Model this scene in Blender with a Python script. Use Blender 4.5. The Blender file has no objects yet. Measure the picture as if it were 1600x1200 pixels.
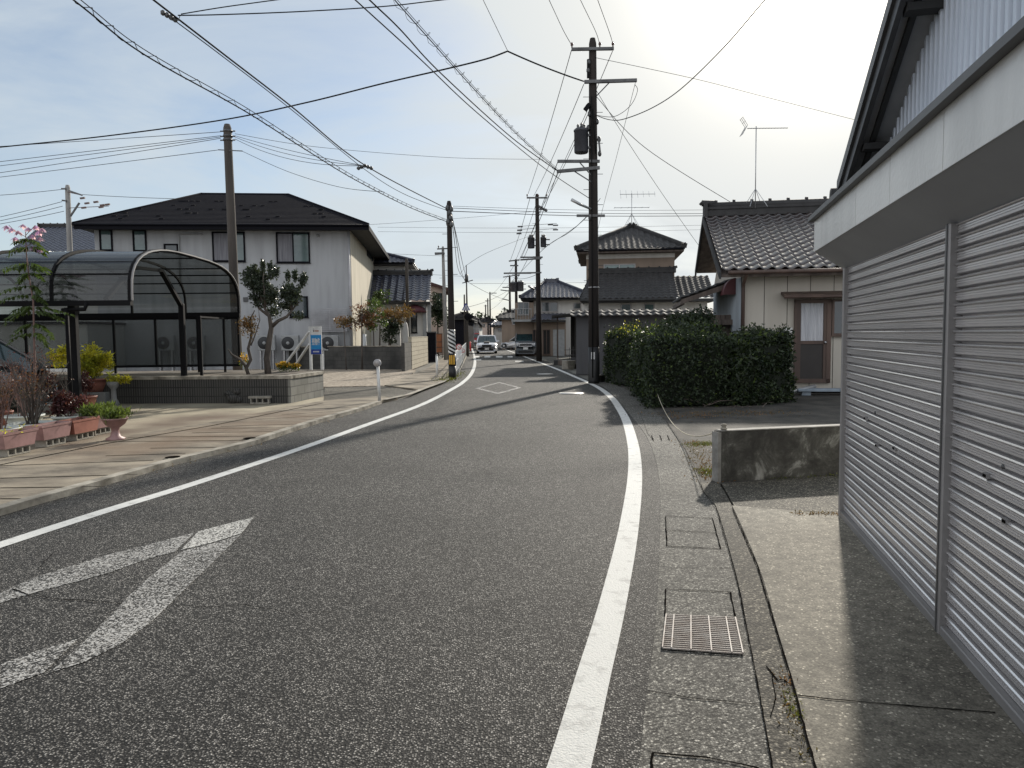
import bpy, math, random
from mathutils import Vector, Matrix
from mathutils.geometry import tessellate_polygon
R = math.radians
rng = random.Random(7)
C = bpy.context.scene.collection
SC = bpy.context.scene

# ------------------------------------------------------------------ camera
FPX, PITCH, ROLL, CZ = 1150.0, R(3.83), R(0.6), 1.5
CR = Vector((1, 0, 0)); CU = Vector((0, math.sin(PITCH), math.cos(PITCH))); CF = Vector((0, math.cos(PITCH), -math.sin(PITCH)))
cam_d = bpy.data.cameras.new('camera'); cam = bpy.data.objects.new('camera', cam_d); C.objects.link(cam)
ax = CR * math.cos(ROLL) - CU * math.sin(ROLL); ay = CR * math.sin(ROLL) + CU * math.cos(ROLL); az = -CF
cam.matrix_world = Matrix(((ax.x, ay.x, az.x, 0), (ax.y, ay.y, az.y, 0), (ax.z, ay.z, az.z, CZ), (0, 0, 0, 1)))
cam_d.sensor_width = 36; cam_d.lens = FPX / 1600 * 36; cam_d.clip_end = 3000; cam_d.clip_start = 0.05
SC.camera = cam

# ------------------------------------------------------------------ light
SUN_AZ, SUN_EL = R(23.1), R(27)          # azimuth to the right of the view direction
SC.view_settings.view_transform = 'Standard'; SC.view_settings.look = 'None'
SC.view_settings.exposure = 0.05; SC.view_settings.gamma = 1
sd = bpy.data.lights.new('sun', 'SUN'); sd.energy = 4.9; sd.angle = R(1.5); sd.color = (1, 0.93, 0.82)
so = bpy.data.objects.new('sun', sd); C.objects.link(so)
SDIR = Vector((math.sin(SUN_AZ) * math.cos(SUN_EL), math.cos(SUN_AZ) * math.cos(SUN_EL), math.sin(SUN_EL)))
so.rotation_euler = SDIR.to_track_quat('Z', 'Y').to_euler(); so.location = (20, 40, 40)

w = bpy.data.worlds.new('World'); SC.world = w; w.use_nodes = True
nt = w.node_tree; nt.nodes.clear()
def N(nt, t, **kw):
    n = nt.nodes.new(t)
    for k, v in kw.items(): setattr(n, k, v)
    return n
def L(nt, a, b): nt.links.new(a, b)
sky = N(nt, 'ShaderNodeTexSky', sky_type='NISHITA', sun_disc=False, sun_elevation=SUN_EL, sun_rotation=SUN_AZ, air_density=1.0, dust_density=0.8, ozone_density=2.0)
tc = N(nt, 'ShaderNodeTexCoord')
bg1 = N(nt, 'ShaderNodeBackground'); bg1.inputs[1].default_value = 0.112
L(nt, sky.outputs[0], bg1.inputs[0])
# thin high cloud: forward scattering makes it brightest round the sun
dot = N(nt, 'ShaderNodeVectorMath', operation='DOT_PRODUCT'); dot.inputs[1].default_value = SDIR
L(nt, tc.outputs['Generated'], dot.inputs[0])
mr = N(nt, 'ShaderNodeMapRange'); mr.inputs['From Min'].default_value = 0.35; mr.inputs['From Max'].default_value = 1.0
mr.inputs['To Min'].default_value = 0.0; mr.inputs['To Max'].default_value = 1.0
L(nt, dot.outputs['Value'], mr.inputs['Value'])
pw = N(nt, 'ShaderNodeMath', operation='POWER'); pw.inputs[1].default_value = 9; L(nt, mr.outputs[0], pw.inputs[0])
cr = N(nt, 'ShaderNodeMix', data_type='RGBA'); cr.inputs['A'].default_value = (0.62, 0.69, 0.74, 1); cr.inputs['B'].default_value = (1.00, 0.965, 0.885, 1)
L(nt, pw.outputs[0], cr.inputs['Factor'])
mp = N(nt, 'ShaderNodeMapping'); mp.inputs['Scale'].default_value = (1.3, 1.3, 4.2); mp.inputs['Rotation'].default_value = (0.15, 0.35, 0.3)
L(nt, tc.outputs['Generated'], mp.inputs[0])
nz = N(nt, 'ShaderNodeTexNoise'); nz.inputs['Scale'].default_value = 1.5; nz.inputs['Detail'].default_value = 7; nz.inputs['Roughness'].default_value = 0.58
nz.inputs['Distortion'].default_value = 0.7
L(nt, mp.outputs[0], nz.inputs['Vector'])
cm = N(nt, 'ShaderNodeMapRange'); cm.inputs['From Min'].default_value = 0.36; cm.inputs['From Max'].default_value = 0.66
cm.inputs['To Min'].default_value = 0.2; cm.inputs['To Max'].default_value = 0.95
L(nt, nz.outputs[0], cm.inputs['Value'])
sx_ = N(nt, 'ShaderNodeSeparateXYZ'); L(nt, tc.outputs['Generated'], sx_.inputs[0])
hz_ = N(nt, 'ShaderNodeMapRange'); hz_.inputs['From Min'].default_value = 0.20; hz_.inputs['From Max'].default_value = 0.0; hz_.inputs['To Max'].default_value = 0.75; L(nt, sx_.outputs['Z'], hz_.inputs['Value'])
hm_ = N(nt, 'ShaderNodeMath', operation='MAXIMUM'); L(nt, hz_.outputs[0], hm_.inputs[0]); L(nt, cm.outputs[0], hm_.inputs[1])
ad = N(nt, 'ShaderNodeMath', operation='ADD', use_clamp=True)
sc2 = N(nt, 'ShaderNodeMath', operation='MULTIPLY'); sc2.inputs[1].default_value = 1.25; L(nt, pw.outputs[0], sc2.inputs[0])
L(nt, hm_.outputs[0], ad.inputs[0]); L(nt, sc2.outputs[0], ad.inputs[1])
# bright cloud added behind the camera, out of view, to lift the shaded fronts
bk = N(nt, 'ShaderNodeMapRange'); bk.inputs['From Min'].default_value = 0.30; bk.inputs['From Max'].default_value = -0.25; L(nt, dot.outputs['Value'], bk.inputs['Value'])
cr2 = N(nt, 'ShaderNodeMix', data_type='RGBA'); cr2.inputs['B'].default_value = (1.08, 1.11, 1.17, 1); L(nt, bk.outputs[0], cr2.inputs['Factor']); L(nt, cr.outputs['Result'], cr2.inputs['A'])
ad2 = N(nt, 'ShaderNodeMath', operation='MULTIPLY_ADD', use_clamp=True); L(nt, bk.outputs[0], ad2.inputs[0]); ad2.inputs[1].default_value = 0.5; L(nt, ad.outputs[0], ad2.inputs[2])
# aureole: the very bright cloud close round the sun
cl_ = N(nt, 'ShaderNodeMath', operation='MAXIMUM'); cl_.inputs[1].default_value = 0; L(nt, dot.outputs['Value'], cl_.inputs[0])
au = N(nt, 'ShaderNodeMath', operation='POWER'); au.inputs[1].default_value = 130; L(nt, cl_.outputs[0], au.inputs[0])
am = N(nt, 'ShaderNodeVectorMath', operation='SCALE'); am.inputs[0].default_value = (4.0, 3.75, 3.3); L(nt, au.outputs[0], am.inputs['Scale'])
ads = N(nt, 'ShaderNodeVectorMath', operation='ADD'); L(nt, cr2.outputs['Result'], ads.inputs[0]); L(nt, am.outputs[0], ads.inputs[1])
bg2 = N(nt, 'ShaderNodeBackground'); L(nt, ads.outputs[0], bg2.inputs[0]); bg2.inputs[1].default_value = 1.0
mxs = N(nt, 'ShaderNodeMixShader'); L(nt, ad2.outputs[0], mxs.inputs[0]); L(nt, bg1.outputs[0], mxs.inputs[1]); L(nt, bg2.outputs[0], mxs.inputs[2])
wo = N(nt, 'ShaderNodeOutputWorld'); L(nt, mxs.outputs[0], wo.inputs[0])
SC.cycles.max_bounces = 6; SC.cycles.transparent_max_bounces = 12
SC.cycles.caustics_reflective = False; SC.cycles.caustics_refractive = False

# ------------------------------------------------------------------ picture points to places
def ray(px, py):
    u = (px - 800) / FPX; v = -(py - 600) / FPX
    return (ax * u + ay * v + CF)
def G(px, py, z=0.0):
    d = ray(px, py); t = (z - CZ) / d.z
    return Vector((d.x * t, d.y * t, z))
W = G
def P(px, py, Y):
    d = ray(px, py); t = Y / d.y
    return Vector((d.x * t, Y, CZ + d.z * t))

# ------------------------------------------------------------------ mesh builder
class MB:
    def __init__(s): s.v = []; s.f = []; s.m = []; s.sm = []
    def add(s, vs, fs, mi=0, smooth=False):
        o = len(s.v); s.v.extend([tuple(p) for p in vs])
        for f in fs: s.f.append(tuple(i + o for i in f)); s.m.append(mi); s.sm.append(smooth)
    def box(s, x0, x1, y0, y1, z0, z1, mi=0, M=None):
        vs = [Vector((x, y, z)) for z in (z0, z1) for y in (y0, y1) for x in (x0, x1)]
        if M is not None: vs = [M @ p for p in vs]
        s.add(vs, [(0, 2, 3, 1), (4, 5, 7, 6), (0, 1, 5, 4), (2, 6, 7, 3), (0, 4, 6, 2), (1, 3, 7, 5)], mi)
    def bbox(s, x0, x1, y0, y1, z0, z1, b=0.02, mi=0, M=None):     # box with bevelled vertical edges and top
        b = min(b, (x1 - x0) / 2.2, (y1 - y0) / 2.2, (z1 - z0) / 2.2)
        def ring(i, z):
            a0, a1, c0, c1 = x0 + i, x1 - i, y0 + i, y1 - i; k = b
            return [(a0 + k, c0, z), (a1 - k, c0, z), (a1, c0 + k, z), (a1, c1 - k, z), (a1 - k, c1, z), (a0 + k, c1, z), (a0, c1 - k, z), (a0, c0 + k, z)]
        vs = ring(b * .6, z0) + ring(0, z0 + b) + ring(0, z1 - b) + ring(b * .6, z1)
        if M is not None: vs = [M @ Vector(p) for p in vs]
        fs = [tuple(range(7, -1, -1)), tuple(range(24, 32))]
        for r in range(3):
            for i in range(8): j = (i + 1) % 8; fs.append((r * 8 + i, r * 8 + j, r * 8 + 8 + j, r * 8 + 8 + i))
        s.add(vs, fs, mi)
    def bar(s, a, b, w, h=None, mi=0, up=Vector((0, 0, 1))):
        a = Vector(a); b = Vector(b); h = h or w; d = (b - a)
        if d.length < 1e-6: return
        d.normalize(); sx = d.cross(up)
        if sx.length < 1e-3: sx = d.cross(Vector((0, 1, 0)))
        sx.normalize(); sy = sx.cross(d)
        vs = [p + sx * i * w / 2 + sy * j * h / 2 for p in (a, b) for j in (-1, 1) for i in (-1, 1)]
        s.add(vs, [(0, 1, 3, 2), (4, 6, 7, 5), (0, 4, 5, 1), (2, 3, 7, 6), (0, 2, 6, 4), (1, 5, 7, 3)], mi)
    def tube(s, pts, r, n=8, mi=0, cap=True):
        pts = [Vector(p) for p in pts]; k = len(pts); rs = r if isinstance(r, (list, tuple)) else [r] * k
        vs = []; ref = None
        for i, p in enumerate(pts):
            d = (pts[min(i + 1, k - 1)] - pts[max(i - 1, 0)])
            if d.length < 1e-9: d = Vector((0, 0, 1))
            d.normalize()
            if ref is None: ref = d.cross(Vector((0, 0, 1)) if abs(d.z) < .9 else Vector((1, 0, 0)))
            ref = (ref - d * ref.dot(d))
            if ref.length < 1e-6: ref = d.cross(Vector((1, 0, 0)))
            ref.normalize(); q = d.cross(ref)
            for j in range(n):
                t = 2 * math.pi * j / n; vs.append(p + (ref * math.cos(t) + q * math.sin(t)) * rs[i])
        fs = [(i * n + j, i * n + (j + 1) % n, (i + 1) * n + (j + 1) % n, (i + 1) * n + j) for i in range(k - 1) for j in range(n)]
        if cap: fs += [tuple(range(n - 1, -1, -1)), tuple((k - 1) * n + j for j in range(n))]
        s.add(vs, fs, mi, n > 5)
    def lathe(s, prof, n=16, c=(0, 0, 0), mi=0, M=None, cap=True):
        vs = []; k = len(prof)
        for r_, z in prof:
            for j in range(n):
                t = 2 * math.pi * j / n; p = Vector((c[0] + r_ * math.cos(t), c[1] + r_ * math.sin(t), c[2] + z)); vs.append(M @ p if M is not None else p)
        fs = [(i * n + j, i * n + (j + 1) % n, (i + 1) * n + (j + 1) % n, (i + 1) * n + j) for i in range(k - 1) for j in range(n)]
        if cap: fs += [tuple(range(n - 1, -1, -1)), tuple((k - 1) * n + j for j in range(n))]
        s.add(vs, fs, mi, True)
    def poly(s, pts, mi=0):                                # planar polygon as triangles
        pts = [Vector(p) for p in pts]
        for t in tessellate_polygon([pts]): s.add([pts[i] for i in t], [(0, 1, 2)], mi)
    def slab(s, pts, z0, z1, mi=0):                        # prism over an xy outline
        top = [Vector((p[0], p[1], z1)) for p in pts]; n = len(pts)
        tr = tessellate_polygon([top])
        for t in tr:
            a, b, c = [top[i] for i in t]
            if (b - a).cross(c - a).z < 0: t = (t[0], t[2], t[1])
            s.add([top[i] for i in t], [(0, 1, 2)], mi)
        ar = sum(top[i].x * top[(i + 1) % n].y - top[(i + 1) % n].x * top[i].y for i in range(n))
        for i in range(n):
            a = top[i]; b = top[(i + 1) % n]; q = [(a.x, a.y, z0), (b.x, b.y, z0), (b.x, b.y, z1), (a.x, a.y, z1)]
            s.add(q, [(0, 1, 2, 3) if ar > 0 else (3, 2, 1, 0)], mi)
    def prism(s, pts, d, mi=0):                            # extrude any planar outline by vector d
        pts = [Vector(p) for p in pts]; d = Vector(d); n = len(pts)
        for t in tessellate_polygon([pts]):
            s.add([pts[i] for i in t], [(0, 1, 2)], mi); s.add([pts[i] + d for i in t], [(2, 1, 0)], mi)
        for i in range(n):
            a = pts[i]; b = pts[(i + 1) % n]; s.add([a, b, b + d, a + d], [(0, 1, 2, 3)], mi)
    def build(s, name, mats, parent=None, M=None):
        me = bpy.data.meshes.new(name); me.from_pydata(s.v, [], s.f)
        if not isinstance(mats, (list, tuple)): mats = [mats]
        for m in mats: me.materials.append(m)
        if s.f:
            me.polygons.foreach_set('material_index', s.m); me.polygons.foreach_set('use_smooth', s.sm)
        me.update()
        o = bpy.data.objects.new(name, me); C.objects.link(o)
        if parent: o.parent = parent
        return o
def tag(o, label, cat, group=None):
    o['label'] = label; o['category'] = cat
    if group: o['group'] = group
    return o
def thing(name, label, cat, loc=(0, 0, 0), rz=0, group=None):
    o = bpy.data.objects.new(name, None); C.objects.link(o); o.empty_display_size = .2
    o.location = loc; o.rotation_euler = (0, 0, rz); return tag(o, label, cat, group)
def struct(name, mb, mats, kind='structure'):
    o = mb.build(name, mats); o['kind'] = kind; return o
def copy_tree(o, parent=None):
    c = o.copy(); C.objects.link(c)
    if parent: c.parent = parent
    for ch in [x for x in bpy.data.objects if x.parent == o]: copy_tree(ch, c)
    return c
class Fr:                                                  # a house front: x right along the front, y away, z up
    def __init__(s, o, yaw):
        s.o = Vector(o); s.yaw = R(yaw); c, n = math.cos(s.yaw), math.sin(s.yaw)
        s.x = Vector((c, n, 0)); s.y = Vector((-n, c, 0))
    def l(s, p): d = Vector(p) - s.o; return Vector((d.dot(s.x), d.dot(s.y), d.z))
    def w(s, x, y, z=0): return s.o + s.x * x + s.y * y + Vector((0, 0, z))
    def xz(s, px, py, y=0):
        d = ray(px, py); q = Vector((0, 0, CZ)) - s.o
        t = (y - q.dot(s.y)) / d.dot(s.y); p = s.l(Vector((0, 0, CZ)) + d * t); return p.x, p.z
    def yz(s, px, py, x=0):
        d = ray(px, py); q = Vector((0, 0, CZ)) - s.o
        t = (x - q.dot(s.x)) / d.dot(s.x); p = s.l(Vector((0, 0, CZ)) + d * t); return p.y, p.z

# ------------------------------------------------------------------ materials
def newmat(name):
    m = bpy.data.materials.new(name); m.use_nodes = True; t = m.node_tree; return m, t, t.nodes['Principled BSDF']
def ramp(t, fac, stops):
    r = N(t, 'ShaderNodeValToRGB'); e = r.color_ramp.elements
    while len(e) < len(stops): e.new(0.5)
    for i, (p, c) in enumerate(stops): e[i].position = p; e[i].color = (c[0], c[1], c[2], 1)
    L(t, fac, r.inputs[0]); return r.outputs[0]
def mat(name, c1, c2=None, scale=4.0, rough=.7, metal=0.0, bump=0.0, bscale=60.0, stretch=None, spec=.5, var=.0, island=False, lo=.35, hi=.65, coat=0):
    m, t, b = newmat(name)
    b.inputs['Roughness'].default_value = rough; b.inputs['Metallic'].default_value = metal; b.inputs['Specular IOR Level'].default_value = spec
    if coat: b.inputs['Coat Weight'].default_value = coat; b.inputs['Coat Roughness'].default_value = .05
    c2 = c2 or tuple(x * .8 for x in c1)
    co = N(t, 'ShaderNodeTexCoord'); vec = co.outputs['Object']
    if stretch:
        mpn = N(t, 'ShaderNodeMapping'); mpn.inputs['Scale'].default_value = stretch; L(t, vec, mpn.inputs[0]); vec = mpn.outputs[0]
    n = N(t, 'ShaderNodeTexNoise'); n.inputs['Scale'].default_value = scale; n.inputs['Detail'].default_value = 6; n.inputs['Roughness'].default_value = .6
    L(t, vec, n.inputs['Vector'])
    col = ramp(t, n.outputs[0], [(lo, c2), (hi, c1)])
    if island:
        gi = N(t, 'ShaderNodeNewGeometry'); hs = N(t, 'ShaderNodeHueSaturation')
        mr_ = N(t, 'ShaderNodeMapRange'); mr_.inputs['To Min'].default_value = .45; mr_.inputs['To Max'].default_value = 1.6; L(t, gi.outputs['Random Per Island'], mr_.inputs[0])
        L(t, mr_.outputs[0], hs.inputs['Value']); L(t, col, hs.inputs['Color']); col = hs.outputs[0]
    L(t, col, b.inputs['Base Color'])
    if bump:
        n2 = N(t, 'ShaderNodeTexNoise'); n2.inputs['Scale'].default_value = bscale; n2.inputs['Detail'].default_value = 4; L(t, vec, n2.inputs['Vector'])
        bp = N(t, 'ShaderNodeBump'); bp.inputs['Strength'].default_value = bump; bp.inputs['Distance'].default_value = .01; L(t, n2.outputs[0], bp.inputs['Height']); L(t, bp.outputs[0], b.inputs['Normal'])
    return m
def leafmat(name, c1, c2, scale=2.0, rough=.45, trans=.35):
    m = mat(name, c1, c2, scale=scale, rough=rough, island=True, spec=.35)
    t = m.node_tree; b = t.nodes['Principled BSDF']; out = t.nodes['Material Output']
    tr = N(t, 'ShaderNodeBsdfTranslucent'); mx = N(t, 'ShaderNodeMixShader'); mx.inputs[0].default_value = trans
    src = b.inputs['Base Color'].links[0].from_socket
    g = N(t, 'ShaderNodeMixRGB', blend_type='MULTIPLY'); g.inputs[0].default_value = 1; g.inputs[2].default_value = (1.5, 1.5, .9, 1)
    L(t, src, g.inputs[1]); L(t, g.outputs[0], tr.inputs[0]); L(t, b.outputs[0], mx.inputs[1]); L(t, tr.outputs[0], mx.inputs[2]); L(t, mx.outputs[0], out.inputs[0])
    return m
def aggregate(name, lo, mid, hi, cell=95., macro=.35, rough=.8, bump=.6, stain=None, crack=False, paint=None, chips=None, gaps=.15):
    """stone chips set in binder: voronoi cells with their own tone, uneven wear over metres"""
    m, t, b = newmat(name); ge = N(t, 'ShaderNodeNewGeometry'); pos = ge.outputs['Position']
    vo = N(t, 'ShaderNodeTexVoronoi'); vo.inputs['Scale'].default_value = cell; L(t, pos, vo.inputs['Vector'])
    sp = N(t, 'ShaderNodeSeparateColor'); L(t, vo.outputs['Color'], sp.inputs[0])
    c = ramp(t, sp.outputs[0], chips and [(p, tuple(x * k for x in mid)) for p, k in chips] or [(0, lo), (.20, tuple(x * .40 for x in mid)), (.50, mid), (.80, hi), (1, tuple(min(1, x * 1.6) for x in hi))])
    v2 = N(t, 'ShaderNodeTexNoise'); v2.inputs['Scale'].default_value = 14; v2.inputs['Detail'].default_value = 3; L(t, pos, v2.inputs['Vector'])
    c2 = ramp(t, v2.outputs[0], [(.35, (.75,) * 3), (.6, (1.1,) * 3)])
    gap = ramp(t, vo.outputs['Distance'], [(.24, (1,) * 3), (.50, (gaps,) * 3)])   # binder sunk between the chips
    mg = N(t, 'ShaderNodeMixRGB', blend_type='MULTIPLY'); mg.inputs[0].default_value = 1; L(t, c, mg.inputs[1]); L(t, gap, mg.inputs[2]); c = mg.outputs[0]
    mu = N(t, 'ShaderNodeMixRGB', blend_type='MULTIPLY'); mu.inputs[0].default_value = 1; L(t, c, mu.inputs[1]); L(t, c2, mu.inputs[2])
    n = N(t, 'ShaderNodeTexNoise'); n.inputs['Scale'].default_value = .55; n.inputs['Detail'].default_value = 8; n.inputs['Roughness'].default_value = .62; L(t, pos, n.inputs['Vector'])
    mm = ramp(t, n.outputs[0], [(.3, (1 - macro,) * 3), (.7, (1 + macro * .6,) * 3)])
    m2 = N(t, 'ShaderNodeMixRGB', blend_type='MULTIPLY'); m2.inputs[0].default_value = 1; L(t, mu.outputs[0], m2.inputs[1]); L(t, mm, m2.inputs[2])
    col = m2.outputs[0]
    if stain:
        n3 = N(t, 'ShaderNodeTexNoise'); n3.inputs['Scale'].default_value = 1.3; n3.inputs['Detail'].default_value = 5; L(t, pos, n3.inputs['Vector'])
        f = ramp(t, n3.outputs[0], [(.5, (0,) * 3), (.66, (1,) * 3)])
        m3 = N(t, 'ShaderNodeMixRGB'); L(t, f, m3.inputs[0]); L(t, col, m3.inputs[1]); m3.inputs[2].default_value = (*stain, 1); col = m3.outputs[0]
    if crack:
        nw = N(t, 'ShaderNodeTexNoise'); nw.inputs['Scale'].default_value = 3; nw.inputs['Detail'].default_value = 4; L(t, pos, nw.inputs['Vector'])
        va = N(t, 'ShaderNodeVectorMath', operation='MULTIPLY_ADD'); L(t, nw.outputs['Color'], va.inputs[0]); va.inputs[1].default_value = (.35,) * 3; L(t, pos, va.inputs[2])
        vc = N(t, 'ShaderNodeTexVoronoi', feature='DISTANCE_TO_EDGE'); vc.inputs['Scale'].default_value = .26; L(t, va.outputs[0], vc.inputs['Vector'])
        fc = ramp(t, vc.outputs['Distance'], [(0, (1,) * 3), (.0016, (1,) * 3), (.0028, (0,) * 3)])
        nb = N(t, 'ShaderNodeTexNoise'); nb.inputs['Scale'].default_value = .8; L(t, pos, nb.inputs['Vector'])
        fb = ramp(t, nb.outputs[0], [(.5, (0,) * 3), (.56, (.85,) * 3)])
        mf = N(t, 'ShaderNodeMath', operation='MULTIPLY'); L(t, fc, mf.inputs[0]); L(t, fb, mf.inputs[1])
        m4 = N(t, 'ShaderNodeMixRGB'); L(t, mf.outputs[0], m4.inputs[0]); L(t, col, m4.inputs[1]); m4.inputs[2].default_value = (.012, .011, .010, 1); col = m4.outputs[0]
    if paint:                                             # worn road paint: paint left on the chips' tops, gone in the hollows
        pc, keep = paint
        s3 = ramp(t, sp.outputs[1], [(0, (0,) * 3), (1, (1,) * 3)])
        n5 = N(t, 'ShaderNodeTexNoise'); n5.inputs['Scale'].default_value = 2.2; n5.inputs['Detail'].default_value = 5; L(t, pos, n5.inputs['Vector'])
        ma = N(t, 'ShaderNodeMath', operation='MULTIPLY_ADD'); L(t, n5.outputs[0], ma.inputs[0]); ma.inputs[1].default_value = .54; s3b = N(t, 'ShaderNodeMath', operation='MULTIPLY'); s3b.inputs[1].default_value = .6; L(t, s3, s3b.inputs[0]); L(t, s3b.outputs[0], ma.inputs[2])
        f5 = ramp(t, ma.outputs[0], [(keep * .6 - .03, (0,) * 3), (keep * .6 + .05, (1,) * 3)])
        m5 = N(t, 'ShaderNodeMixRGB'); L(t, f5, m5.inputs[0]); L(t, col, m5.inputs[1]); m5.inputs[2].default_value = (*pc, 1); col = m5.outputs[0]
    L(t, col, b.inputs['Base Color']); b.inputs['Roughness'].default_value = rough; b.inputs['Specular IOR Level'].default_value = .3
    bp = N(t, 'ShaderNodeBump'); bp.inputs['Strength'].default_value = bump; bp.inputs['Distance'].default_value = .004
    L(t, vo.outputs['Distance'], bp.inputs['Height']); bp.invert = True; L(t, bp.outputs[0], b.inputs['Normal'])
    return m
def glassmat(name, tint, op=.3, rough=.02, base=None):
    m, t, b = newmat(name); b.inputs['Base Color'].default_value = (*(base or tint), 1); b.inputs['Roughness'].default_value = rough
    tr = N(t, 'ShaderNodeBsdfTransparent'); tr.inputs[0].default_value = (*[min(1, x) for x in tint], 1)
    mx = N(t, 'ShaderNodeMixShader'); mx.inputs[0].default_value = op; L(t, tr.outputs[0], mx.inputs[1]); L(t, b.outputs[0], mx.inputs[2])
    L(t, mx.outputs[0], t.nodes['Material Output'].inputs[0]); return m
def blockmat(name, c1, c2, mortar, bw, bh, off=.5, ms=.012, rough=.85, axis='xz', dirt=(.05, .05, .045), dk=.5):
    m, t, b = newmat(name); co = N(t, 'ShaderNodeTexCoord'); sp = N(t, 'ShaderNodeSeparateXYZ'); L(t, co.outputs['Object'], sp.inputs[0])
    cb = N(t, 'ShaderNodeCombineXYZ'); s_ = N(t, 'ShaderNodeMath', operation='ADD'); L(t, sp.outputs['X'], s_.inputs[0]); L(t, sp.outputs['Y'], s_.inputs[1])
    L(t, s_.outputs[0], cb.inputs[0]); L(t, sp.outputs['Z'], cb.inputs[1])
    br = N(t, 'ShaderNodeTexBrick'); br.offset = off; br.inputs['Scale'].default_value = 1; br.inputs['Brick Width'].default_value = bw; br.inputs['Row Height'].default_value = bh
    br.inputs['Mortar Size'].default_value = ms; br.inputs['Color1'].default_value = (*c1, 1); br.inputs['Color2'].default_value = (*c2, 1); br.inputs['Mortar'].default_value = (*mortar, 1)
    L(t, cb.outputs[0], br.inputs['Vector'])
    n = N(t, 'ShaderNodeTexNoise'); n.inputs['Scale'].default_value = 1.8; n.inputs['Detail'].default_value = 8; L(t, co.outputs['Object'], n.inputs['Vector'])
    f = ramp(t, n.outputs[0], [(.4, (0,) * 3), (.65, (dk,) * 3)])
    mx = N(t, 'ShaderNodeMixRGB'); L(t, f, mx.inputs[0]); L(t, br.outputs[0], mx.inputs[1]); mx.inputs[2].default_value = (*dirt, 1)
    L(t, mx.outputs[0], b.inputs['Base Color']); b.inputs['Roughness'].default_value = rough
    bp = N(t, 'ShaderNodeBump'); bp.invert = True; bp.inputs['Strength'].default_value = .6; bp.inputs['Distance'].default_value = .01; L(t, br.outputs['Fac'], bp.inputs['Height']); L(t, bp.outputs[0], b.inputs['Normal'])
    return m
def stucco(name, c, streak, rough=.85, amount=.5):         # render with rain streaks
    m, t, b = newmat(name); co = N(t, 'ShaderNodeTexCoord'); mp_ = N(t, 'ShaderNodeMapping'); mp_.inputs['Scale'].default_value = (1.6, 1.6, .22); L(t, co.outputs['Object'], mp_.inputs[0])
    n = N(t, 'ShaderNodeTexNoise'); n.inputs['Scale'].default_value = 1.6; n.inputs['Detail'].default_value = 7; L(t, mp_.outputs[0], n.inputs['Vector'])
    f = ramp(t, n.outputs[0], [(.42, (0,) * 3), (.72, (amount,) * 3)])
    mx = N(t, 'ShaderNodeMixRGB'); L(t, f, mx.inputs[0]); mx.inputs[1].default_value = (*c, 1); mx.inputs[2].default_value = (*streak, 1)
    L(t, mx.outputs[0], b.inputs['Base Color']); b.inputs['Roughness'].default_value = rough
    n2 = N(t, 'ShaderNodeTexNoise'); n2.inputs['Scale'].default_value = 40; L(t, co.outputs['Object'], n2.inputs['Vector'])
    bp = N(t, 'ShaderNodeBump'); bp.inputs['Strength'].default_value = .25; bp.inputs['Distance'].default_value = .01; L(t, n2.outputs[0], bp.inputs['Height']); L(t, bp.outputs[0], b.inputs['Normal'])
    return m

M = {}
M['asphalt'] = aggregate('asphalt', (.03, .029, .027), (.18, .171, .156), (.35, .333, .305), gaps=.06, cell=112, macro=.34, rough=.8, crack=True, bump=1.0)
M['gutter_concrete'] = aggregate('gutter_concrete', (.035, .034, .031), (.25, .24, .212), (.36, .34, .31), gaps=.4, cell=110, macro=.4, rough=.85, bump=.6, chips=[(0, .12), (.3, .5), (.65, .9), (.86, 1.5), (1, 3.0)])
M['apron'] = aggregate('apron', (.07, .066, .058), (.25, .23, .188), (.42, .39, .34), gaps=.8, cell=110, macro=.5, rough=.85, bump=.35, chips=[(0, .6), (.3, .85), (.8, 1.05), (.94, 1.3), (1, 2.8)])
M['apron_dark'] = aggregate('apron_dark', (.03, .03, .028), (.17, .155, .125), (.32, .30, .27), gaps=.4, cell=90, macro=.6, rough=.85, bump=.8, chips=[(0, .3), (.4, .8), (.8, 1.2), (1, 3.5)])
M['worn_paint'] = aggregate('worn_paint', (.03, .029, .027), (.18, .171, .156), (.35, .333, .305), gaps=.06, cell=112, macro=.2, rough=.7, paint=((.40, .39, .368), 1.06))
M['worn_paint_far'] = aggregate('worn_paint_far', (.03, .029, .027), (.18, .171, .156), (.35, .333, .305), gaps=.06, cell=112, macro=.2, rough=.7, paint=((.42, .41, .39), 1.05))
M['tip_paint'] = aggregate('tip_paint', (.03, .029, .027), (.18, .171, .156), (.35, .333, .305), gaps=.06, cell=112, macro=.2, rough=.7, paint=((.52, .51, .475), .86))
M['white_line'] = mat('white_line', (.58, .58, .555), (.36, .355, .34), scale=9, rough=.75, bump=.6, bscale=110, lo=.30, hi=.47)
M['slab'] = mat('slab', (.30, .255, .19), (.095, .078, .058), scale=1.5, rough=.88, bump=.7, bscale=40, stretch=(.8, 1.35, 1))
M['slab_rust'] = mat('slab_rust', (.30, .21, .14), (.15, .10, .065), scale=.8, rough=.88, bump=.5, bscale=120)
M['driveway'] = mat('driveway', (.40, .35, .255), (.19, .16, .115), scale=.8, rough=.85, bump=.4, bscale=90)
M['kerb'] = mat('kerb', (.42, .385, .32), (.13, .115, .09), scale=3.2, rough=.9, bump=.6, bscale=70)
M['joint'] = mat('joint', (.010, .009, .008), rough=1, spec=0)
M['dirt'] = mat('dirt', (.16, .13, .10), (.055, .048, .035), scale=1.1, rough=.95, bump=1, bscale=30)
M['yard'] = mat('yard', (.075, .066, .055), (.022, .021, .017), scale=1.9, rough=.9, bump=.9, bscale=50)
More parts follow.
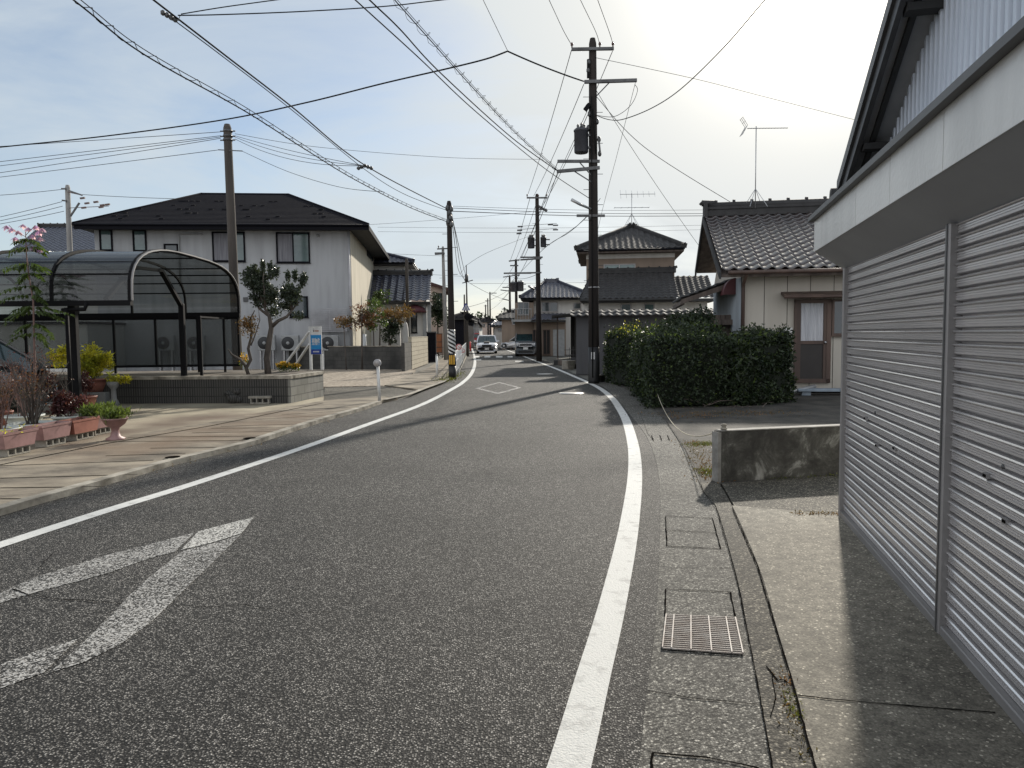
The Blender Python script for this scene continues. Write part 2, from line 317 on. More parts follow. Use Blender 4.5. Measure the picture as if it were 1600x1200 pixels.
M['gravel'] = mat('gravel', (.42, .36, .28), (.13, .10, .075), scale=9, rough=.95, bump=1, bscale=25)
M['far_ground'] = mat('far_ground', (.16, .15, .13), (.08, .08, .065), scale=.2, rough=.95)
M['moss'] = leafmat('moss', (.16, .17, .03), (.05, .06, .015))
M['pole_dark'] = mat('pole_dark', (.045, .038, .034), (.022, .019, .018), scale=3, rough=.9, spec=.2, stretch=(1, 1, .12), bump=.4)
M['pole'] = mat('pole', (.085, .074, .064), (.045, .038, .033), scale=3, rough=.9, stretch=(1, 1, .12), bump=.4)
M['pole_grey'] = mat('pole_grey', (.33, .32, .30), (.22, .21, .20), scale=3, rough=.85, stretch=(1, 1, .2))
M['steel'] = mat('steel', (.13, .13, .13), (.07, .07, .07), rough=.5, metal=.6)
M['galv'] = mat('galv', (.5, .5, .5), (.36, .36, .36), rough=.45, metal=.7)
M['cable'] = mat('cable', (.012, .012, .012), rough=.85, spec=.15)
M['thin_cable'] = mat('thin_cable', (.035, .035, .037), rough=.85, spec=.15)
M['insul'] = mat('insul', (.10, .05, .04), rough=.3)
M['insul_w'] = mat('insul_w', (.6, .6, .58), rough=.3)
M['transformer'] = mat('transformer', (.05, .052, .062), (.035, .036, .042), rough=.5)
M['shutter'] = mat('shutter', (.64, .615, .61), (.52, .50, .495), scale=2.0, rough=.28, metal=.45, stretch=(.4, 1, 6), bump=.02, bscale=9)
M['lip_glint'] = mat('lip_glint', (.80, .79, .785), (.72, .71, .70), scale=2, rough=.26, metal=.75)  # paler and shinier than the slats: sky glint put into the lip colour
M['alu'] = mat('alu', (.30, .29, .285), (.25, .24, .235), scale=3, rough=.45, metal=.4)
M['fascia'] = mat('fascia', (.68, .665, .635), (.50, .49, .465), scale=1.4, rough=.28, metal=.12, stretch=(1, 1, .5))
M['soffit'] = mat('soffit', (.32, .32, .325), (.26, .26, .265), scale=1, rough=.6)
M['trim'] = mat('trim', (.07, .07, .072), (.05, .05, .05), rough=.45)
M['corrug'] = mat('corrug', (.66, .71, .78), (.56, .61, .68), scale=1.4, rough=.38, metal=.15, stretch=(1, 1, .4))
M['darkboard'] = mat('darkboard', (.04, .04, .04), (.022, .022, .022), rough=.75)
M['greyboard'] = mat('greyboard', (.42, .42, .42), (.32, .32, .32), rough=.7)
M['metalroof'] = mat('metalroof', (.09, .09, .095), (.05, .05, .05), rough=.5)
def tilemat(name, c1, c2, rough=.26):
    return mat(name, c1, c2, scale=3.5, rough=rough, spec=.7)
M['tile_brown'] = tilemat('tile_brown', (.050, .036, .033), (.022, .018, .018), .2)
M['tile_brown'].node_tree.nodes['Principled BSDF'].inputs['Specular IOR Level'].default_value = 1.0
M['tile_dark'] = tilemat('tile_dark', (.034, .033, .033), (.018, .017, .017), .78)
M['tile_blue'] = tilemat('tile_blue', (.055, .06, .085), (.03, .032, .045), .24)
M['slate'] = mat('slate', (.014, .014, .018), (.008, .008, .011), scale=6, rough=.95, spec=.05)
M['stucco_grey'] = stucco('stucco_grey', (.385, .395, .405), (.235, .24, .245), amount=.6)
M['stucco_beige'] = stucco('stucco_beige', (.55, .50, .40), (.30, .27, .20))
M['panel_cream'] = stucco('panel_cream', (.47, .44, .385), (.32, .29, .24), amount=.4)
M['plaster_white'] = stucco('plaster_white', (.58, .57, .54), (.36, .345, .31), amount=.45)
M['plaster_tan'] = stucco('plaster_tan', (.23, .18, .14), (.14, .11, .085))
M['pink_wall'] = stucco('pink_wall', (.50, .40, .34), (.3, .24, .2))
M['blue_wall'] = stucco('blue_wall', (.40, .44, .47), (.28, .30, .32))
M['black_steel'] = mat('black_steel', (.006, .006, .007), rough=.7, spec=.15)
M['win_frame'] = mat('win_frame', (.005, .005, .008), rough=.6, spec=.1)
M['win_glass'] = mat('win_glass', (.05, .07, .075), (.02, .03, .035), scale=.7, rough=.06, spec=.8)
M['win_blue'] = mat('win_blue', (.13, .20, .19), (.05, .08, .085), scale=.5, rough=.08, spec=.8)
M['curtain_dim'] = mat('curtain_dim', (.20, .20, .22), (.11, .11, .125), scale=7, rough=.6, stretch=(2.2, 1, .12))
M['curtain'] = mat('curtain', (.55, .56, .58), (.40, .41, .44), scale=7, rough=.8, stretch=(2.2, 1, .12))
M['wood_brown'] = mat('wood_brown', (.105, .066, .050), (.06, .038, .030), scale=4, rough=.55, stretch=(1, 1, .15))
M['wood_old'] = mat('wood_old', (.16, .13, .11), (.07, .055, .048), scale=5, rough=.85, stretch=(1.5, 1.5, .12))
M['door_panel'] = mat('door_panel', (.025, .021, .02), (.018, .015, .014), rough=.5)
M['dark_shed'] = stucco('dark_shed', (.085, .085, .09), (.035, .035, .038))
M['black_in'] = mat('black_in', (.02, .019, .018), rough=.9)
M['old_wall'] = None
M['block_dark'] = blockmat('block_dark', (.085, .082, .074), (.07, .068, .062), (.045, .043, .04), .4, .2, dk=.7, dirt=(.025, .025, .023), ms=.008)
M['block_light'] = blockmat('block_light', (.46, .41, .31), (.40, .36, .27), (.17, .15, .12), .4, .2, dk=.3, dirt=(.2, .18, .13))
M['rib_block'] = blockmat('rib_block', (.085, .08, .074), (.07, .066, .06), (.02, .02, .018), .055, .2, off=0, ms=.012, dk=.6, dirt=(.06, .058, .05))
M['grey_block'] = blockmat('grey_block', (.24, .235, .21), (.19, .185, .165), (.10, .10, .09), .4, .2, dk=.55, dirt=(.12, .12, .10))
M['poly'] = glassmat('poly', (.36, .38, .37), op=.36, rough=.1, base=(.05, .055, .055))
M['poly'].node_tree.nodes['Principled BSDF'].inputs['Coat Weight'].default_value = 1; M['poly'].node_tree.nodes['Principled BSDF'].inputs['Coat Roughness'].default_value = .08; M['poly'].node_tree.nodes['Principled BSDF'].inputs['Coat IOR'].default_value = 1.9
M['polyscreen'] = glassmat('polyscreen', (.55, .57, .56), op=.3, rough=.3, base=(.10, .10, .10))
M['terracotta'] = mat('terracotta', (.36, .15, .11), (.26, .10, .075), scale=5, rough=.55)
M['pinkpot'] = mat('pinkpot', (.36, .21, .20), (.24, .14, .13), scale=5, rough=.5)
M['whitepot'] = mat('whitepot', (.55, .58, .54), (.38, .40, .37), scale=5, rough=.5)
M['greypot'] = mat('greypot', (.28, .28, .27), rough=.7)
M['soil'] = mat('soil', (.045, .032, .022), rough=.95, bump=1)
M['conc_block'] = mat('conc_block', (.33, .31, .26), (.22, .2, .17), scale=12, rough=.9, bump=.5)
M['bark'] = mat('bark', (.12, .10, .085), (.05, .042, .035), scale=9, rough=.9, stretch=(1, 1, .3), bump=.8, bscale=30)
M['bark_red'] = mat('bark_red', (.20, .12, .10), (.11, .07, .06), scale=9, rough=.8)
M['leaf_dark'] = leafmat('leaf_dark', (.028, .043, .018), (.012, .021, .010), rough=.36, trans=.22)
M['leaf_hedge'] = leafmat('leaf_hedge', (.034, .050, .021), (.012, .021, .010), rough=.45, trans=.2, scale=3.5)
M['leaf_fresh2'] = leafmat('leaf_fresh2', (.09, .12, .03), (.05, .075, .02), rough=.4, trans=.35)
M['leaf_camellia'] = leafmat('leaf_camellia', (.060, .075, .048), (.028, .038, .025), rough=.28, trans=.2)
M['leaf_yellow'] = leafmat('leaf_yellow', (.58, .50, .05), (.30, .32, .04), trans=.45)
M['leaf_green'] = leafmat('leaf_green', (.075, .11, .028), (.035, .06, .018), trans=.35)
M['leaf_fresh'] = leafmat('leaf_fresh', (.13, .17, .035), (.07, .10, .025), trans=.3)
M['leaf_red'] = leafmat('leaf_red', (.17, .055, .035), (.09, .06, .025), trans=.3)
M['leaf_maroon'] = leafmat('leaf_maroon', (.10, .035, .035), (.05, .018, .02), trans=.3)
M['leaf_brown'] = leafmat('leaf_brown', (.20, .10, .04), (.09, .075, .025), trans=.3)
M['petal_orange'] = leafmat('petal_orange', (.70, .42, .04), (.5, .3, .03), trans=.3)
M['petal_pink'] = leafmat('petal_pink', (.64, .46, .68), (.50, .32, .54), trans=.5)
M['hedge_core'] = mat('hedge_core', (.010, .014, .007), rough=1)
M['white_paint'] = mat('white_paint', (.72, .72, .70), (.58, .58, .56), scale=6, rough=.45)
M['grey_paint'] = mat('grey_paint', (.42, .42, .44), (.33, .33, .34), rough=.5)
M['black_paint'] = mat('black_paint', (.015, .015, .015), rough=.5)
M['yellow_paint'] = mat('yellow_paint', (.75, .42, .03), rough=.5)
M['sign_blue'] = mat('sign_blue', (.012, .25, .56), (.010, .22, .50), rough=.4)
M['sign_navy'] = mat('sign_navy', (.015, .05, .30), rough=.4)
M['tri_blue'] = mat('tri_blue', (.03, .04, .28), rough=.4)
M['red'] = mat('red', (.55, .03, .03), rough=.45)
M['ac_white'] = mat('ac_white', (.32, .33, .33), (.25, .26, .26), rough=.5)
M['ac_dark'] = mat('ac_dark', (.02, .022, .025), rough=.5)
M['car_white'] = mat('car_white', (.70, .73, .78), (.68, .71, .76), rough=.25, coat=1)
M['car_silver'] = mat('car_silver', (.45, .44, .43), rough=.3, metal=.5, coat=1)
M['car_black'] = mat('car_black', (.03, .032, .034), rough=.2, coat=1)
M['car_green'] = mat('car_green', (.16, .17, .18), rough=.2, coat=1)
M['car_glass'] = mat('car_glass', (.02, .045, .05), (.015, .03, .035), rough=.05, spec=.9)
M['tyre'] = mat('tyre', (.015, .015, .015), rough=.85)
M['rim'] = mat('rim', (.35, .35, .36), rough=.35, metal=.8)
M['lamp'] = mat('lamp', (.75, .77, .8), rough=.1)
M['chrome'] = mat('chrome', (.6, .6, .62), rough=.15, metal=1)
M['manhole'] = mat('manhole', (.55, .54, .52), (.4, .39, .37), scale=60, rough=.4, metal=.5)
M['grate'] = mat('grate', (.42, .39, .36), (.24, .19, .16), scale=14, rough=.65)
M['roof_brown'] = mat('roof_brown', (.07, .03, .022), (.04, .02, .016), rough=.8)
M['rope'] = mat('rope', (.50, .45, .34), rough=.9)
M['orange_gate'] = mat('orange_gate', (.36, .13, .05), (.25, .09, .04), rough=.6)
M['far_green'] = leafmat('far_green', (.05, .075, .04), (.025, .04, .02))
def oldconcrete():
    m, t, b = newmat('old_concrete'); co = N(t, 'ShaderNodeTexCoord')
    n = N(t, 'ShaderNodeTexNoise'); n.inputs['Scale'].default_value = 3.6; n.inputs['Detail'].default_value = 12; n.inputs['Roughness'].default_value = .72; n.inputs['Distortion'].default_value = .4; L(t, co.outputs['Object'], n.inputs['Vector'])
    c = ramp(t, n.outputs[0], [(.3, (.020, .019, .016)), (.46, (.045, .042, .036)), (.56, (.085, .082, .07)), (.64, (.24, .235, .21)), (.75, (.38, .37, .34))])
    sp = N(t, 'ShaderNodeSeparateXYZ'); L(t, co.outputs['Object'], sp.inputs[0])
    L(t, c, b.inputs['Base Color']); b.inputs['Roughness'].default_value = .9
    bp = N(t, 'ShaderNodeBump'); bp.inputs['Strength'].default_value = .7; bp.inputs['Distance'].default_value = .02; L(t, n.outputs[0], bp.inputs['Height']); L(t, bp.outputs[0], b.inputs['Normal']); return m
M['old_wall'] = oldconcrete()
M['cap'] = mat('cap', (.30, .29, .265), (.16, .15, .135), scale=8, rough=.85)

def add_stain(m, pts, rad, col, stren=.85):                # rust washed along the pavement: mask round a few spots with a noisy rim
    t = m.node_tree; b = t.nodes['Principled BSDF']; src = b.inputs['Base Color'].links[0].from_socket
    ge = N(t, 'ShaderNodeNewGeometry'); n = N(t, 'ShaderNodeTexNoise'); n.inputs['Scale'].default_value = 1.1; n.inputs['Detail'].default_value = 6; L(t, ge.outputs['Position'], n.inputs['Vector'])
    acc = None
    for p in pts:
        d = N(t, 'ShaderNodeVectorMath', operation='DISTANCE'); L(t, ge.outputs['Position'], d.inputs[0]); d.inputs[1].default_value = p
        if acc is None: acc = d.outputs['Value']
        else: mn = N(t, 'ShaderNodeMath', operation='MINIMUM'); L(t, acc, mn.inputs[0]); L(t, d.outputs['Value'], mn.inputs[1]); acc = mn.outputs[0]
    ma = N(t, 'ShaderNodeMath', operation='MULTIPLY_ADD'); L(t, n.outputs[0], ma.inputs[0]); ma.inputs[1].default_value = -2.6 * rad; L(t, acc, ma.inputs[2])
    mr = N(t, 'ShaderNodeMapRange'); mr.inputs['From Min'].default_value = -.1 * rad; mr.inputs['From Max'].default_value = -rad * 1.3 - rad * .1; mr.inputs['To Max'].default_value = stren; L(t, ma.outputs[0], mr.inputs['Value'])
    mx = N(t, 'ShaderNodeMixRGB'); L(t, mr.outputs[0], mx.inputs[0]); L(t, src, mx.inputs[1]); mx.inputs[2].default_value = (*col, 1); L(t, mx.outputs[0], b.inputs['Base Color'])
add_stain(M['slab'], [G(x, y) for x, y in ((250, 700), (310, 688), (370, 676), (420, 666), (455, 655), (180, 706))], 1.0, (.150, .100, .062), .85)
add_stain(M['driveway'], [G(x, y) for x, y in ((60, 700), (160, 680), (250, 668), (340, 655))], .9, (.11, .07, .048), .85)

M['fascia'] = stucco('fascia_sheet', (.66, .65, .62), (.34, .335, .32), rough=.32, amount=.55)
M['fascia'].node_tree.nodes['Principled BSDF'].inputs['Metallic'].default_value = .1
# ------------------------------------------------------------------ the ground
def gp(pts, z=0.0): return [G(x, y, z) for x, y in pts]
def smooth(pts, n=5):                                      # Catmull-Rom through ground points
    out = []
    for i in range(len(pts) - 1):
        a = pts[max(i - 1, 0)]; b = pts[i]; c = pts[i + 1]; d = pts[min(i + 2, len(pts) - 1)]
        for k in range(n):
            t = k / n
            out.append(.5 * ((2 * b) + (c - a) * t + (2 * a - 5 * b + 4 * c - d) * t * t + (3 * b - a - 3 * c + d) * t ** 3))
    out.append(pts[-1]); return out
def ribbon(mb, pts, wd, z, mi=0):
    prev = None
    for i, p in enumerate(pts):
        d = pts[min(i + 1, len(pts) - 1)] - pts[max(i - 1, 0)]; d.z = 0; d.normalize(); nn = Vector((-d.y, d.x, 0)) * wd / 2
        cur = (Vector((p.x, p.y, z)) + nn, Vector((p.x, p.y, z)) - nn)
        if prev: mb.add([prev[0], prev[1], cur[1], cur[0]], [(0, 1, 2, 3)], mi)
        prev = cur
LEFT = smooth(gp([(-420, 990), (-180, 912), (0, 852), (167, 798), (300, 757), (467, 702), (570, 665), (660, 632), (703, 610), (724, 597), (737, 583), (742, 568), (741, 556), (738, 546), (735, 540)]))
RIGHT = smooth(gp([(820, 1420), (889, 1200), (928, 1053), (952, 965), (970, 888), (977, 855), (984, 815), (991, 760), (992, 722), (988.5, 692), (979.5, 660), (969, 640), (954, 620), (932, 604), (900, 589.5), (867, 575.5), (833, 562.5), (810, 553.5), (790, 546), (778, 540.5)]))
b = MB(); b.box(-400, 400, -30, 900, -.3, -.03); struct('ground', b, M['far_ground'])
kerbpx = [(-420, 905), (-150, 846), (0, 803), (50, 788), (150, 760), (253, 730), (275, 724), (385, 697), (415, 687), (497, 660), (560, 642), (592, 631), (628, 624)]
K = smooth(gp(kerbpx), 4)
walk = gp([(655, 613), (690, 601), (704, 593), (716, 580), (723, 567), (728, 555), (731, 545), (733, 538)])
# the asphalt road, from the left kerb to the drain strip on the right
stripL = smooth(gp([(975, 1420), (998, 1200), (1010, 1090), (1025, 965), (1031, 833), (1031, 760), (1022, 710), (1007, 677), (982, 645), (965, 625), (945, 606), (925, 597), (890, 580), (850, 563), (815, 551), (790, 543)]), 4)
b = MB(); left_edge = [Vector((-14, K[0].y, 0))] + K + walk; road = [Vector((4, -6, 0)), Vector((-14, -6, 0))] + left_edge + [G(763, 530), G(785, 530)] + list(reversed(stripL))
b.slab([(p.x, p.y) for p in road], -.06, 0); struct('road', b, M['asphalt'])
b = MB(); ribbon(b, LEFT, .145, .004); ribbon(b, RIGHT, .15, .004)
struct('edge_line', b, M['white_line'])
# worn arrow-shaped marking
b = MB()
for q in ([(-80, 958), (0, 927), (57, 902), (167, 868), (277, 840), (304, 833), (273, 863), (233, 873), (167, 897), (67, 923), (0, 943), (-80, 970)],
          [(285, 862), (333, 850), (376, 836), (335, 877), (268, 942), (232, 976), (187, 1008), (130, 1036), (78, 1052), (128, 1007), (173, 963), (200, 933), (233, 903)],
          [(122, 999), (68, 1052), (0, 1077), (-80, 1112), (-80, 1068), (0, 1040), (50, 1020)]):
    b.slab([(G(x, y).x, G(x, y).y) for x, y in q], .002, .004)
struct('worn_arrow_marking', b, M['worn_paint'])
b = MB(); b.slab([(G(x, y).x, G(x, y).y) for x, y in [(398, 808), (310, 831), (283, 860), (330, 849), (377, 834)]], .002, .0045); struct('arrow_tip_marking', b, M['tip_paint'])
b = MB()                                                   # faded diamond and crossing bars further on
dia = gp([(742, 607), (780, 597), (815, 606), (778, 616)]); cen = sum(dia, Vector()) / 4
for i in range(4):
    p, q = dia[i], dia[(i + 1) % 4]; b.slab([(v.x, v.y) for v in (p, q, q + (cen - q) * .2, p + (cen - p) * .2)], .002, .004)
struct('diamond_marking', b, M['worn_paint_far'])
def crack(b, px, w_, z=.0062):
    r = random.Random(int(px[0][0])); ps = [G(x, y, z) for x, y in px]; prev = None
    for p, q in zip(ps, ps[1:]):
        m = max(2, int((q - p).length / .02)); nn = Vector((-(q - p).y, (q - p).x, 0)).normalized(); off = 0
        for k in range(m + 1):
            off = off * .8 + r.gauss(0, .004); c = p.lerp(q, k / m) + nn * off * math.sin(math.pi * k / m); h_ = nn * w_ * r.uniform(.1, 1); cur = (c - h_, c + h_)
            if prev and k: b.add([prev[0], cur[0], cur[1], prev[1]], [(0, 1, 2, 3)])
            prev = cur
b = MB(); crack(b, [(20, 920), (45, 930), (75, 934), (130, 937), (170, 941), (190, 943)], .006); crack(b, [(270, 945), (330, 948), (380, 944), (430, 952), (450, 958), (520, 955)], .0035); crack(b, [(60, 888), (75, 872), (92, 860)], .003)
struct('road_cracks', b, M['joint'])
b = MB()
for x0, x1, y0, y1 in ((741, 749, 556.2, 558.6), (757, 766, 556.2, 558.6), (775, 785, 556.2, 558.6), (793, 801, 556.2, 558.4), (744, 752, 561.5, 563), (805, 818, 564, 565.2)):
    b.slab([(v.x, v.y) for v in gp([(x0, y1), (x1, y1), (x1, y0), (x0, y0)])], .002, .005)
struct('crossing_marking', b, M['white_line'])
# left pavement: slabs, kerb, joints
b = MB(); inner = gp([(-700, 800), (-250, 762), (0, 725), (165, 692), (330, 664), (505, 629), (590, 622)])
b.slab([(p.x, p.y) for p in K[:-1] + list(reversed(inner))], -.05, .05)
struct('pavement', b, M['slab'])
b = MB(); ribbon(b, [Vector(p) for p in K[:-4]], .13, .064)
for i in range(len(K) - 5):                                # kerb face
    p, q = K[i], K[i + 1]; d = (q - p).normalized(); nn = Vector((d.y, -d.x, 0)) * .065
    b.add([p + nn + Vector((0, 0, -.01)), q + nn + Vector((0, 0, -.01)), q + nn + Vector((0, 0, .064)), p + nn + Vector((0, 0, .064))], [(0, 1, 2, 3)])
struct('kerb', b, M['kerb'])
b = MB()                                                   # slab joints across the pavement, drain notches in the kerb
for i, (a, c) in enumerate([((0, 727.5), (240, 719)), ((0, 747), (215, 741)), ((0, 762), (165, 760)), ((0, 779), (55, 779)), ((165, 712), (290, 708)), ((150, 690), (380, 688)), ((235, 700), (345, 699)), ((300, 676), (440, 674)), ((345, 666), (480, 662)), ((400, 655), (530, 648)), ((440, 648), (560, 640)), ((470, 640), (580, 634)), ((200, 683), (410, 681)), ((330, 669), (460, 668))]):
    p, q = G(*a, .054), G(*c, .054); n_ = (q - p).normalized(); s_ = Vector((-n_.y, n_.x, 0)) * .011
    b.add([p - s_, q - s_, q + s_, p + s_], [(0, 1, 2, 3)])
p_prev = None
for i, (x, y) in enumerate([(-250, 764), (-100, 741), (0, 726), (60, 714), (165, 693), (330, 665), (505, 629.5)]):
    p = G(x, y, .055)
    if p_prev is not None:
        n_ = (p - p_prev).normalized(); s_ = Vector((-n_.y, n_.x, 0)) * .014; b.add([p_prev - s_, p - s_, p + s_, p_prev + s_], [(0, 1, 2, 3)])
    p_prev = p
struct('pavement_joints', b, M['joint'])
b = MB()
for x, y in ((390, 691.5), (270, 722.5)):
    c = G(x, y, 0)
    b.lathe([(.001, .066), (.07, .0665), (.09, .066)], 12, (c.x, c.y, 0.001))
struct('kerb_drain_hole', b, M['joint'])
b = MB(); b.slab([(v.x, v.y) for v in [G(-700, 801)] + gp([(-250, 763), (0, 726), (165, 693), (330, 665), (505, 630), (506, 622), (455, 633), (100, 633), (-600, 650)])], -.05, .045)
b.slab([(v.x, v.y) for v in gp([(-600, 651), (180, 633.5), (178, 590), (-600, 590)])], -.05, .043)
struct('driveway', b, M['driveway'])
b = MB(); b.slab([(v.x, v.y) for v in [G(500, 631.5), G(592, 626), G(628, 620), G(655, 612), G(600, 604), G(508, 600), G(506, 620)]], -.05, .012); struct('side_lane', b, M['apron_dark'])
b = MB(); b.slab([(v.x, v.y) for v in gp([(400, 606), (508, 606), (600, 604), (640, 588), (650, 578.5), (300, 577), (300, 606)])], -.05, .03); struct('gravel_lot', b, M['gravel'])
b = MB(); b.slab([(v.x, v.y) for v in gp([(601, 604), (655, 611.5), (690, 600), (704, 592), (716, 579), (723, 566), (728, 554), (731, 544), (720, 544), (700, 555), (668, 577), (641, 588)])], -.05, .05)
struct('far_pavement', b, M['slab'])
b = MB()
for t in range(9):
    y0 = 606 - t * 5.2 + t * t * .12; a = G(606 + t * 9.5, y0, .054); c = G(662 + t * 7, y0 + 1.0 - t * .25, .054)
    n_ = (c - a).normalized(); s_ = Vector((-n_.y, n_.x, 0)) * .02; b.add([a - s_, c - s_, c + s_, a + s_], [(0, 1, 2, 3)])
struct('far_pavement_joints', b, M['joint'])
b = MB(); ribbon(b, gp([(600, 629), (640, 620), (662, 611), (690, 600.5), (704, 592.5), (717, 580), (724, 567), (729, 555), (732, 545)]), .14, .07)
struct('far_kerb', b, M['kerb'])
# right: drain strip of concrete lids, kerb strip, apron, yard
kerbR = smooth(gp([(1285, 1420), (1207, 1200), (1188, 1090), (1170, 998), (1152, 907), (1119, 793), (1100, 770), (1090, 740), (1072, 705), (1057, 680), (1042, 660), (1022, 640), (1000, 622), (975, 607), (950, 597)]), 4)
kerbR2 = smooth(gp([(1370, 1420), (1274, 1200), (1243, 1083), (1214, 987), (1185, 888), (1144, 793), (1124, 757)]), 4)
b = MB(); sl = stripL[:-16]; b.slab([(p.x, p.y) for p in sl + list(reversed(kerbR))], -.05, .004); struct('drain_strip', b, M['gutter_concrete'])
b = MB(); kk = [p for p in kerbR if p.y <= kerbR2[-1].y + .1]
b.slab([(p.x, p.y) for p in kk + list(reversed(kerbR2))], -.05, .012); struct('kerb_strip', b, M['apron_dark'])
b = MB()
def groove(b, px, w_=.012, z=.009):
    ps = [G(x, y, z) for x, y in px]; prev = None
    for p, q in zip(ps, ps[1:]):
        n_ = (q - p).normalized(); s_ = Vector((-n_.y, n_.x, 0)); m = max(1, int((q - p).length / .045))
        for k in range(m + 1):                             # a joint's broken, wandering edge
            c = p.lerp(q, k / m) + s_.normalized() * rng.gauss(0, w_ * .10); h_ = s_.normalized() * w_ * .33 * rng.uniform(.6, 1.25); cur = (c - h_, c + h_)
            if prev and k: b.add([prev[0], cur[0], cur[1], prev[1]], [(0, 1, 2, 3)])
            prev = cur
groove(b, [(1040, 807), (1042, 853), (1126, 857)], .014); groove(b, [(1040, 806), (1113, 809), (1126, 857)], .012); groove(b, [(1041, 828), (1119, 832)], .012)
groove(b, [(1039, 962), (1040, 920), (1141, 925), (1149, 966)], .012)
groove(b, [(1012, 1079), (1080, 1090), (1183, 1100)], .008)
groove(b, [(1018, 1200), (1019, 1176), (1110, 1184), (1186, 1200)], .014)
for y, x0, x1 in ((792, 1033, 1122), (757, 1030, 1090), (713, 1022, 1075), (886, 1028, 1148), (688, 1014, 1062)): groove(b, [(x0, y), (x1, y + 1)], .004)
groove(b, [(1000, 645), (1012, 677), (1022, 690)], .006)
for (x0, x1) in ((1021, 1027), (1034, 1040), (1046, 1052)):
    groove(b, [(x0, 688), (x0 - 3, 680)], .02)
struct('drain_lid_joints', b, M['joint'])
b = MB(); groove(b, [(1207, 1200), (1188, 1090), (1170, 998), (1152, 907), (1119, 793), (1100, 770), (1072, 705), (1042, 660)], .008, .014)
groove(b, [(1285, 1230), (1274, 1200), (1243, 1083), (1214, 987), (1185, 888), (1144, 793)], .011, .022)
groove(b, [(1246, 1086), (1300, 1092), (1400, 1101), (1555, 1113)], .012, .022)
groove(b, [(1197, 1040), (1215, 1063), (1225, 1062), (1232, 1068)], .01, .016); groove(b, [(1204, 1120), (1212, 1090), (1206, 1055)], .006, .016)
struct('kerb_joints', b, M['joint'])

# ------------------------------------------------------------------ shuttered garage on the right
Fo = G(1313, 808); Fd = (G(1468, 992) - Fo).normalized()
gyaw = math.degrees(math.atan2(Fd.y, Fd.x)); GF = Fr(Fo, gyaw)      # local x toward the camera, y into the building
def jr(px, py, y=0): return GF.xz(px, py, y)
Hs = jr(1325, 416)[1]                                     # shutter height
xp = (jr(1468, 992)[0])                                   # dividing post
GL = 8.2
b = MB(); b.slab([(v.x, v.y) for v in [GF.w(-.02, -.001), GF.w(GL, -.001)] + [p for p in reversed(kerbR2[:-4])][::-1][:0]] + [(p.x, p.y) for p in kerbR2 if p.y < 30 and p.y < Fo.y + .55], -.05, .018)
struct('apron', b, M['apron'])
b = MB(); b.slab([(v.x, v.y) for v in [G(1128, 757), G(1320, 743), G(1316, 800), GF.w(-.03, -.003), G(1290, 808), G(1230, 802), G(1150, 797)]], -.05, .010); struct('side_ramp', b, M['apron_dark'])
g = thing('garage', 'grey metal garage with two ribbed roller shutters and a corrugated gable, right edge', 'garage', GF.o, GF.yaw)
def shutter(x0, x1, name='roller_shutter'):
    b = MB(); pitch = .063; F_ = pitch / .0745; n = int(Hs / pitch) + 1; prof = []
    off = [(0, .028), (.002, .048), (.010, .048), (.014, .026), (.019, .0185), (.030, .018), (.0315, .0215), (.0335, .0215), (.035, .018), (.043, .018), (.0445, .0215), (.0465, .0215),
           (.048, .018), (.056, .018), (.0575, .0215), (.0595, .0215), (.061, .018), (.0630, .011), (.0672, .0085), (.0735, .0145)]
    for k in range(n): prof += [(min(.05 + k * pitch + o_ * F_, Hs + .02), d) for o_, d in off]
    xs = [x0, x1]; vs = []; fs = []
    for z, d in prof:
        for x in xs: vs.append((x, d, z))
    for i in range(len(prof) - 1): fs.append((i * 2, i * 2 + 1, i * 2 + 3, i * 2 + 2))
    b.add(vs, fs)
    b.m = [1 if i % 20 == 18 else 0 for i in range(len(fs))]
    return b.build(name, [M['shutter'], M['lip_glint']], g)
s1 = shutter(.035, xp - .03); s2 = shutter(xp + .035, 3.9); s3 = shutter(3.97, 6.2)
for s_, x0, x1 in ((s1, .035, xp - .03), (s2, xp + .035, 3.9)):
    b = MB(); b.bbox(x0, x1, -.012, .05, .012, .062, .006); b.build('bottom_rail', M['alu'], s_)
    for fx, fz in ((.30, .42), (.62, .30), (.44, .24)):
        x = x0 + (x1 - x0) * fx; z = .55 + fz * .8
        b = MB(); b.box(x - .022, x + .022, .004, .02, z - .011, z + .011); b.box(x - .015, x + .015, .001, .004, z - .006, z + .006, 1); b.build('pull_slot', [M['alu'], M['joint']], s_)
    x = x0 + (x1 - x0) * .40
    b = MB(); b.lathe([(.001, 0), (.010, 0), (.011, .006), (.004, .008)], 12, M=Matrix.Translation((x, .02, .95)) @ Matrix.Rotation(R(90), 4, 'X')); b.build('lock', M['steel'], s_)
for x in (0.0, xp - .028, 3.9):
    b = MB(); w_ = .035 if x == 0 else .063
    b.bbox(x, x + w_, -.018, .06, .0, Hs, .006)
    if x: b.box(x + .024, x + .04, -.0215, -.018, .0, Hs, 1)
    b.build('door_post', [M['alu'], M['trim']], g)
b = MB(); b.box(0, 8, .07, .12, 0.0, Hs + .05); b.box(-.0, .03, .12, 6, 0, Hs + .6); b.build('wall', M['fascia'], g)
b = MB(); b.box(-.01, GL, .0, .07, -.05, .03); b.build('sill', M['kerb'], g)
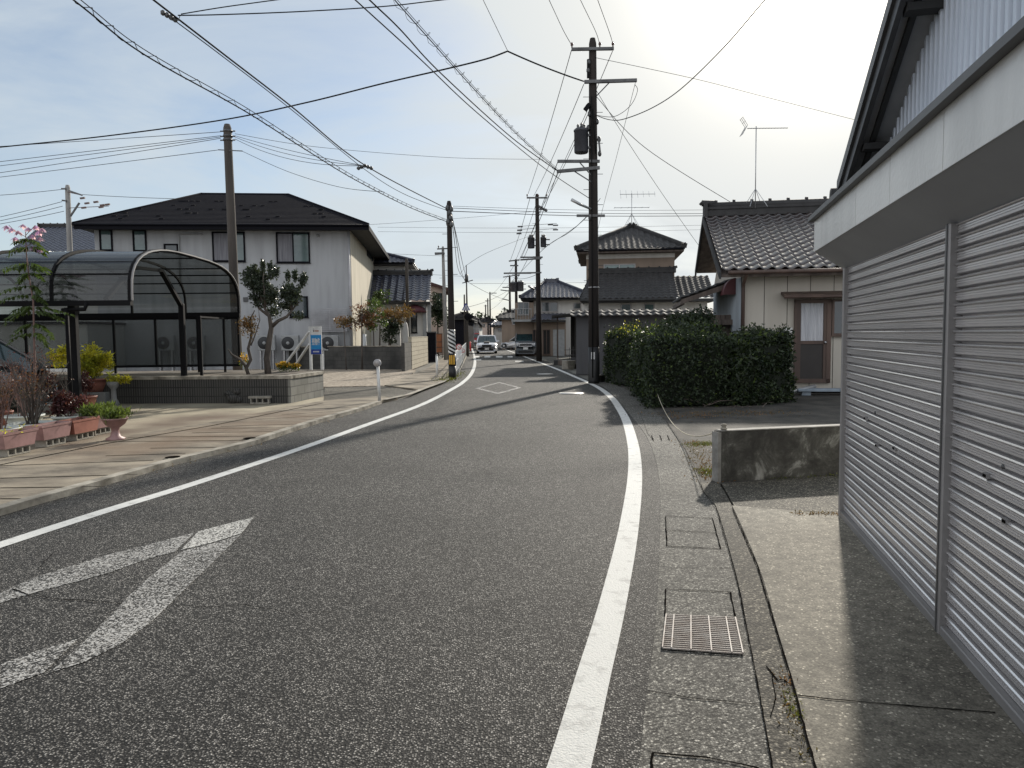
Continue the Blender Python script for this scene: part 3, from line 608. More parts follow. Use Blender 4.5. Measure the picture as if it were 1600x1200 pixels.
# sloping underside, fascia and hood above the shutters
of = .20; zb = jr(1285, 386, -of)[1]; zt = jr(1300, 322, -of)[1]; xl = jr(1273, 393, -of)[0]
zf0 = zb; zf1 = zt
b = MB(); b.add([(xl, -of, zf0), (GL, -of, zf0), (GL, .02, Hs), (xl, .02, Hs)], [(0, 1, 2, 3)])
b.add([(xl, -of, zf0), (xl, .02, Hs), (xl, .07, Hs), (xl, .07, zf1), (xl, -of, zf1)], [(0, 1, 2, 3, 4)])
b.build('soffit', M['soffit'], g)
b = MB(); x = xl; k = 0
segs = [xl, xl + .35, jr(1339, 300, -of)[0], jr(1393, 250, -of)[0], jr(1478, 170, -of)[0]]
while segs[-1] < GL: segs.append(segs[-1] + (segs[4] - segs[3]) * 1.0)
for a, c in zip(segs, segs[1:]): b.box(a + .003, c - .003, -of - .006, -of + .01, zf0, zf1)
b.box(xl, GL, -of + .002, -of + .02, zf0 + .002, zf1)
b.build('fascia', M['fascia'], g)
b = MB()
b.prism([(xl - .05, -of - .05, zf1 - .005), (xl - .05, -of - .05, zf1 + .03), (xl - .05, .0, zf1 + .12), (xl - .05, .16, zf1 + .12), (xl - .05, .16, zf1)], (GL - xl, 0, 0))
b.build('hood', M['trim'], g)
b = MB(); b.prism([(xl - .02, -.01, zf1 + .122), (xl - .02, -.012, zf1 + .15), (xl - .02, .03, zf1 + .15), (xl - .02, .03, zf1 + .122)], (GL - xl, 0, 0)); b.build('flashing', M['alu'], g)
# gable: corrugated sheet, roof edge
yw = .06; xr0, zr0 = jr(1312, 290, -.17); xr1, zr1 = jr(1396, 0, -.17); sl_ = (zr1 - zr0) / (xr1 - xr0)
def rz_(x): return zr0 + sl_ * (x - xr0)
apex = 4.6
cx0_, cz0_ = jr(1362, 236, yw); cx1_, cz1_ = jr(1460, 0, yw); csl = (cz1_ - cz0_) / (cx1_ - cx0_)
def cz_(X): return rz_(X) - .045 if X < apex else rz_(2 * apex - X) - .12
b = MB(); pw_ = .076; n = int((apex * 2) / pw_); vs = []; cols = 0
x = xr0 + .05
while x < GL:
    for dx, dy in ((0, 0), (.036, 0), (.040, -.030), (.070, -.030)):
        X = x + dx; top = cz_(X)
        top = max(top, zf1 + .13); vs.append((X, yw + dy, zf1 + .1)); vs.append((X, yw + dy, top)); cols += 1
    x += pw_
b.add(vs, [(2 * i, 2 * i + 2, 2 * i + 3, 2 * i + 1) for i in range(cols - 1)])
b.build('corrugated_gable', M['corrug'], g)
b = MB()
for y0, y1, dz0, dz1 in ((-.17, -.14, -.13, .0), (-.14, 5.5, -.06, -.02)):
    b.prism([(xr0, y0, rz_(xr0) + dz0), (apex, y0, rz_(apex) + dz0), (GL + .9, y0, rz_(2 * apex - GL - .9) + dz0), (GL + .9, y0, rz_(2 * apex - GL - .9) + dz1), (apex, y0, rz_(apex) + dz1), (xr0, y0, rz_(xr0) + dz1)], (0, y1 - y0, 0))
r_ = b.build('roof', M['metalroof'], g)
b = MB(); b.prism([(xr0, -.19, rz_(xr0) - .05), (apex, -.19, rz_(apex) - .05), (apex, -.19, rz_(apex) + .03), (xr0, -.19, rz_(xr0) + .03)], (0, .05, 0)); b.build('verge_trim', M['trim'], r_)
b = MB(); b.prism([(xr0 + .1, -.135, rz_(xr0 + .1) - .075), (apex, -.135, rz_(apex) - .075), (apex, -.135, rz_(apex) - .062), (xr0 + .1, -.135, rz_(xr0 + .1) - .062)], (0, .18, 0)); b.build('verge_soffit', M['greyboard'], r_)
b = MB(); b.prism([(xr0 + .1, -.09, rz_(xr0 + .1) - .11), (apex, -.09, rz_(apex) - .11), (apex, -.09, rz_(apex) - .075), (xr0 + .1, -.09, rz_(xr0 + .1) - .075)], (0, .03, 0)); b.build('barge_board', M['darkboard'], r_)
for x in (xr0 + .45, xr0 + 1.35, xr0 + 2.3):
    b = MB(); b.box(x, x + .09, -.13, yw, rz_(x) - .12, rz_(x) - .08); b.build('purlin_end', M['darkboard'], r_)
b = MB(); b.tube([(xr0 - .05, -.22, rz_(xr0) - .06), (xr0 - .05, 5, rz_(xr0) - .06)], .055, 8); b.tube([(xr0 - .05, -.2, rz_(xr0) - .1), (xr0 + .08, -.12, rz_(xr0) - .2), (xr0 + .5, .0, rz_(xr0) - .2)], .022, 8); b.build('gutter', M['darkboard'], r_)

# ------------------------------------------------------------------ low old concrete wall with a rope
LW = Fr(G(1122, 755), math.degrees(math.atan2((G(1322, 743) - G(1122, 755)).y, (G(1322, 743) - G(1122, 755)).x)))
hw = LW.xz(1126, 674)[1]; wl = (G(1322, 743) - G(1122, 755)).length + .2
t = thing('low_wall', 'low stained old concrete wall between the road and the garage', 'wall', LW.o, LW.yaw)
b = MB(); b.bbox(0, wl, 0, .11, -.02, hw, .012); b.build('wall_body', M['old_wall'], t)
b = MB(); b.box(-.008, .028, -.006, .116, 0, hw - .01, 0); b.box(0.03, wl, -.004, .114, hw - .002, hw + .008, 0); b.build('edge_trim', M['cap'], t)
t = thing('round_stone', 'small round weathered stone sitting on the left end of the low concrete wall', 'stone', LW.w(.085, .05, hw + .008))
b = MB(); b.lathe([(.02, 0), (.035, .008), (.03, .02), (.018, .028), (.03, .042), (.028, .055), (.005, .063)], 10); b.build('stone_body', M['kerb'], t)
a = LW.w(.0, .05, hw - .01); q = P(1027, 615, G(1030, 640).y + .1); pts = []
for i in range(21):
    s = i / 20; p = a.lerp(q, s); p.z -= .62 * 4 * s * (1 - s) * .52; pts.append(p)
b = MB(); b.tube(pts, .006, 6); tag(b.build('rope', M['rope']), 'thin pale rope drooping from the low concrete wall to the hedge', 'rope')

# ------------------------------------------------------------------ steel drain grate
q = [G(1041, 962, .008), G(1149, 967, .008), G(1161, 1023, .008), G(1035, 1014, .008)]
t = thing('drain_grate', 'rusty pale steel bar grate set in the concrete drain strip', 'drain grate', (q[0] + q[2]) / 2)
o_ = (q[0] + q[2]) / 2
b = MB(); b.add([p - o_ + Vector((0, 0, .001)) for p in q], [(0, 3, 2, 1)]); b.build('drain_pit', M['black_in'], t)
b = MB()
def bl(u, v): return (q[0].lerp(q[1], u)).lerp(q[3].lerp(q[2], u), v) - o_ + Vector((0, 0, .006))
for i in range(19): v = (i + .0) / 18; b.bar(bl(0, v), bl(1, v), .0042, .005)
b.build('bearing_bars', M['grate'], t)
b = MB()
for u in (0, .115, .36, .615, .865, 1): b.bar(bl(u, 0) + Vector((0, 0, .003)), bl(u, 1) + Vector((0, 0, .003)), .006, .006)
b.build('cross_bars', M['grate'], t)
# manhole covers
for (px, py, r_, lab) in ((893, 614.5, .33, 'bright round manhole cover beside the right edge line'), (851, 584.5, .33, 'small bright round manhole cover further up the road')):
    p = G(px, py, .004); t = thing('manhole_cover', lab, 'manhole cover', p)
    b = MB(); b.lathe([(.001, .006), (r_ - .03, .006), (r_ - .028, .002)], 28); b.build('lid', M['manhole'], t)
    b = MB(); b.lathe([(r_ - .024, .0), (r_ - .022, .006), (r_, .006), (r_ + .002, 0)], 28, cap=False); b.build('rim', M['steel'], t)

# ------------------------------------------------------------------ foliage
def leaf_cloud(n, sampler, size, asp=.5, up=.3, seed=1):
    r = random.Random(seed); vs = []; fs = []
    for i in range(n):
        p = sampler(r)
        if p is None: continue
        d = Vector((r.gauss(0, 1), r.gauss(0, 1), r.gauss(0, 1) - up)).normalized(); nn = Vector((r.gauss(0, 1), r.gauss(0, 1), r.gauss(0, .8) + up)).normalized()
        sx = d.cross(nn)
        if sx.length < .05: continue
        sx.normalize(); s = size * r.uniform(.6, 1.35); w_ = s * asp / 2; nn = sx.cross(d); k = len(vs)
        vs += [p, p + d * s * .45 + sx * w_ - nn * s * .06, p + d * s, p + d * s * .45 - sx * w_ - nn * s * .06]
        fs.append((k, k + 1, k + 2, k + 3))
    b = MB(); b.v = [tuple(v) for v in vs]; b.f = fs; b.m = [0] * len(fs); b.sm = [False] * len(fs); return b
def blob(cs):
    """cs: list of (centre, (rx, ry, rz), weight); points mostly near each lump's skin"""
    tot = sum(c[2] for c in cs)
    def f(r):
        x = r.uniform(0, tot)
        for c, rad, wt in cs:
            x -= wt
            if x <= 0: break
        d = Vector((r.gauss(0, 1), r.gauss(0, 1), r.gauss(0, 1))).normalized(); k = r.random() ** .45
        return Vector((c[0] + d.x * rad[0] * k, c[1] + d.y * rad[1] * k, c[2] + d.z * rad[2] * k))
    return f
def lumps(c, rad, n, lr, seed):
    r = random.Random(seed); out = []
    for i in range(n):
        d = Vector((r.gauss(0, 1), r.gauss(0, 1), r.gauss(0, 1))).normalized() * r.uniform(.3, .95)
        q_ = lr * r.uniform(.6, 1.3); out.append(((c[0] + d.x * rad[0], c[1] + d.y * rad[1], c[2] + d.z * rad[2]), (q_, q_, q_ * .85), q_ * q_))
    return out
def branch_net(b, base, tips, r0, seed, fork=.4, r1=None):
    r = random.Random(seed); base = Vector(base)
    for tp in tips:
        tp = Vector(tp); m1 = base.lerp(tp, .35) + Vector((r.uniform(-.1, .1), r.uniform(-.1, .1), .12)) * (tp - base).length * .6
        m2 = base.lerp(tp, .7) + Vector((r.uniform(-.1, .1), r.uniform(-.1, .1), .1)) * (tp - base).length * .4
        b.tube([base, m1, m2, tp], [r0, r0 * .75, r0 * .5, (r1 or r0 * .2)], 6)
def hedge(label, corners, top, n, seed, size=.075, mt='leaf_hedge', yellow=False):
    """corners: world outline; top: height at each corner"""
    o = sum(corners, Vector()) / len(corners); cs = [c - o for c in corners]; k = len(cs)
    t = thing('hedge', label, 'hedge', o)
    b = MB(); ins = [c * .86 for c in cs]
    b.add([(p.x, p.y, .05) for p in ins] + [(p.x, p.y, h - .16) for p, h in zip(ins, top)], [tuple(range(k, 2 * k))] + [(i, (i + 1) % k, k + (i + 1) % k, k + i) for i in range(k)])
    b.build('stems', M['hedge_core'], t)  # solid dark filler added to close gaps between the leaves, no real stems
    lens = [(cs[(i + 1) % k] - cs[i]).length for i in range(k)]; per = sum(lens)
    from mathutils import noise
    def f(r):
        if r.random() < .70:
            x = r.uniform(0, per)
            for i in range(k):
                if x <= lens[i]: break
                x -= lens[i]
            s = x / lens[i]; p = cs[i].lerp(cs[(i + 1) % k], s); h = top[i] + (top[(i + 1) % k] - top[i]) * s; z = r.random() ** .85 * h
            c = (1 - .22 * r.random() ** 1.5)
            bump_ = noise.noise(Vector((p.x * 1.6, p.y * 1.6, z * 2 + seed))) * .16 + noise.noise(Vector((p.x * 5, p.y * 5, z * 5))) * .05
            edge = max(0, z / h - .72); p = p * (c - edge * .28) + p.normalized() * bump_ * 1.6
            return Vector((p.x, p.y, z * .985 + noise.noise(p * 2.2) * .1 * z / h))
        # top surface
        a_ = [r.random() for _ in range(k)]; a_ = [x ** 2.2 for x in a_]; s = sum(a_); p = sum((c * (x / s) for c, x in zip(cs, a_)), Vector()); h = sum(hh * x / s for hh, x in zip(top, a_))
        return Vector((p.x, p.y, h + noise.noise(Vector((p.x * 1.7, p.y * 1.7, seed))) * .26 + noise.noise(Vector((p.x * 6, p.y * 6, seed))) * .07 - r.random() ** 2 * .15 + (r.random() ** 7) * .22))
    leaf_cloud(n, f, size, .45, .1, seed).build('foliage', M[mt], t)
    leaf_cloud(n // 12, f, size * 1.1, .42, -.1, seed + 70).build('lighter_leaves', M['leaf_fresh2'], t)  # paler leaf colour stands in for highlights on the hedge
    leaf_cloud(n // 14, lambda r: (lambda q: q + Vector((0, 0, .03)) if q.z > max(top) * .86 else None)(f(r)), size * .9, .45, -.3, seed + 50).build('new_leaves', M['leaf_yellow'] if yellow else M['leaf_fresh2'], t)
    return t
def lift(px, py): p = G(px, py); return Vector((p.x, p.y, 0))
hc = lift(1010, 640); he = lift(1238, 629); hl = lift(985, 612)
deep = Vector((.25, 1.3, 0))
hm = lift(1150, 637)
hedge('big dense dark green clipped hedge between the road and the cream house', [hc, hm, hm + Vector((.1, 1.4, 0)), hl + Vector((1.5, .9, 0)), hl], [1.50, 1.40, 1.42, 1.52, 1.50], 40000, 3)
hedge('smaller looser dark bush at the right end of the hedge by the brown door', [hm + Vector((.05, .05, 0)), he, he + Vector((.2, 1.1, 0)), hm + Vector((.1, 1.3, 0))], [1.30, 1.42, 1.42, 1.36], 15000, 8, size=.085)
h0 = lift(952, 600); h1 = lift(982, 606)
hedge('smaller rounded hedge end with yellow tinged top behind the utility pole', [h1, h1 + Vector((1.2, .3, 0)), h0 + Vector((1.3, 1.8, 0)), h0 + Vector((0, 1.3, 0)), h0], [1.55, 1.6, 1.6, 1.55, 1.5], 15000, 4, yellow=True)
pb = P(1076, 500, 18.2); t = thing('camellia_bush', 'tall dark rounded evergreen bush rising behind the hedge', 'bush', (pb.x, pb.y, 0))
cs = lumps((0, 0, 1.55), (.62, .5, .62), 30, .28, 5)
b = MB(); branch_net(b, (0, 0, 0), [(-.3, 0, 1.3), (.3, .1, 1.4), (0, 0, 1.6)], .05, 3); b.build('trunk', M['bark'], t)
leaf_cloud(9000, blob(cs), .085, .5, .2, 6).build('foliage', M['leaf_dark'], t)
b = MB(); r = random.Random(4)                              # dead twigs and prunings under the hedge
def twigs(px0, px1, py0, py1, n, l0, l1, rad, seed, z=.03):
    r = random.Random(seed); b = MB(); p0 = G((px0 + px1) / 2, (py0 + py1) / 2)
    for i in range(n):
        p = G(r.uniform(px0, px1), r.uniform(py0, py1)) - p0; a = r.uniform(0, math.pi); l = r.uniform(l0, l1); d = Vector((math.cos(a), math.sin(a) * .6, r.uniform(-.05, .35))) * l; zz = z * r.uniform(.3, 1.6)
        b.tube([p + Vector((0, 0, zz)), p + d * .5 + Vector((0, 0, zz + r.uniform(0, .04))), p + d + Vector((0, 0, zz))], rad * r.uniform(.6, 1.2), 5)
    return b, p0
b, p0 = twigs(1060, 1200, 628, 639, 40, .12, .5, .007, 9); o = b.build('brushwood', M['wood_old']); o.location = p0; tag(o, 'untidy pile of dead branches lying at the foot of the hedge', 'branches')
# yard ground behind the low wall
b = MB(); b.slab([(v.x, v.y) for v in gp([(1127, 757), (1340, 741), (1500, 741), (1500, 608), (960, 596), (975, 607), (1000, 622), (1022, 640), (1042, 660), (1057, 680), (1072, 705), (1090, 740), (1100, 770)])], -.05, .008); struct('yard', b, M['yard'])
# weeds along the joints
def weeds(label, px, n, size, mt, seed, spread=.06, h=.05):
    r = random.Random(seed); ps = [G(*p) for p in px]; o = ps[0].copy()
    def f(r):
        i = r.randrange(len(ps) - 1) if len(ps) > 1 else 0; p = ps[i].lerp(ps[min(i + 1, len(ps) - 1)], r.random()) - o
        return p + Vector((r.gauss(0, spread), r.gauss(0, spread), r.uniform(0.005, h)))
    ob = leaf_cloud(n, f, size, .3, -.6, seed).build('weeds', M[mt]); ob.location = o; ob['kind'] = 'stuff'; ob['label'] = label; return ob
weeds('small weeds in the cracked kerb strip', [(1231, 1078), (1240, 1110), (1250, 1130)], 220, .016, 'moss', 3, .018, .014)
weeds('dry leaf litter in the kerb strip', [(1215, 1050), (1240, 1130), (1262, 1190)], 240, .020, 'leaf_brown', 5, .025, .010)
weeds('mossy weeds at the foot of the low wall', [(1100, 745), (1106, 735), (1112, 745)], 420, .025, 'moss', 4, .06, .02)
weeds('weeds along the base of the low wall', [(1200, 752), (1260, 748), (1310, 745)], 120, .025, 'moss', 8, .02, .03)
weeds('brown leaf litter and soil beside the low wall', [(1078, 690), (1098, 720), (1112, 752)], 900, .028, 'leaf_brown', 16, .10, .012)
weeds('green moss patch beside the low wall', [(1085, 697), (1112, 693)], 1500, .018, 'moss', 17, .10, .012)
weeds('leaf litter under the hedge and along the yard', [(1040, 650), (1120, 648), (1230, 645)], 900, .035, 'leaf_brown', 18, .3, .012)
weeds('scattered dry leaves by the left kerb', [(150, 764), (275, 728), (415, 690), (560, 645)], 90, .03, 'leaf_brown', 19, .07, .012)
weeds('weeds growing round the striped pole', [(690, 598), (705, 592), (714, 583)], 900, .07, 'moss', 14, .18, .08)
weeds('leaf litter at the garage corner', [(1240, 806), (1312, 806)], 260, .025, 'leaf_brown', 10, .04, .02)
# ------------------------------------------------------------------ tiled roofs, windows
def tile_slope(b, e0, e1, r0, r1, w_=.28, c_=.24, amp=.045, lip=.03, seg=6, maxrow=60):
    """curved pan tiles in courses between the eave e0-e1 and the ridge r0-r1"""
    e0, e1, r0, r1 = map(Vector, (e0, e1, r0, r1)); ux = (e1 - e0).normalized()
    rise = (r0 - e0) - ux * (r0 - e0).dot(ux); Ls = rise.length; vy = rise.normalized(); nn = ux.cross(vy)
    if nn.z < 0: nn = -nn
    a0, a1 = 0, (e1 - e0).dot(ux); b0, b1 = (r0 - e0).dot(ux), (r1 - e0).dot(ux)
    rows = max(2, min(maxrow, round(Ls / c_))); c_ = Ls / rows
    lo, hi = min(a0, b0), max(a1, b1); n = int((hi - lo) / w_ * seg) + 1; us = [lo + i * w_ / seg for i in range(n + 1)]
    def hgt(u):
        t = (u / w_) % 1.0
        return amp * (math.cos(2 * math.pi * t) * .5 + .5) ** 1.6
    idx = []
    for k in range(rows):
        for q, lp in ((0, 0), (.01, lip * .55), (.06, lip * .9), (.16, lip), (.97, .1 * lip)):
            v = (k + q) * c_; s = v / Ls; x0 = a0 + (b0 - a0) * s; x1 = a1 + (b1 - a1) * s; row = []
            for u in us:
                uu = min(max(u, x0), x1); row.append(e0 + ux * uu + vy * v + nn * (hgt(uu) + lp))
            idx.append(row)
    vs = [p for row in idx for p in row]; m = len(us); fs = []
    for i in range(len(idx) - 1):
        for j in range(m - 1):
            a = idx[i][j]; c = idx[i][j + 1]; d = idx[i + 1][j + 1]; e = idx[i + 1][j]
            if (a - c).length < 1e-4 and (d - e).length < 1e-4: continue
            fs.append((i * m + j, i * m + j + 1, (i + 1) * m + j + 1, (i + 1) * m + j))
    b.add(vs, fs, 0, True)
def ridge(b, a, c, w_=.2, h=.22, end=True, caps=True):
    a = Vector(a); c = Vector(c); up = Vector((0, 0, 1)); d = (c - a).normalized()
    b.bar(a + up * h * .4, c + up * h * .4, w_, h * .8); b.bar(a + up * h * .62, c + up * h * .62, w_ * 1.25, h * .1); b.tube([a + up * h * .9, c + up * h * .9], w_ * .42, 8)
    if caps:
        L_ = (c - a).length; n = max(1, int(L_ / .5))
        for i in range(n): p = a.lerp(c, (i + .5) / n) + up * (h * .9 + w_ * .36); b.tube([p, p + d * .07], w_ * .3, 8)
    if end:
        for p, s in ((a, -1), (c, 1)):
            q = p + d * s * .02 + up * h * .55; b.bar(q - d * .05, q + d * .05, w_ * 1.7, h * 1.35); b.tube([q + up * h * .6 - d * .07, q + up * h * .75 + d * s * .12], w_ * .33, 8)
def hip_roof(t, x0, x1, y0, y1, ze, rx0, rx1, ry, zr, mt, w_=.3, c_=.28, seg=5, name='roof', soffit=None, gut=True, tiles=True):
    b = MB(); E = [(x0, y0, ze), (x1, y0, ze), (x1, y1, ze), (x0, y1, ze)]; r0, r1 = (rx0, ry, zr), (rx1, ry, zr)
    for e0, e1, q0, q1 in ((E[0], E[1], r0, r1), (E[1], E[2], r1, r1), (E[2], E[3], r1, r0), (E[3], E[0], r0, r0)):
        if tiles: tile_slope(b, e0, e1, q0, q1, w_, c_, seg=seg)
        else: tile_slope(b, e0, e1, q0, q1, .9, .32, amp=.0, lip=.022, seg=1)
    o = b.build(name, mt, t)
    b = MB()
    if tiles:
        if rx1 - rx0 > .4: ridge(b, r0, r1)
        for e, q in ((E[0], r0), (E[1], r1), (E[2], r1), (E[3], r0)): ridge(b, Vector(e) + (Vector(q) - Vector(e)) * .02, q, .17, .17, end=True, caps=False)
    else:
        b.tube([r0, r1], .07, 6)
        for e, q in ((E[0], r0), (E[1], r1), (E[2], r1), (E[3], r0)): b.tube([Vector(e) + Vector((0, 0, .03)), Vector(q) + Vector((0, 0, .03))], .05, 6)
    b.build('ridge_cap', mt, o)
    b = MB(); b.box(x0 + .03, x1 - .03, y0 + .03, y1 - .03, ze - .16, ze - .02); b.build('eaves', soffit or M['darkboard'], o)
    if gut:
        b = MB(); b.tube([(x0, y0 - .05, ze - .04), (x1, y0 - .05, ze - .04)], .05, 8); b.build('gutter', M['win_frame'], o)
    return o
def window(t, x0, x1, z0, z1, y=0, panes=2, fr='win_frame', gl='win_glass', fw=.05, curt=None, name='window', d=.05):
    b = MB()
    for a in ((x0, x1, z0, z0 + fw), (x0, x1, z1 - fw, z1), (x0, x0 + fw, z0 + fw, z1 - fw), (x1 - fw, x1, z0 + fw, z1 - fw)): b.box(a[0], a[1], y - d, y + .01, a[2], a[3])
    w_ = (x1 - x0 - 2 * fw) / panes
    for i in range(1, panes): x = x0 + fw + w_ * i; b.box(x - fw * .4, x + fw * .4, y - d + .005, y + .01, z0 + fw, z1 - fw)
    b.box(x0 - .03, x1 + .03, y - d - .025, y - d + .02, z0 - .03, z0 - .002)
    f = b.build(name, M[fr], t)
    for i in range(panes):
        b = MB(); X = x0 + fw + w_ * i; g_ = gl if not (curt and i < curt) else 'curtain_dim'
        b.box(X, X + w_, y - .016, y + .008, z0 + fw, z1 - fw); b.build('pane', M[g_], f)
    return f

# ------------------------------------------------------------------ right: cream house with brown tiled roof
pc = G(1157, 614.5); H = Fr((pc.x, pc.y, 0), -9)
ez = H.xz(1200, 421, -.55)[1]; rz1, ry1 = None, 3.6
t = thing('tile_roof_house', 'cream panelled bungalow with glossy brown wavy tiles and a brown glazed door', 'house', H.o, H.yaw)
rzz = P(1180, 334, (H.w(2, ry1)).y).z
WX = 7.5
b = MB(); b.box(0, WX, 0, 6, -.05, ez - .02); 
b.prism([(0, .0, ez - .03), (0, 6, ez - .03), (0, ry1, rzz - .35)], (.1, 0, 0)); b.build('wall', M['panel_cream'], t)
b = MB(); x = .0
while x < WX: b.box(x - .006, x + .006, -.004, .01, .12, ez - .1); x += .535
b.box(0, WX, -.012, .0, -.05, .10, 0); b.build('wall_joints', M['joint'], t)
b = MB(); tile_slope(b, (-.55, -.55, ez), (WX, -.55, ez), (-.55, ry1, rzz), (WX, ry1, rzz), .29, .30, amp=.06, lip=.026, seg=12)
rf = b.build('roof', M['tile_brown'], t)
b = MB(); tile_slope(b, (WX, ry1 + 2.4, rzz - 1.35), (-.55, ry1 + 2.4, rzz - 1.35), (WX, ry1, rzz), (-.55, ry1, rzz), .27, .3, seg=4); b.build('back_slope', M['tile_brown'], rf)
b = MB(); ridge(b, (-.5, ry1, rzz - .02), (WX, ry1, rzz - .02), .26, .34); b.tube([(-.62, ry1, rzz + .38), (-.25, ry1, rzz + .36)], .09, 8); b.build('ridge_cap', M['tile_dark'], rf)
b = MB()
for (ya, za, yb, zb_) in ((-.55, ez, ry1, rzz), (ry1 + 2.4, rzz - 1.35, ry1, rzz)):
    b.prism([(-.6, ya, za - .20), (-.6, yb, zb_ - .18), (-.6, yb, zb_ + .0), (-.6, ya, za - .02)], (.05, 0, 0))
b.build('barge_board', M['darkboard'], rf)
b = MB(); b.prism([(-.54, -.5, ez - .1), (-.54, ry1, rzz - .1), (-.54, ry1 + 2.3, rzz - 1.4), (-.54, ry1 + 2.3, rzz - 1.46), (-.54, ry1, rzz - .16), (-.54, -.5, ez - .16)], (WX, 0, 0)); b.build('eaves', M['wood_old'], rf)
b = MB(); b.tube([(-.4, -.62, ez - .06), (WX, -.62, ez - .06)], .05, 8); b.tube([(.03, -.6, ez - .08), (.03, -.1, ez - .3), (.03, -.07, ez - .4), (.03, -.07, .1)], .042, 8); b.build('gutter', M['wood_brown'], t)
dx0, dz1 = H.xz(1241, 468); dx1, dz0 = H.xz(1296, 598)
b = MB()
for a in ((dx0, dx0 + .08, dz0, dz1), (dx1 - .10, dx1, dz0, dz1), (dx0, dx1, dz1 - .09, dz1), (dx0, dx1, dz0, dz0 + .1)): b.box(a[0], a[1], -.07, 0.01, a[2], a[3])
zm = H.xz(1260, 535)[1]; b.box(dx0 + .08, dx1 - .1, -.06, .0, zm - .04, zm + .04)
for x in (dx0 + .08, dx1 - .17): b.box(x, x + .07, -.055, .0, dz0 + .1, dz1 - .09)
d_ = b.build('door', M['wood_brown'], t)
b = MB(); vs = []; n = 40
for i in range(n + 1):
    x = dx0 + .15 + (dx1 - dx0 - .32) * i / n; y = -.022 - .012 * math.sin(i * 1.35) - .006 * math.sin(i * .5); vs += [(x, y, zm + .04), (x, y, dz1 - .1)]
b.add(vs, [(2 * i, 2 * i + 2, 2 * i + 3, 2 * i + 1) for i in range(n)], 0, True); b.build('curtain', M['curtain'], d_)
b = MB(); b.box(dx0 + .15, dx1 - .17, -.03, -.004, dz0 + .1, zm - .04); b.build('lower_panel', M['door_panel'], d_)
b = MB(); b.lathe([(.001, 0), (.03, .01), (.032, .04), (.012, .06)], 10, M=Matrix.Translation((dx1 - .13, -.06, zm)) @ Matrix.Rotation(R(90), 4, 'X')); b.build('handle', M['chrome'], d_)
wx0, wz1 = H.xz(1300, 468); window(t, wx0, wx0 + 1.1, H.xz(1310, 524)[1], wz1, 0, 2, 'wood_brown', 'win_glass', .05)
ax0, az1 = H.xz(1225, 458, -.35)
b = MB(); b.prism([(ax0, -.42, az1 - .13), (ax0, -.42, az1 - .05), (ax0, 0, az1 + .05), (ax0, 0, az1 - .02)], (4, 0, 0)); b.tube([(ax0, -.45, az1 - .1), (ax0 + 4, -.45, az1 - .1)], .035, 8); b.build('awning', M['wood_brown'], t)
nx0, nz1 = H.xz(1224, 512, -.01); nx1, nz0 = H.xz(1238, 526, -.01)
b = MB(); b.box(nx0, nx1, -.02, -.006, nz0, nz1); tag(b.build('notice', M['white_paint']), 'blank white notice fixed to the cream wall left of the door', 'notice'); o = bpy.data.objects['notice']; o.location = H.o; o.rotation_euler = (0, 0, H.yaw)
b = MB(); b.box(0, WX, .002, .06, 0, 0)                     # (foundation kept by wall)
# side face: corrugated strip, red arched hood and small tiled lean-to with old boards
b = MB(); b.box(-.012, -.002, .05, 5.9, .1, ez - .12)
for i in range(60): b.box(-.028, -.012, .1 + i * .096, .14 + i * .096, .1, ez - .14)
b.build('side_cladding', M['blue_wall'], t)
b = MB(); hy, hz0 = H.yz(1147, 461, -.03); hy = max(.3, hy - .3); hr, hd = .30, .42
for k in range(12):
    a0 = math.pi / 2 * k / 12; a1 = math.pi / 2 * (k + 1) / 12
    q0_ = (-.03 - hr * math.sin(a0), hz0 + hd * math.cos(a0)); q1_ = (-.03 - hr * math.sin(a1), hz0 + hd * math.cos(a1))
    b.add([(q0_[0], hy, q0_[1]), (q1_[0], hy, q1_[1]), (q1_[0], hy + .8, q1_[1]), (q0_[0], hy + .8, q0_[1])], [(0, 1, 2, 3)])
    b.add([(-.03, hy, hz0), (q0_[0], hy, q0_[1]), (q1_[0], hy, q1_[1])], [(0, 1, 2)])
b.build('window_hood', mat('hood_red', (.10, .030, .035), rough=.6), t)
lz = ez - .25; lex, lez = H.xz(1064, 467, 1.3); b = MB(); tile_slope(b, (lex, 5.0, lez), (lex, 1.3, lez), (-.0, 5.0, lz + .15), (-.0, 1.3, lz + .15), .27, .25, amp=.05, seg=6); ln = b.build('lean_to', M['tile_dark'], t)
b = MB(); b.prism([(lex, 1.28, lez - .14), (0, 1.28, lz - .02), (0, 1.28, lz + .12), (lex, 1.28, lez - .02)], (0, .05, 0)); b.bar((lex + .05, 1.4, lez - .1), (lex + .05, 4.9, lez - .1), .1, .1); b.bar((-1.2, 1.34, lz - .95), (0, 1.34, lz - .95), .1, .14); b.build('rafters', M['wood_old'], ln)
b = MB()
for i in range(9): x = -1.25 + i * .135; b.box(x, x + .128, 1.55 + (i % 2) * .008, 1.62, 0, lz - .75)
b.build('board_wall', M['wood_old'], ln)
b = MB(); b.box(-1.3, .0, 1.3, 1.5, lz - 1.02, lz - .92); b.build('board_shelf', M['wood_old'], ln)
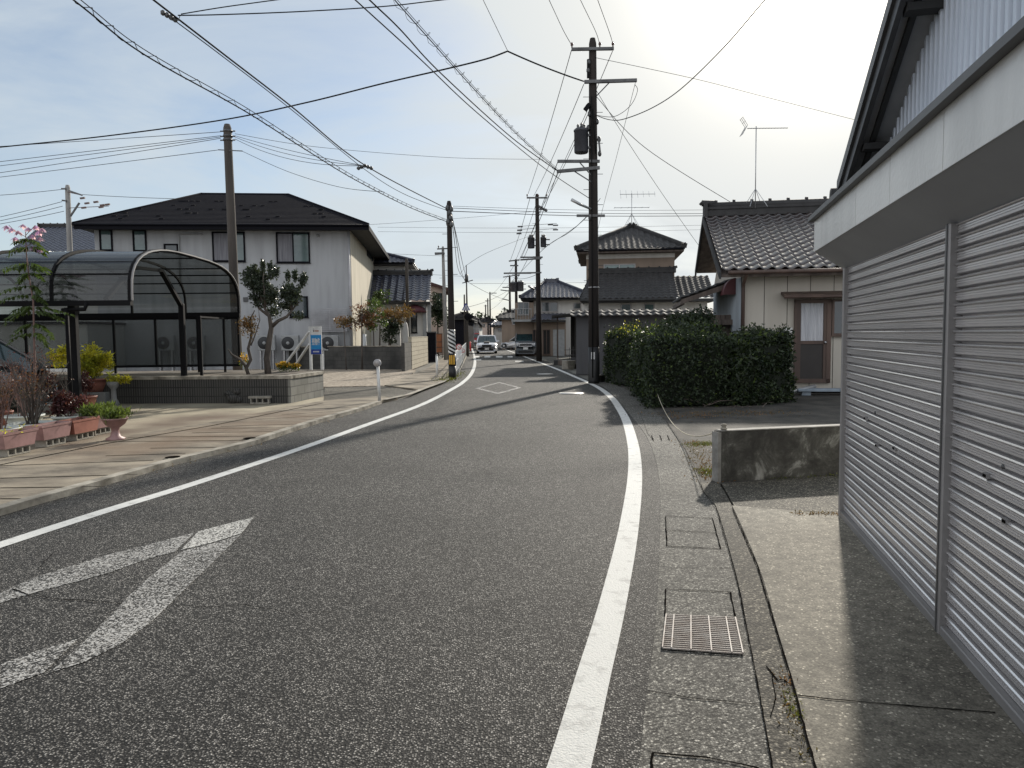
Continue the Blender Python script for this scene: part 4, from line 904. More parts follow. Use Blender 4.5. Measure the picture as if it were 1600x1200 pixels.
# antennas
def antenna(label, base, h, s=1.0, tilt=0, style=0, yaw=0):
    t = thing('roof_antenna', label, 'antenna', base, R(yaw)); b = MB()
    b.tube([(0, 0, 0), (0, 0, h)], .014 * s, 6)
    for dx, dy in ((.3, .25), (-.3, .25), (.25, -.3), (-.25, -.3)): b.tube([(dx * s, dy * s, 0), (0, 0, .55 * s)], .008 * s, 5)
    b.build('mast', M['galv'], t)
    def yagi(z, l, n, w0, w1, x0, vert=False):
        b = MB(); b.tube([(x0, 0, z), (x0 + l, 0, z)], .012 * s, 5)
        for i in range(n):
            x = x0 + .03 + (l - .06) * i / (n - 1); w_ = w0 + (w1 - w0) * i / (n - 1)
            b.tube([(x, -w_ / 2 * .6, z - (w_ / 2 if vert else 0)), (x, w_ / 2 * .6, z + (w_ / 2 if vert else 0))], .006 * s, 4)
        b.build('aerial', M['galv'], t)
    if style == 0:
        yagi(h - .06, 1.15, 14, .18, .14, -.25)
        b = MB()
        for yy in (-.12, 0, .12): b.tube([(-.42, yy, h - .25), (-.28, yy, h), (-.42, yy, h + .22)], .008, 4)
        for z_, x_ in ((-.25, -.42), (-.12, -.35), (.11, -.35), (.22, -.42)): b.tube([(x_, -.16, h + z_), (x_, .16, h + z_)], .006, 4)
        b.build('reflector', M['galv'], t)
    else:
        yagi(h - .05, 1.5 * s, 7, .5, .3, -.5 * s, True); yagi(h - .6 * s, 1.5 * s, 6, .9, .6, -.75 * s)
    return t
p = P(1180, 331, H.w(2.2, ry1).y); antenna('tall TV antenna on a braced mast on the brown tiled roof', (p.x, p.y, p.z + .1), P(1180, 200, p.y).z - p.z - .05, 1.0, yaw=0)
for dx in (-2.5, 1.5):                                     # its stays
    pass
# outdoor step and pipe pieces by the door
sx, sz = H.xz(1243, 626, -.5)
t = thing('step_plank', 'long pale blue painted plank step below the brown glazed door', 'step', H.w(sx, -.75), H.yaw)
b = MB(); b.bbox(0, 2.6, 0, .35, .10, .16, .01); b.box(.1, .3, .05, .3, 0, .10); b.box(1.3, 1.5, .05, .3, 0, .10); b.box(2.2, 2.4, .05, .3, 0, .10); b.build('plank', mat('plank_blue', (.30, .36, .42), (.2, .24, .28)), t)
b = MB(); b.tube([(0, 0, .08), (.7, .2, .2)], .05, 10); b.tube([(-.1, -.1, .05), (.35, .1, .12)], .035, 8); o = b.build('drain_pipe', M['galv']); o.location = H.w(sx - .2, -.7); tag(o, 'short grey pipe offcuts leaning near the hedge end', 'pipes')

# ------------------------------------------------------------------ two-storey house with pyramid roof
pz = G(918, 566); F2 = Fr((P(918, 500, 37).x, 37, 0), -7)
t = thing('two_storey_house', 'brown two-storey house with a dark pyramid tiled roof behind the black shed', 'house', F2.o, F2.yaw)
u0, uz = F2.xz(900, 391, -.7); u1, _ = F2.xz(1070, 391, -.7); apx, apz = F2.xz(987, 357, 2.9)
wz = F2.xz(960, 425, 0)[1]
x0w, _ = F2.xz(916, 400); x1w, _ = F2.xz(1054, 400)
b = MB(); b.box(x0w, x1w, 0, 5.6, 0, uz - .1); b.build('wall', M['plaster_tan'], t)
b = MB(); b.box(x0w - .01, x1w + .01, -.012, .0, F2.xz(960, 404)[1], uz - .12); b.build('plaster_band', M['plaster_white'], t)
hip_roof(t, u0, u1, -.7, 6.3, uz, apx - .15, apx + .15, 2.9, apz, M['tile_dark'], .28, .26, 6, soffit=M['wood_old'])
a, c = F2.xz(943, 413), F2.xz(993, 426); window(t, a[0], c[0], c[1] - .35, a[1], 0, 2, 'alu', 'win_blue')
l0, lz0 = F2.xz(906, 468, -2.6); l1, _ = F2.xz(1062, 466, -2.6); lzt = F2.xz(960, 427, 0)[1]
b = MB(); tile_slope(b, (l0, -2.6, lz0), (l1, -2.6, lz0), (l0 + .5, 0, lzt), (l1 - .1, 0, lzt), .28, .26, seg=6); tile_slope(b, (l0, 2, lz0), (l0, -2.6, lz0), (l0 + .5, 2, lzt), (l0 + .5, 0, lzt), .28, .26, seg=4)
q0 = l1 - .05; q1, qz0 = F2.xz(1118, 466, -2.2); qz1 = F2.xz(1090, 431, .3)[1]
tile_slope(b, (q0, -2.2, lz0), (q1, -2.2, lz0), (q0, .4, qz1), (q1, .4, qz1), .28, .26, seg=6); lr = b.build('lower_roof', M['tile_dark'], t)
b = MB(); b.box(l0 + .1, q1, -2.55, 0, lz0 - .15, lz0 - .03); ridge(b, (l0 + .5, 0, lzt), (l1, 0, lzt), .2, .2); b.tube([(l0, -2.65, lz0 - .05), (l1, -2.65, lz0 - .05)], .05, 8); b.build('lower_eaves', M['darkboard'], lr)
b = MB(); b.box(x0w - .1, q1 - .3, -1.7, 5, 0, lz0 - .12); b.build('ground_floor', M['wood_brown'], t)
b = MB(); b.box(x0w - .1, q1 - .3, -1.715, -1.7, lz0 - .55, lz0 - .15); b.build('plaster_band', M['plaster_white'], t)
for px in (970, 1006): a = F2.xz(px, 476, -1.7); window(t, a[0], a[0] + .5, a[1] - .45, a[1] + .05, -1.7, 1, 'alu', 'win_blue')
p = P(987, 355, F2.w(apx, 2.9).y); antenna('twin TV antenna standing on the pyramid tiled roof', (p.x, p.y, apz + .1), P(987, 305, p.y).z - apz, 1.25, style=1)

# ------------------------------------------------------------------ long dark shed / wall with tiled top
pa = lift(930, 585); F3 = Fr((pa.x, pa.y, 0), -5)
t = thing('black_shed', 'long low black-stained shed wall with a tiled coping behind the hedge', 'shed', F3.o, F3.yaw)
x1, zt3 = F3.xz(1072, 492); b = MB(); b.box(-.7, x1 + 1.2, 0, .5, 0, zt3); b.build('wall', M['dark_shed'], t)
b = MB(); tile_slope(b, (-.9, -.35, zt3 - .02), (x1 + 1.2, -.35, zt3 - .02), (-.9, .2, zt3 + .20), (x1 + 1.2, .2, zt3 + .2), .28, .28, seg=6); tile_slope(b, (x1 + 1.2, .7, zt3), (-.9, .7, zt3), (x1 + 1.2, .2, zt3 + .2), (-.9, .2, zt3 + .2), .28, .28, seg=4); b.build('coping', M['tile_dark'], t)
# open lean-to shack
pa = lift(871, 562); F4 = Fr((pa.x, pa.y, 0), -3)
t = thing('open_shack', 'dark open lean-to shack on thin posts left of the black shed', 'shack', F4.o, F4.yaw)
x1, z1 = F4.xz(925, 487); x0, z0 = F4.xz(862, 493)
b = MB(); b.prism([(x0, -.6, z0 - .1), (x1 + 1, -.6, z1 - .0), (x1 + 1, -.6, z1 + .1), (x0, -.6, z0)], (0, 5, 0)); b.build('roof', M['darkboard'], t)
b = MB(); b.box(0, .06, 0, .06, 0, z0 - .05); b.box(x1 - .6, x1 - .52, 0, .08, 0, z1); b.box(.0, .06, 3.6, 3.66, 0, z0); b.build('post', M['wood_old'], t)
b = MB(); b.box(.9, x1 + 1, 3.9, 4.0, 0, z0 + .2); b.box(x1 - .9, x1 + 1, 1.5, 4, 0, z0); b.build('wall', M['black_in'], t)
b = MB()
for i in range(6): b.box(.7 + i * .22, .73 + i * .22, .3, .33, 0, .7 + .05 * (i % 3))
for z in (.25, .55): b.box(.4, 2.3, .3, .33, z, z + .03)
b.build('rack', M['steel'], t)
def clutter(label, cx, cy, seed, n, mats, spread=(.8, .4), name='stacked_pots'):
    r = random.Random(seed); t = thing(name, label, 'clutter', (cx, cy, 0))
    for i in range(n):
        x, y = r.uniform(-spread[0], spread[0]), r.uniform(-spread[1], spread[1]); h = r.uniform(.15, .4); q = r.uniform(.09, .2); b = MB()
        if r.random() < .5: b.lathe([(q * .7, 0), (q, h), (q * 1.08, h), (q * .9, h - .02), (q * .6, h - .06)], 10, (x, y, 0))
        else: b.bbox(x - q, x + q, y - q * .7, y + q * .7, 0, h, .02)
        b.build('pot', M[r.choice(mats)], t)
p = lift(888, 570); clutter('clutter of dark pots and crates in front of the open shack', p.x, p.y, 2, 9, ['greypot', 'darkboard', 'wood_old'])
p = lift(905, 577); clutter('pale stones and planters on the verge by the big utility pole', p.x, p.y, 5, 6, ['conc_block', 'greypot', 'wood_old'], (.6, .3))
p = G(941, 597); t = thing('black_tub', 'small black tub on the ground right beside the big utility pole', 'tub', p); b = MB(); b.lathe([(.09, 0), (.11, .22), (.12, .22), (.10, .2), (.02, .15)], 12); b.build('body', M['black_paint'], t)

# ------------------------------------------------------------------ white house on the right further up
F5 = Fr((P(846, 500, 52).x, 52, 0), -4)
t = thing('white_tile_house', 'white two-storey house with silvery grey tiles behind the parked van', 'house', F5.o, F5.yaw)
x0, ze = F5.xz(808, 466, -.6); x1, _ = F5.xz(915, 464, -.6); zr = F5.xz(880, 441, 3.5)[1]; rx0 = F5.xz(853, 441, 3.5)[0]
wx = F5.xz(834, 480)[0]
b = MB(); b.box(wx, x1, 0, 7, 0, ze - .05); b.build('wall', M['plaster_white'], t)
hip_roof(t, wx - .9, x1 + .6, -.7, 7.7, ze, rx0, x1 - 2, 3.5, zr, M['tile_blue'], .3, .3, 5)
a, c = F5.xz(846, 472), F5.xz(872, 487); window(t, a[0], c[0], c[1], a[1], 0, 2, 'alu', 'win_glass')
a, c = F5.xz(896, 473), F5.xz(908, 483); window(t, a[0], c[0], c[1], a[1], 0, 1, 'alu', 'win_glass')
lx0, lz = F5.xz(829, 500, -1.6); lx1 = F5.xz(884, 500, -1.6)[0]; lzt = F5.xz(850, 490, 0)[1]
b = MB(); tile_slope(b, (lx0, -1.6, lz), (lx1, -1.6, lz), (lx0 + .3, 0, lzt), (lx1, 0, lzt), .3, .3, seg=5); lr = b.build('lower_roof', M['tile_blue'], t); b = MB(); b.box(lx0, lx1, -1.5, 0, lz - .15, lz - .04); b.build('lower_eaves', M['darkboard'], lr)
b = MB(); b.box(lx0 + .2, lx1, -.9, .2, 0, lz - .15); gf = b.build('ground_floor', M['plaster_tan'], t)
for a0, a1 in ((832, 842), (848, 860)): a = F5.xz(a0, 515, -.9); c = F5.xz(a1, 545, -.9); window(t, a[0], c[0], .1, a[1], -.9, 2, 'wood_brown', 'black_in')
b = MB(); a = F5.xz(864, 515, -.95); c = F5.xz(873, 515, -.95); b.box(a[0], c[0] + .4, -.96, -.9, 0, a[1]); b.build('sliding_panel', M['ac_white'], gf)
# left flank with balcony
x = wx; b = MB(); b.box(x - 1.3, x, -.5, 6, 0, ze - .3); b.build('side_wing', M['plaster_tan'], t)
a = F5.xz(812, 472, -.5); window(t, x - 1.1, x - .3, a[1] - .9, a[1], -.5, 2, 'alu', 'win_glass')
b = MB(); b.box(x - 1.5, x - .1, -1.2, -.5, lz - .1, lz + .05)
for i in range(8): b.box(x - 1.48 + i * .19, x - 1.45 + i * .19, -1.2, -1.17, lz, lz + .75)
b.box(x - 1.5, x - .1, -1.22, -1.16, lz + .75, lz + .8); b.build('balcony', M['ac_white'], t)
# street lamp style stay
p = lift(822, 551); t = thing('road_mirror', 'round traffic mirror on a slanting pale post beside the van', 'traffic mirror', p)
b = MB(); b.tube([(0, 0, 0), (.0, 0, 2.4), (.25, 0, 3.2)], .05, 8); b.build('post', M['white_paint'], t)
b = MB(); b.lathe([(.001, .03), (.3, .01), (.34, 0), (.34, -.04)], 18, M=Matrix.Translation((.25, -.08, 3.2)) @ Matrix.Rotation(R(90), 4, 'X')); b.build('mirror', M['galv'], t)

# ------------------------------------------------------------------ far buildings
def simple_house(name, label, cat, px0, px1, py_e, Y, depth, wallm, roofm, py_r, yaw=0, wins=(), gable=False, lowpoly=.5):
    F = Fr((P(px0, 500, Y).x, Y, 0), yaw); x1, ze = F.xz(px1, py_e, 0); zr = F.xz((px0 + px1) / 2, py_r, depth / 2)[1]
    t = thing(name, label, cat, F.o, F.yaw); b = MB(); b.box(0, x1, 0, depth, 0, ze)
    if gable: b.prism([(0, 0, ze), (x1, 0, ze), (x1 / 2, 0, zr - .1)], (0, depth, 0))
    b.build('wall', M[wallm], t)
    if gable:
        b = MB()
        for s in (-1, 1):
            e = x1 / 2 + s * (x1 / 2 + .4); b.prism([(e, -.4, ze - .25), (x1 / 2, -.4, zr), (x1 / 2, -.4, zr + .15), (e, -.4, ze - .08)], (0, depth + .8, 0))
        b.build('roof', M[roofm], t)
    else: hip_roof(t, -.5, x1 + .5, -.5, depth + .5, ze, x1 * .28, x1 * .72, depth / 2, zr, M[roofm], .45, .45, 4, gut=False)
    for (a0, a1, b0, b1) in wins: q = F.xz(a0, b0); s = F.xz(a1, b1); window(t, q[0], s[0], s[1], q[1], 0, 2 if a1 - a0 > 6 else 1, 'alu', 'win_glass', .06)
    return t, F
simple_house('far_house', 'distant grey-walled house with a blue-grey tiled roof left of the white house', 'house', 772, 800, 508, 88, 9, 'plaster_white', 'tile_blue', 499, 0, ((778, 784, 512, 517), (790, 796, 512, 517)))
simple_house('far_house', 'dark tiled house standing between the far right-hand poles', 'house', 784, 812, 497, 76, 9, 'plaster_tan', 'tile_dark', 488, 0, ((800, 806, 500, 507),))
simple_house('far_house', 'low tan building straight up the road behind the white saloon', 'building', 752, 768, 502, 118, 10, 'pink_wall', 'slate', 498, 0, ((755, 758, 506, 511), (761, 764, 506, 511)))
simple_house('far_house', 'small white gabled house at the far left end of the road', 'house', 733, 749, 508, 100, 10, 'plaster_white', 'slate', 497, 0, ((737, 741, 510, 514),), gable=True)
simple_house('far_house', 'pale green distant block at the end of the road', 'building', 744, 758, 503, 135, 12, 'blue_wall', 'slate', 499, 0)
simple_house('warehouse', 'blue-grey metal warehouse behind the guard fence on the left', 'warehouse', 709, 731, 497, 78, 12, 'slate', 'slate', 491, 0)
simple_house('far_house', 'pale blue building beside the far mirror post', 'building', 724, 736, 502, 92, 8, 'blue_wall', 'slate', 498, 0)
# distant tree line
b = MB()
r = random.Random(5)
def fartrees(label, x0, x1, Y, h, n, seed):
    r = random.Random(seed); cs = []
    for i in range(n):
        x = x0 + (x1 - x0) * (i + .5) / n; hh = h * r.uniform(.6, 1.1); cs.append(((x, Y + r.uniform(-4, 4), hh * .55), ((x1 - x0) / n * .8, 3, hh * .5), 1))
    o = leaf_cloud(n * 380, blob(cs), 1.1, .7, 0, seed).build('tree_line', M['far_green']); o['kind'] = 'stuff'; o['label'] = label
fartrees('dark band of distant trees beyond the houses', -60, 70, 240, 9, 30, 3)
fartrees('distant trees on the left behind the houses', -150, -60, 200, 8, 20, 4)

# ------------------------------------------------------------------ left: big grey house
p0 = G(550, 577.5); HL = Fr((P(550, 500, 34.6).x, 34.6, 0), 5.5)
t = thing('grey_house', 'large grey rendered two-storey house with a dark slate hip roof', 'house', HL.o, HL.yaw)
xw0 = HL.xz(148, 380)[0]; dep = HL.yz(587, 420, 0)[0]; zw = HL.xz(500, 356)[1]
b = MB(); b.box(xw0, 0, 0, dep, 0, zw); b.build('wall', M['stucco_grey'], t)
b = MB(); b.box(.0, .02, .06, dep, 0, zw); b.build('side_wall', M['stucco_beige'], t)
ex1, ezl = HL.xz(573, 351, -.9); ex0 = HL.xz(113, 346, -.9)[0]; ry_ = dep / 2
r0x, rzl = HL.xz(315, 303, ry_); r1x = HL.xz(450, 303, ry_)[0]
hip_roof(t, ex0, .95, -.9, dep + .9, ezl, r0x, r1x, ry_, rzl, M['slate'], tiles=False)
b = MB(); b.box(ex0 + .05, .9, -.92, -.86, ezl - .24, ezl - .02); b.box(.89, .97, -.9, dep + .9, ezl - .24, ezl - .02); b.build('fascia', M['win_frame'], t)
r = random.Random(8)
for i in range(44):                                        # snow guards on the slate
    u = r.random(); v = r.choice([.12, .2, .3, .42, .55, .7]); ea = Vector((ex0, -.9, ezl)).lerp(Vector((.95, -.9, ezl)), u); ra = Vector((r0x, ry_, rzl)).lerp(Vector((r1x, ry_, rzl)), u); q = ea.lerp(ra, v); b = MB(); b.box(-.10, .10, -.03, .03, -.01, .05); o_ = b.build('snow_guard', M['black_steel'], t); o_.location = q
def wq(px0, py0, px1, py1, panes, gl='win_glass', curt=None): a = HL.xz(px0, py0); c = HL.xz(px1, py1); window(t, a[0], c[0], c[1], a[1], 0, panes, 'win_frame', gl, .07, curt)
wq(155, 358, 177, 392, 1, 'win_blue'); wq(207, 359, 230, 393, 1, 'win_blue'); wq(256, 381, 279, 394, 1); wq(331, 362, 384, 409, 2, 'win_blue', 1); wq(431, 363, 485, 411, 2, 'win_blue', 1); wq(452, 463, 482, 496, 1)
a = HL.xz(264, 355); b = MB(); b.box(a[0] - .08, a[0] + .08, -.1, 0, a[1] - .08, a[1] + .08); b.build('vent', M['win_frame'], t)
a = HL.xz(497, 368); b = MB(); b.lathe([(.001, .08), (.07, .05), (.08, 0)], 10, M=Matrix.Translation((a[0], 0, a[1])) @ Matrix.Rotation(R(90), 4, 'X')); b.build('vent', M['ac_white'], t)
a = HL.xz(384, 468); b = MB(); b.box(a[0] - .1, a[0] + .1, -.06, 0, a[1] - .1, a[1] + .1); b.build('vent', M['trim'], t)
a = HL.xz(280, 395); c = HL.xz(280, 367); d2 = HL.xz(317, 366); b = MB(); b.tube([(a[0], -.06, a[1] - 1.5), (c[0], -.06, c[1]), (c[0] + .05, -.06, c[1] + .04), (d2[0], -.06, d2[1])], .035, 8); b.build('downpipe', M['ac_white'], t)
a = HL.xz(548, 360); b = MB(); b.tube([(-.06, -.06, .2), (-.06, -.06, zw - .1)], .045, 8); b.build('downpipe', M['grey_paint'], t)
a = HL.xz(488, 483); c = HL.xz(544, 517); b = MB(); n = 11
for i in range(n + 1): z = a[1] + (c[1] - a[1]) * i / n; b.box(a[0], c[0], -.32, -.28, z - .03, z + .02)
for x in (a[0], (a[0] + c[0]) / 2 - .02, c[0] - .04): b.box(x, x + .04, -.28, -.24, c[1], a[1]); b.box(x, x + .04, -.28, 0, c[1] - .02, c[1] + .03)
b.build('louver_screen', M['grey_paint'], t)
for (y0, py0, py1) in ((.571, 385, 405), ):                # side windows on the right face
    b = MB(); a = HL.yz(573, 385, .02); c = HL.yz(580, 404, .02); b.box(.02, .06, a[0], c[0] + .7, c[1] - .1, a[1] + .05); b.build('window', M['win_frame'], t); b = MB(); b.box(.03, .07, a[0] + .1, c[0] + .6, c[1], a[1] - .05); b.build('pane', M['win_glass'], bpy.data.objects[max([o.name for o in t.children if o.name.startswith('window')])])
b = MB(); b.tube([(.1, dep - .3, 1), (.1, dep - .3, zw - .2), (.4, dep - .3, zw)], .05, 8); b.build('downpipe', M['white_paint'], t)
for i, (px, ww) in enumerate(((258, 1), (306, 1), (416, 1), (453, 1), (515, 1))):
    a0 = HL.xz(px - 14, 524, -.6); a1 = HL.xz(px + 14, 546, -.6)
    lab = ['outdoor air conditioner unit seen through the carport screen, left one', 'outdoor air conditioner unit seen through the carport screen behind the big post', 'outdoor air conditioner unit left of the camellia trunk', 'outdoor air conditioner unit just right of the camellia trunk', 'outdoor air conditioner unit right of the blue sale sign'][i]
    q = HL.w(a0[0], -.62, a1[1] - .05); ta = thing('air_conditioner', lab, 'air conditioner', q, HL.yaw, 'air conditioner units along the grey house')
    w_ = a1[0] - a0[0]; h = a0[1] - a1[1] + .05
    b = MB(); b.bbox(0, w_, 0, .32, 0, h, .02); b.build('case', M['ac_white'], ta)
    b = MB(); b.lathe([(.001, .012), (h * .38, .012), (h * .41, 0)], 20, M=Matrix.Translation((w_ * .38, 0, h * .5)) @ Matrix.Rotation(R(90), 4, 'X')); b.build('fan_grille', M['ac_dark'], ta)
    b = MB(); b.lathe([(.001, .03), (h * .1, .02), (h * .12, 0)], 10, M=Matrix.Translation((w_ * .38, 0, h * .5)) @ Matrix.Rotation(R(90), 4, 'X')); b.build('hub', M['ac_white'], ta)
    b = MB(); 
    for x in (.08, w_ - .14): b.box(x, x + .06, .02, .3, -(a1[1] - .05), 0)
    b.build('stand', M['galv'], ta)

# ------------------------------------------------------------------ walls in front of it
def wall_between(name, label, a, c, h, th, mt, off=0):
    F = Fr((a.x, a.y, 0), math.degrees(math.atan2((c - a).y, (c - a).x))); L_ = (c - a).length
    t = thing(name, label, 'wall', F.o, F.yaw); b = MB(); b.box(0, L_, 0, th, 0, h); b.build('wall_body', M[mt], t)
    return t, F, L_
a, c = lift(300, 577), lift(643, 577); h = P(560, 542, a.lerp(c, .75).y).z
t, F, L_ = wall_between('block_wall', 'long dark stained concrete block wall in front of the grey house', a, c, h, .15, 'block_dark'); b = MB(); b.box(0, L_ + .02, -.02, .17, h, h + .05); b.build('coping', M['kerb'], t)
a, c = lift(644, 577.5), lift(667, 571); h2 = P(655, 526, a.y).z
t, F, L_ = wall_between('block_wall', 'pale cream concrete block wall at the corner by the pavement', a, lift(669, 568), h2, .15, 'block_light')
b = MB(); b.box(-2.2, 0, .02, .16, 0, h2 - .25); b.build('return_wall', M['block_dark'], t)
a = lift(669, 566); F = Fr((a.x, a.y, 0), 30); t = thing('gate_pillar', 'dark grey gate pillar between the cream block wall and orange gate', 'gate pillar', F.o, 0)
hh = P(672, 520, a.y).z; b = MB(); b.box(-.05, .45, 0, .4, 0, hh); b.build('pillar', M['slate'], t); b = MB(); b.box(-.09, .49, -.04, .44, hh, hh + .07); b.build('cap', M['trim'], t)
a = lift(678, 560); t = thing('orange_gate', 'orange-brown panelled gate beside the dark pillar', 'gate', a, 0); hh = P(683, 521, a.y).z
b = MB(); b.box(0, .52, .3, .36, .35, hh)
t_ = b.build('panel', M['orange_gate'], t); b = MB()
for z in (.35, .7, 1.05, hh - .05): b.box(-.02, .54, .28, .38, z, z + .05)
b.box(-.02, .03, .28, .38, 0, hh); b.box(.5, .55, .28, .38, 0, hh); b.build('gate_frame', M['wood_brown'], t)
b = MB(); b.tube([(.05, .05, .3), (.05, .05, .31)], .3, 12); 
a = lift(686, 553); t = thing('gate_pillar', 'reddish gate post beyond the orange gate', 'gate pillar', a, 0); b = MB(); b.box(0, .35, 0, .35, 0, P(689, 528, a.y).z); b.build('pillar', M['bark_red'], t)

# houses beyond on the left
F6 = Fr((P(588, 500, 47).x, 47, 0), 4)
t = thing('two_storey_house', 'two-storey house with blue-black tiles half hidden behind the grey house', 'house', F6.o, F6.yaw)
ze = F6.xz(600, 410, -.6)[1]; x1, _ = F6.xz(632, 410); zr = F6.xz(600, 388, 3)[1]
b = MB(); b.box(-5, x1, 0, 6, 0, ze - .05); b.build('wall', M['plaster_white'], t)
hip_roof(t, -6, x1 + .6, -.6, 6.6, ze, -3, x1 - 3.0, 3, F6.xz(590, 390, 3)[1] , M['tile_blue'], .3, .3, 5)
lx1, lz = F6.xz(672, 470, -4); lzt = F6.xz(640, 430, -1.2)[1]; lx0 = -1.5
b = MB(); tile_slope(b, (lx0, -4, lz), (lx1, -4, lz), (lx0, -1.2, lzt), (lx1, -1.2, lzt), .45, .3, amp=.08, seg=6); lr = b.build('lower_roof', M['tile_blue'], t)
b = MB(); ridge(b, (lx0, -1.2, lzt), (lx1, -1.2, lzt), .25, .25); b.build('ridge_cap', M['tile_dark'], lr)
b = MB(); b.box(lx0 + .3, lx1 - .35, -3.3, 0, 0, lz - .1); b.prism([(lx1 - .35, -3.6, lz - .1), (lx1 - .35, 2, lz - .1), (lx1 - .35, 2, lzt - .3), (lx1 - .35, -1.2, lzt - .2)], (.1, 0, 0)); b.build('ground_floor', M['plaster_white'], t)
b = MB(); b.box(lx0, lx1, -3.9, -.2, lz - .16, lz - .04); b.build('lower_eaves', M['darkboard'], lr)
a = F6.xz(642, 490, -3.3); c = F6.xz(652, 520, -3.3); window(t, a[0], c[0], c[1], a[1], -3.3, 1, 'win_frame', 'win_glass')
b = MB(); b.lathe([(.7, 0), (.6, .25), (.3, .42), (.02, .48)], 14, (a[0] + .25, -3.4, a[1] + .05)); b.build('window_hood', bpy.data.materials['hood_red'], t)
for px in (664, 671): a = F6.xz(px, 500, -3.35); b = MB(); b.box(a[0] - .12, a[0] + .1, -3.42, -3.3, 0, lz - .1); b.build('pilaster', M['ac_white'], t)
F7 = Fr((P(672, 500, 58).x, 58, 0), 3)
t = thing('pink_house', 'pinkish old house with reddish-brown sloping eaves behind the second pole', 'house', F7.o, F7.yaw); x1, z1 = F7.xz(693, 452); z0 = F7.xz(672, 437)[1]
b = MB(); b.prism([(-3, 0, 0), (x1, 0, 0), (x1, 0, z1), (-2, 0, z0 + .1), (-3, 0, z0)], (0, 7, 0)); b.build('wall', M['pink_wall'], t)
b = MB(); b.prism([(x1 + .5, -.5, z1 - .2), (-2, -.5, z0 + .25), (-2, -.5, z0 + .5), (x1 + .5, -.5, z1 + .05)], (0, 8, 0)); b.prism([(-4, -.5, z1), (-2, -.5, z0 + .25), (-2, -.5, z0 + .5), (-4, -.5, z1 + .3)], (0, 8, 0)); b.build('roof', M['roof_brown'], t)
a = F7.xz(681, 458); window(t, a[0], a[0] + .5, a[1] - .9, a[1], 0, 1, 'win_frame', 'win_glass'); b = MB(); b.box(a[0] - .3, a[0] + .7, -.5, 0, a[1] - 1.1, a[1] - 1.0); b.build('balcony', M['ac_white'], t)
# tiled roof far left behind the carport
F8 = Fr((P(60, 500, 52).x, 52, 0), 4); t = thing('tile_roof_house', 'grey pebbly tiled roof house showing above the carport at far left', 'house', F8.o, F8.yaw)
x1, ze = F8.xz(150, 393, -.6); zr = F8.xz(110, 355, 4)[1]; x0, _ = F8.xz(14, 393, -.6)
b = MB(); b.box(x0 + .5, x1 + 3, 0, 8, 0, ze); b.build('wall', M['plaster_white'], t)
b = MB(); rx0 = F8.xz(62, 356, 4)[0]; tile_slope(b, (x0, -.6, ze), (x1 + 4, -.6, ze), (rx0, 4, zr), (x1 + 4, 4, zr), .34, .3, seg=6); tile_slope(b, (x0, 8.6, ze), (x0, -.6, ze), (rx0, 4, zr), (rx0, 4, zr), .34, .34, seg=4); b.build('roof', M['tile_blue'], t)
b = MB(); ridge(b, (rx0, 4, zr), (x1 + 4, 4, zr)); b.build('ridge_cap', M['tile_dark'], t)
# low white fence house behind carport (hides nothing) : background building behind left end
F9 = Fr((P(-40, 500, 30).x, 30, 0), 4); t = thing('white_shed', 'plain pale shed wall seen below the carport roof at far left', 'shed', F9.o, F9.yaw); x1, z1 = F9.xz(135, 487)
b = MB(); b.box(-6, x1, 0, 4, 0, z1 - .5); b.build('wall', M['plaster_white'], t); b = MB(); b.box(-6.1, x1 + .1, -.15, 4.1, z1 - .5, z1 - .4); b.build('roof', M['slate'], t)
# ------------------------------------------------------------------ carport
CP = Fr((P(203, 470, 12.9).x, 12.9, 0), 3)
dpt = CP.yz(373, 489, 0)[0]; zf = CP.yz(203, 471, 0)[1]; zbk = CP.yz(372, 489, 0)[1]
t = thing('carport', 'black-framed carport with curved smoky translucent roof panels', 'carport', CP.o, CP.yaw)
pts_ = [(203, 471), (203, 440), (207, 423), (216, 408), (234, 400), (262, 396.5), (305, 397.5), (331, 414), (350, 434), (366, 455), (372, 470), (373, 489)]
prof = []
for k, (px, py) in enumerate(pts_): prof.append(CP.yz(px, py, 0))
# symmetric barrel profile of the roof, front to back
ztop = max(z for y, z in prof) - .08; prof = []
n = 22
for i in range(n + 1):
    a = math.pi * i / n; y = dpt / 2 - dpt / 2 * (abs(math.cos(a)) ** .62) * (1 if math.cos(a) > 0 else -1); z = zf + .12 + (ztop - zf - .12) * math.sin(a) ** .72; prof.append((y, z))
prof = [(prof[0][0], zf)] + prof + [(prof[-1][0], zbk)]
WL = 9.5
b = MB(); vs = []
for y, z in prof: vs += [(-WL, y, z), (0, y, z)]
b.add(vs, [(2 * i, 2 * i + 1, 2 * i + 3, 2 * i + 2) for i in range(len(prof) - 1)], 0, True); rp = b.build('roof_panel', M['poly'], t)
xs = [0, -1.32, -2.65, -3.98, -5.3, -6.6, -8, -9.4]
for x in xs:
    b = MB()
    for (y0, z0), (y1, z1) in zip(prof, prof[1:]): b.bar((x, y0, z0 + .012), (x, y1, z1 + .012), .05 if x else .06, .045, up=Vector((1, 0, 0)))
    b.build('roof_rib', M['black_steel'], rp)
b = MB()
for (y0, z0), (y1, z1) in zip(prof, prof[1:]): b.bar((.04, y0, z0 + .02), (.04, y1, z1 + .02), .022, .035, up=Vector((1, 0, 0)))
b.build('end_trim', M['alu'], rp)
b = MB()
for k in (3, 5, 7, 9, 12, 15, 17, 19, 21): y, z = prof[k]; b.box(-WL, 0, y - .02, y + .02, z - .035, z - .008)
b.build('purlin', M['black_steel'], rp)
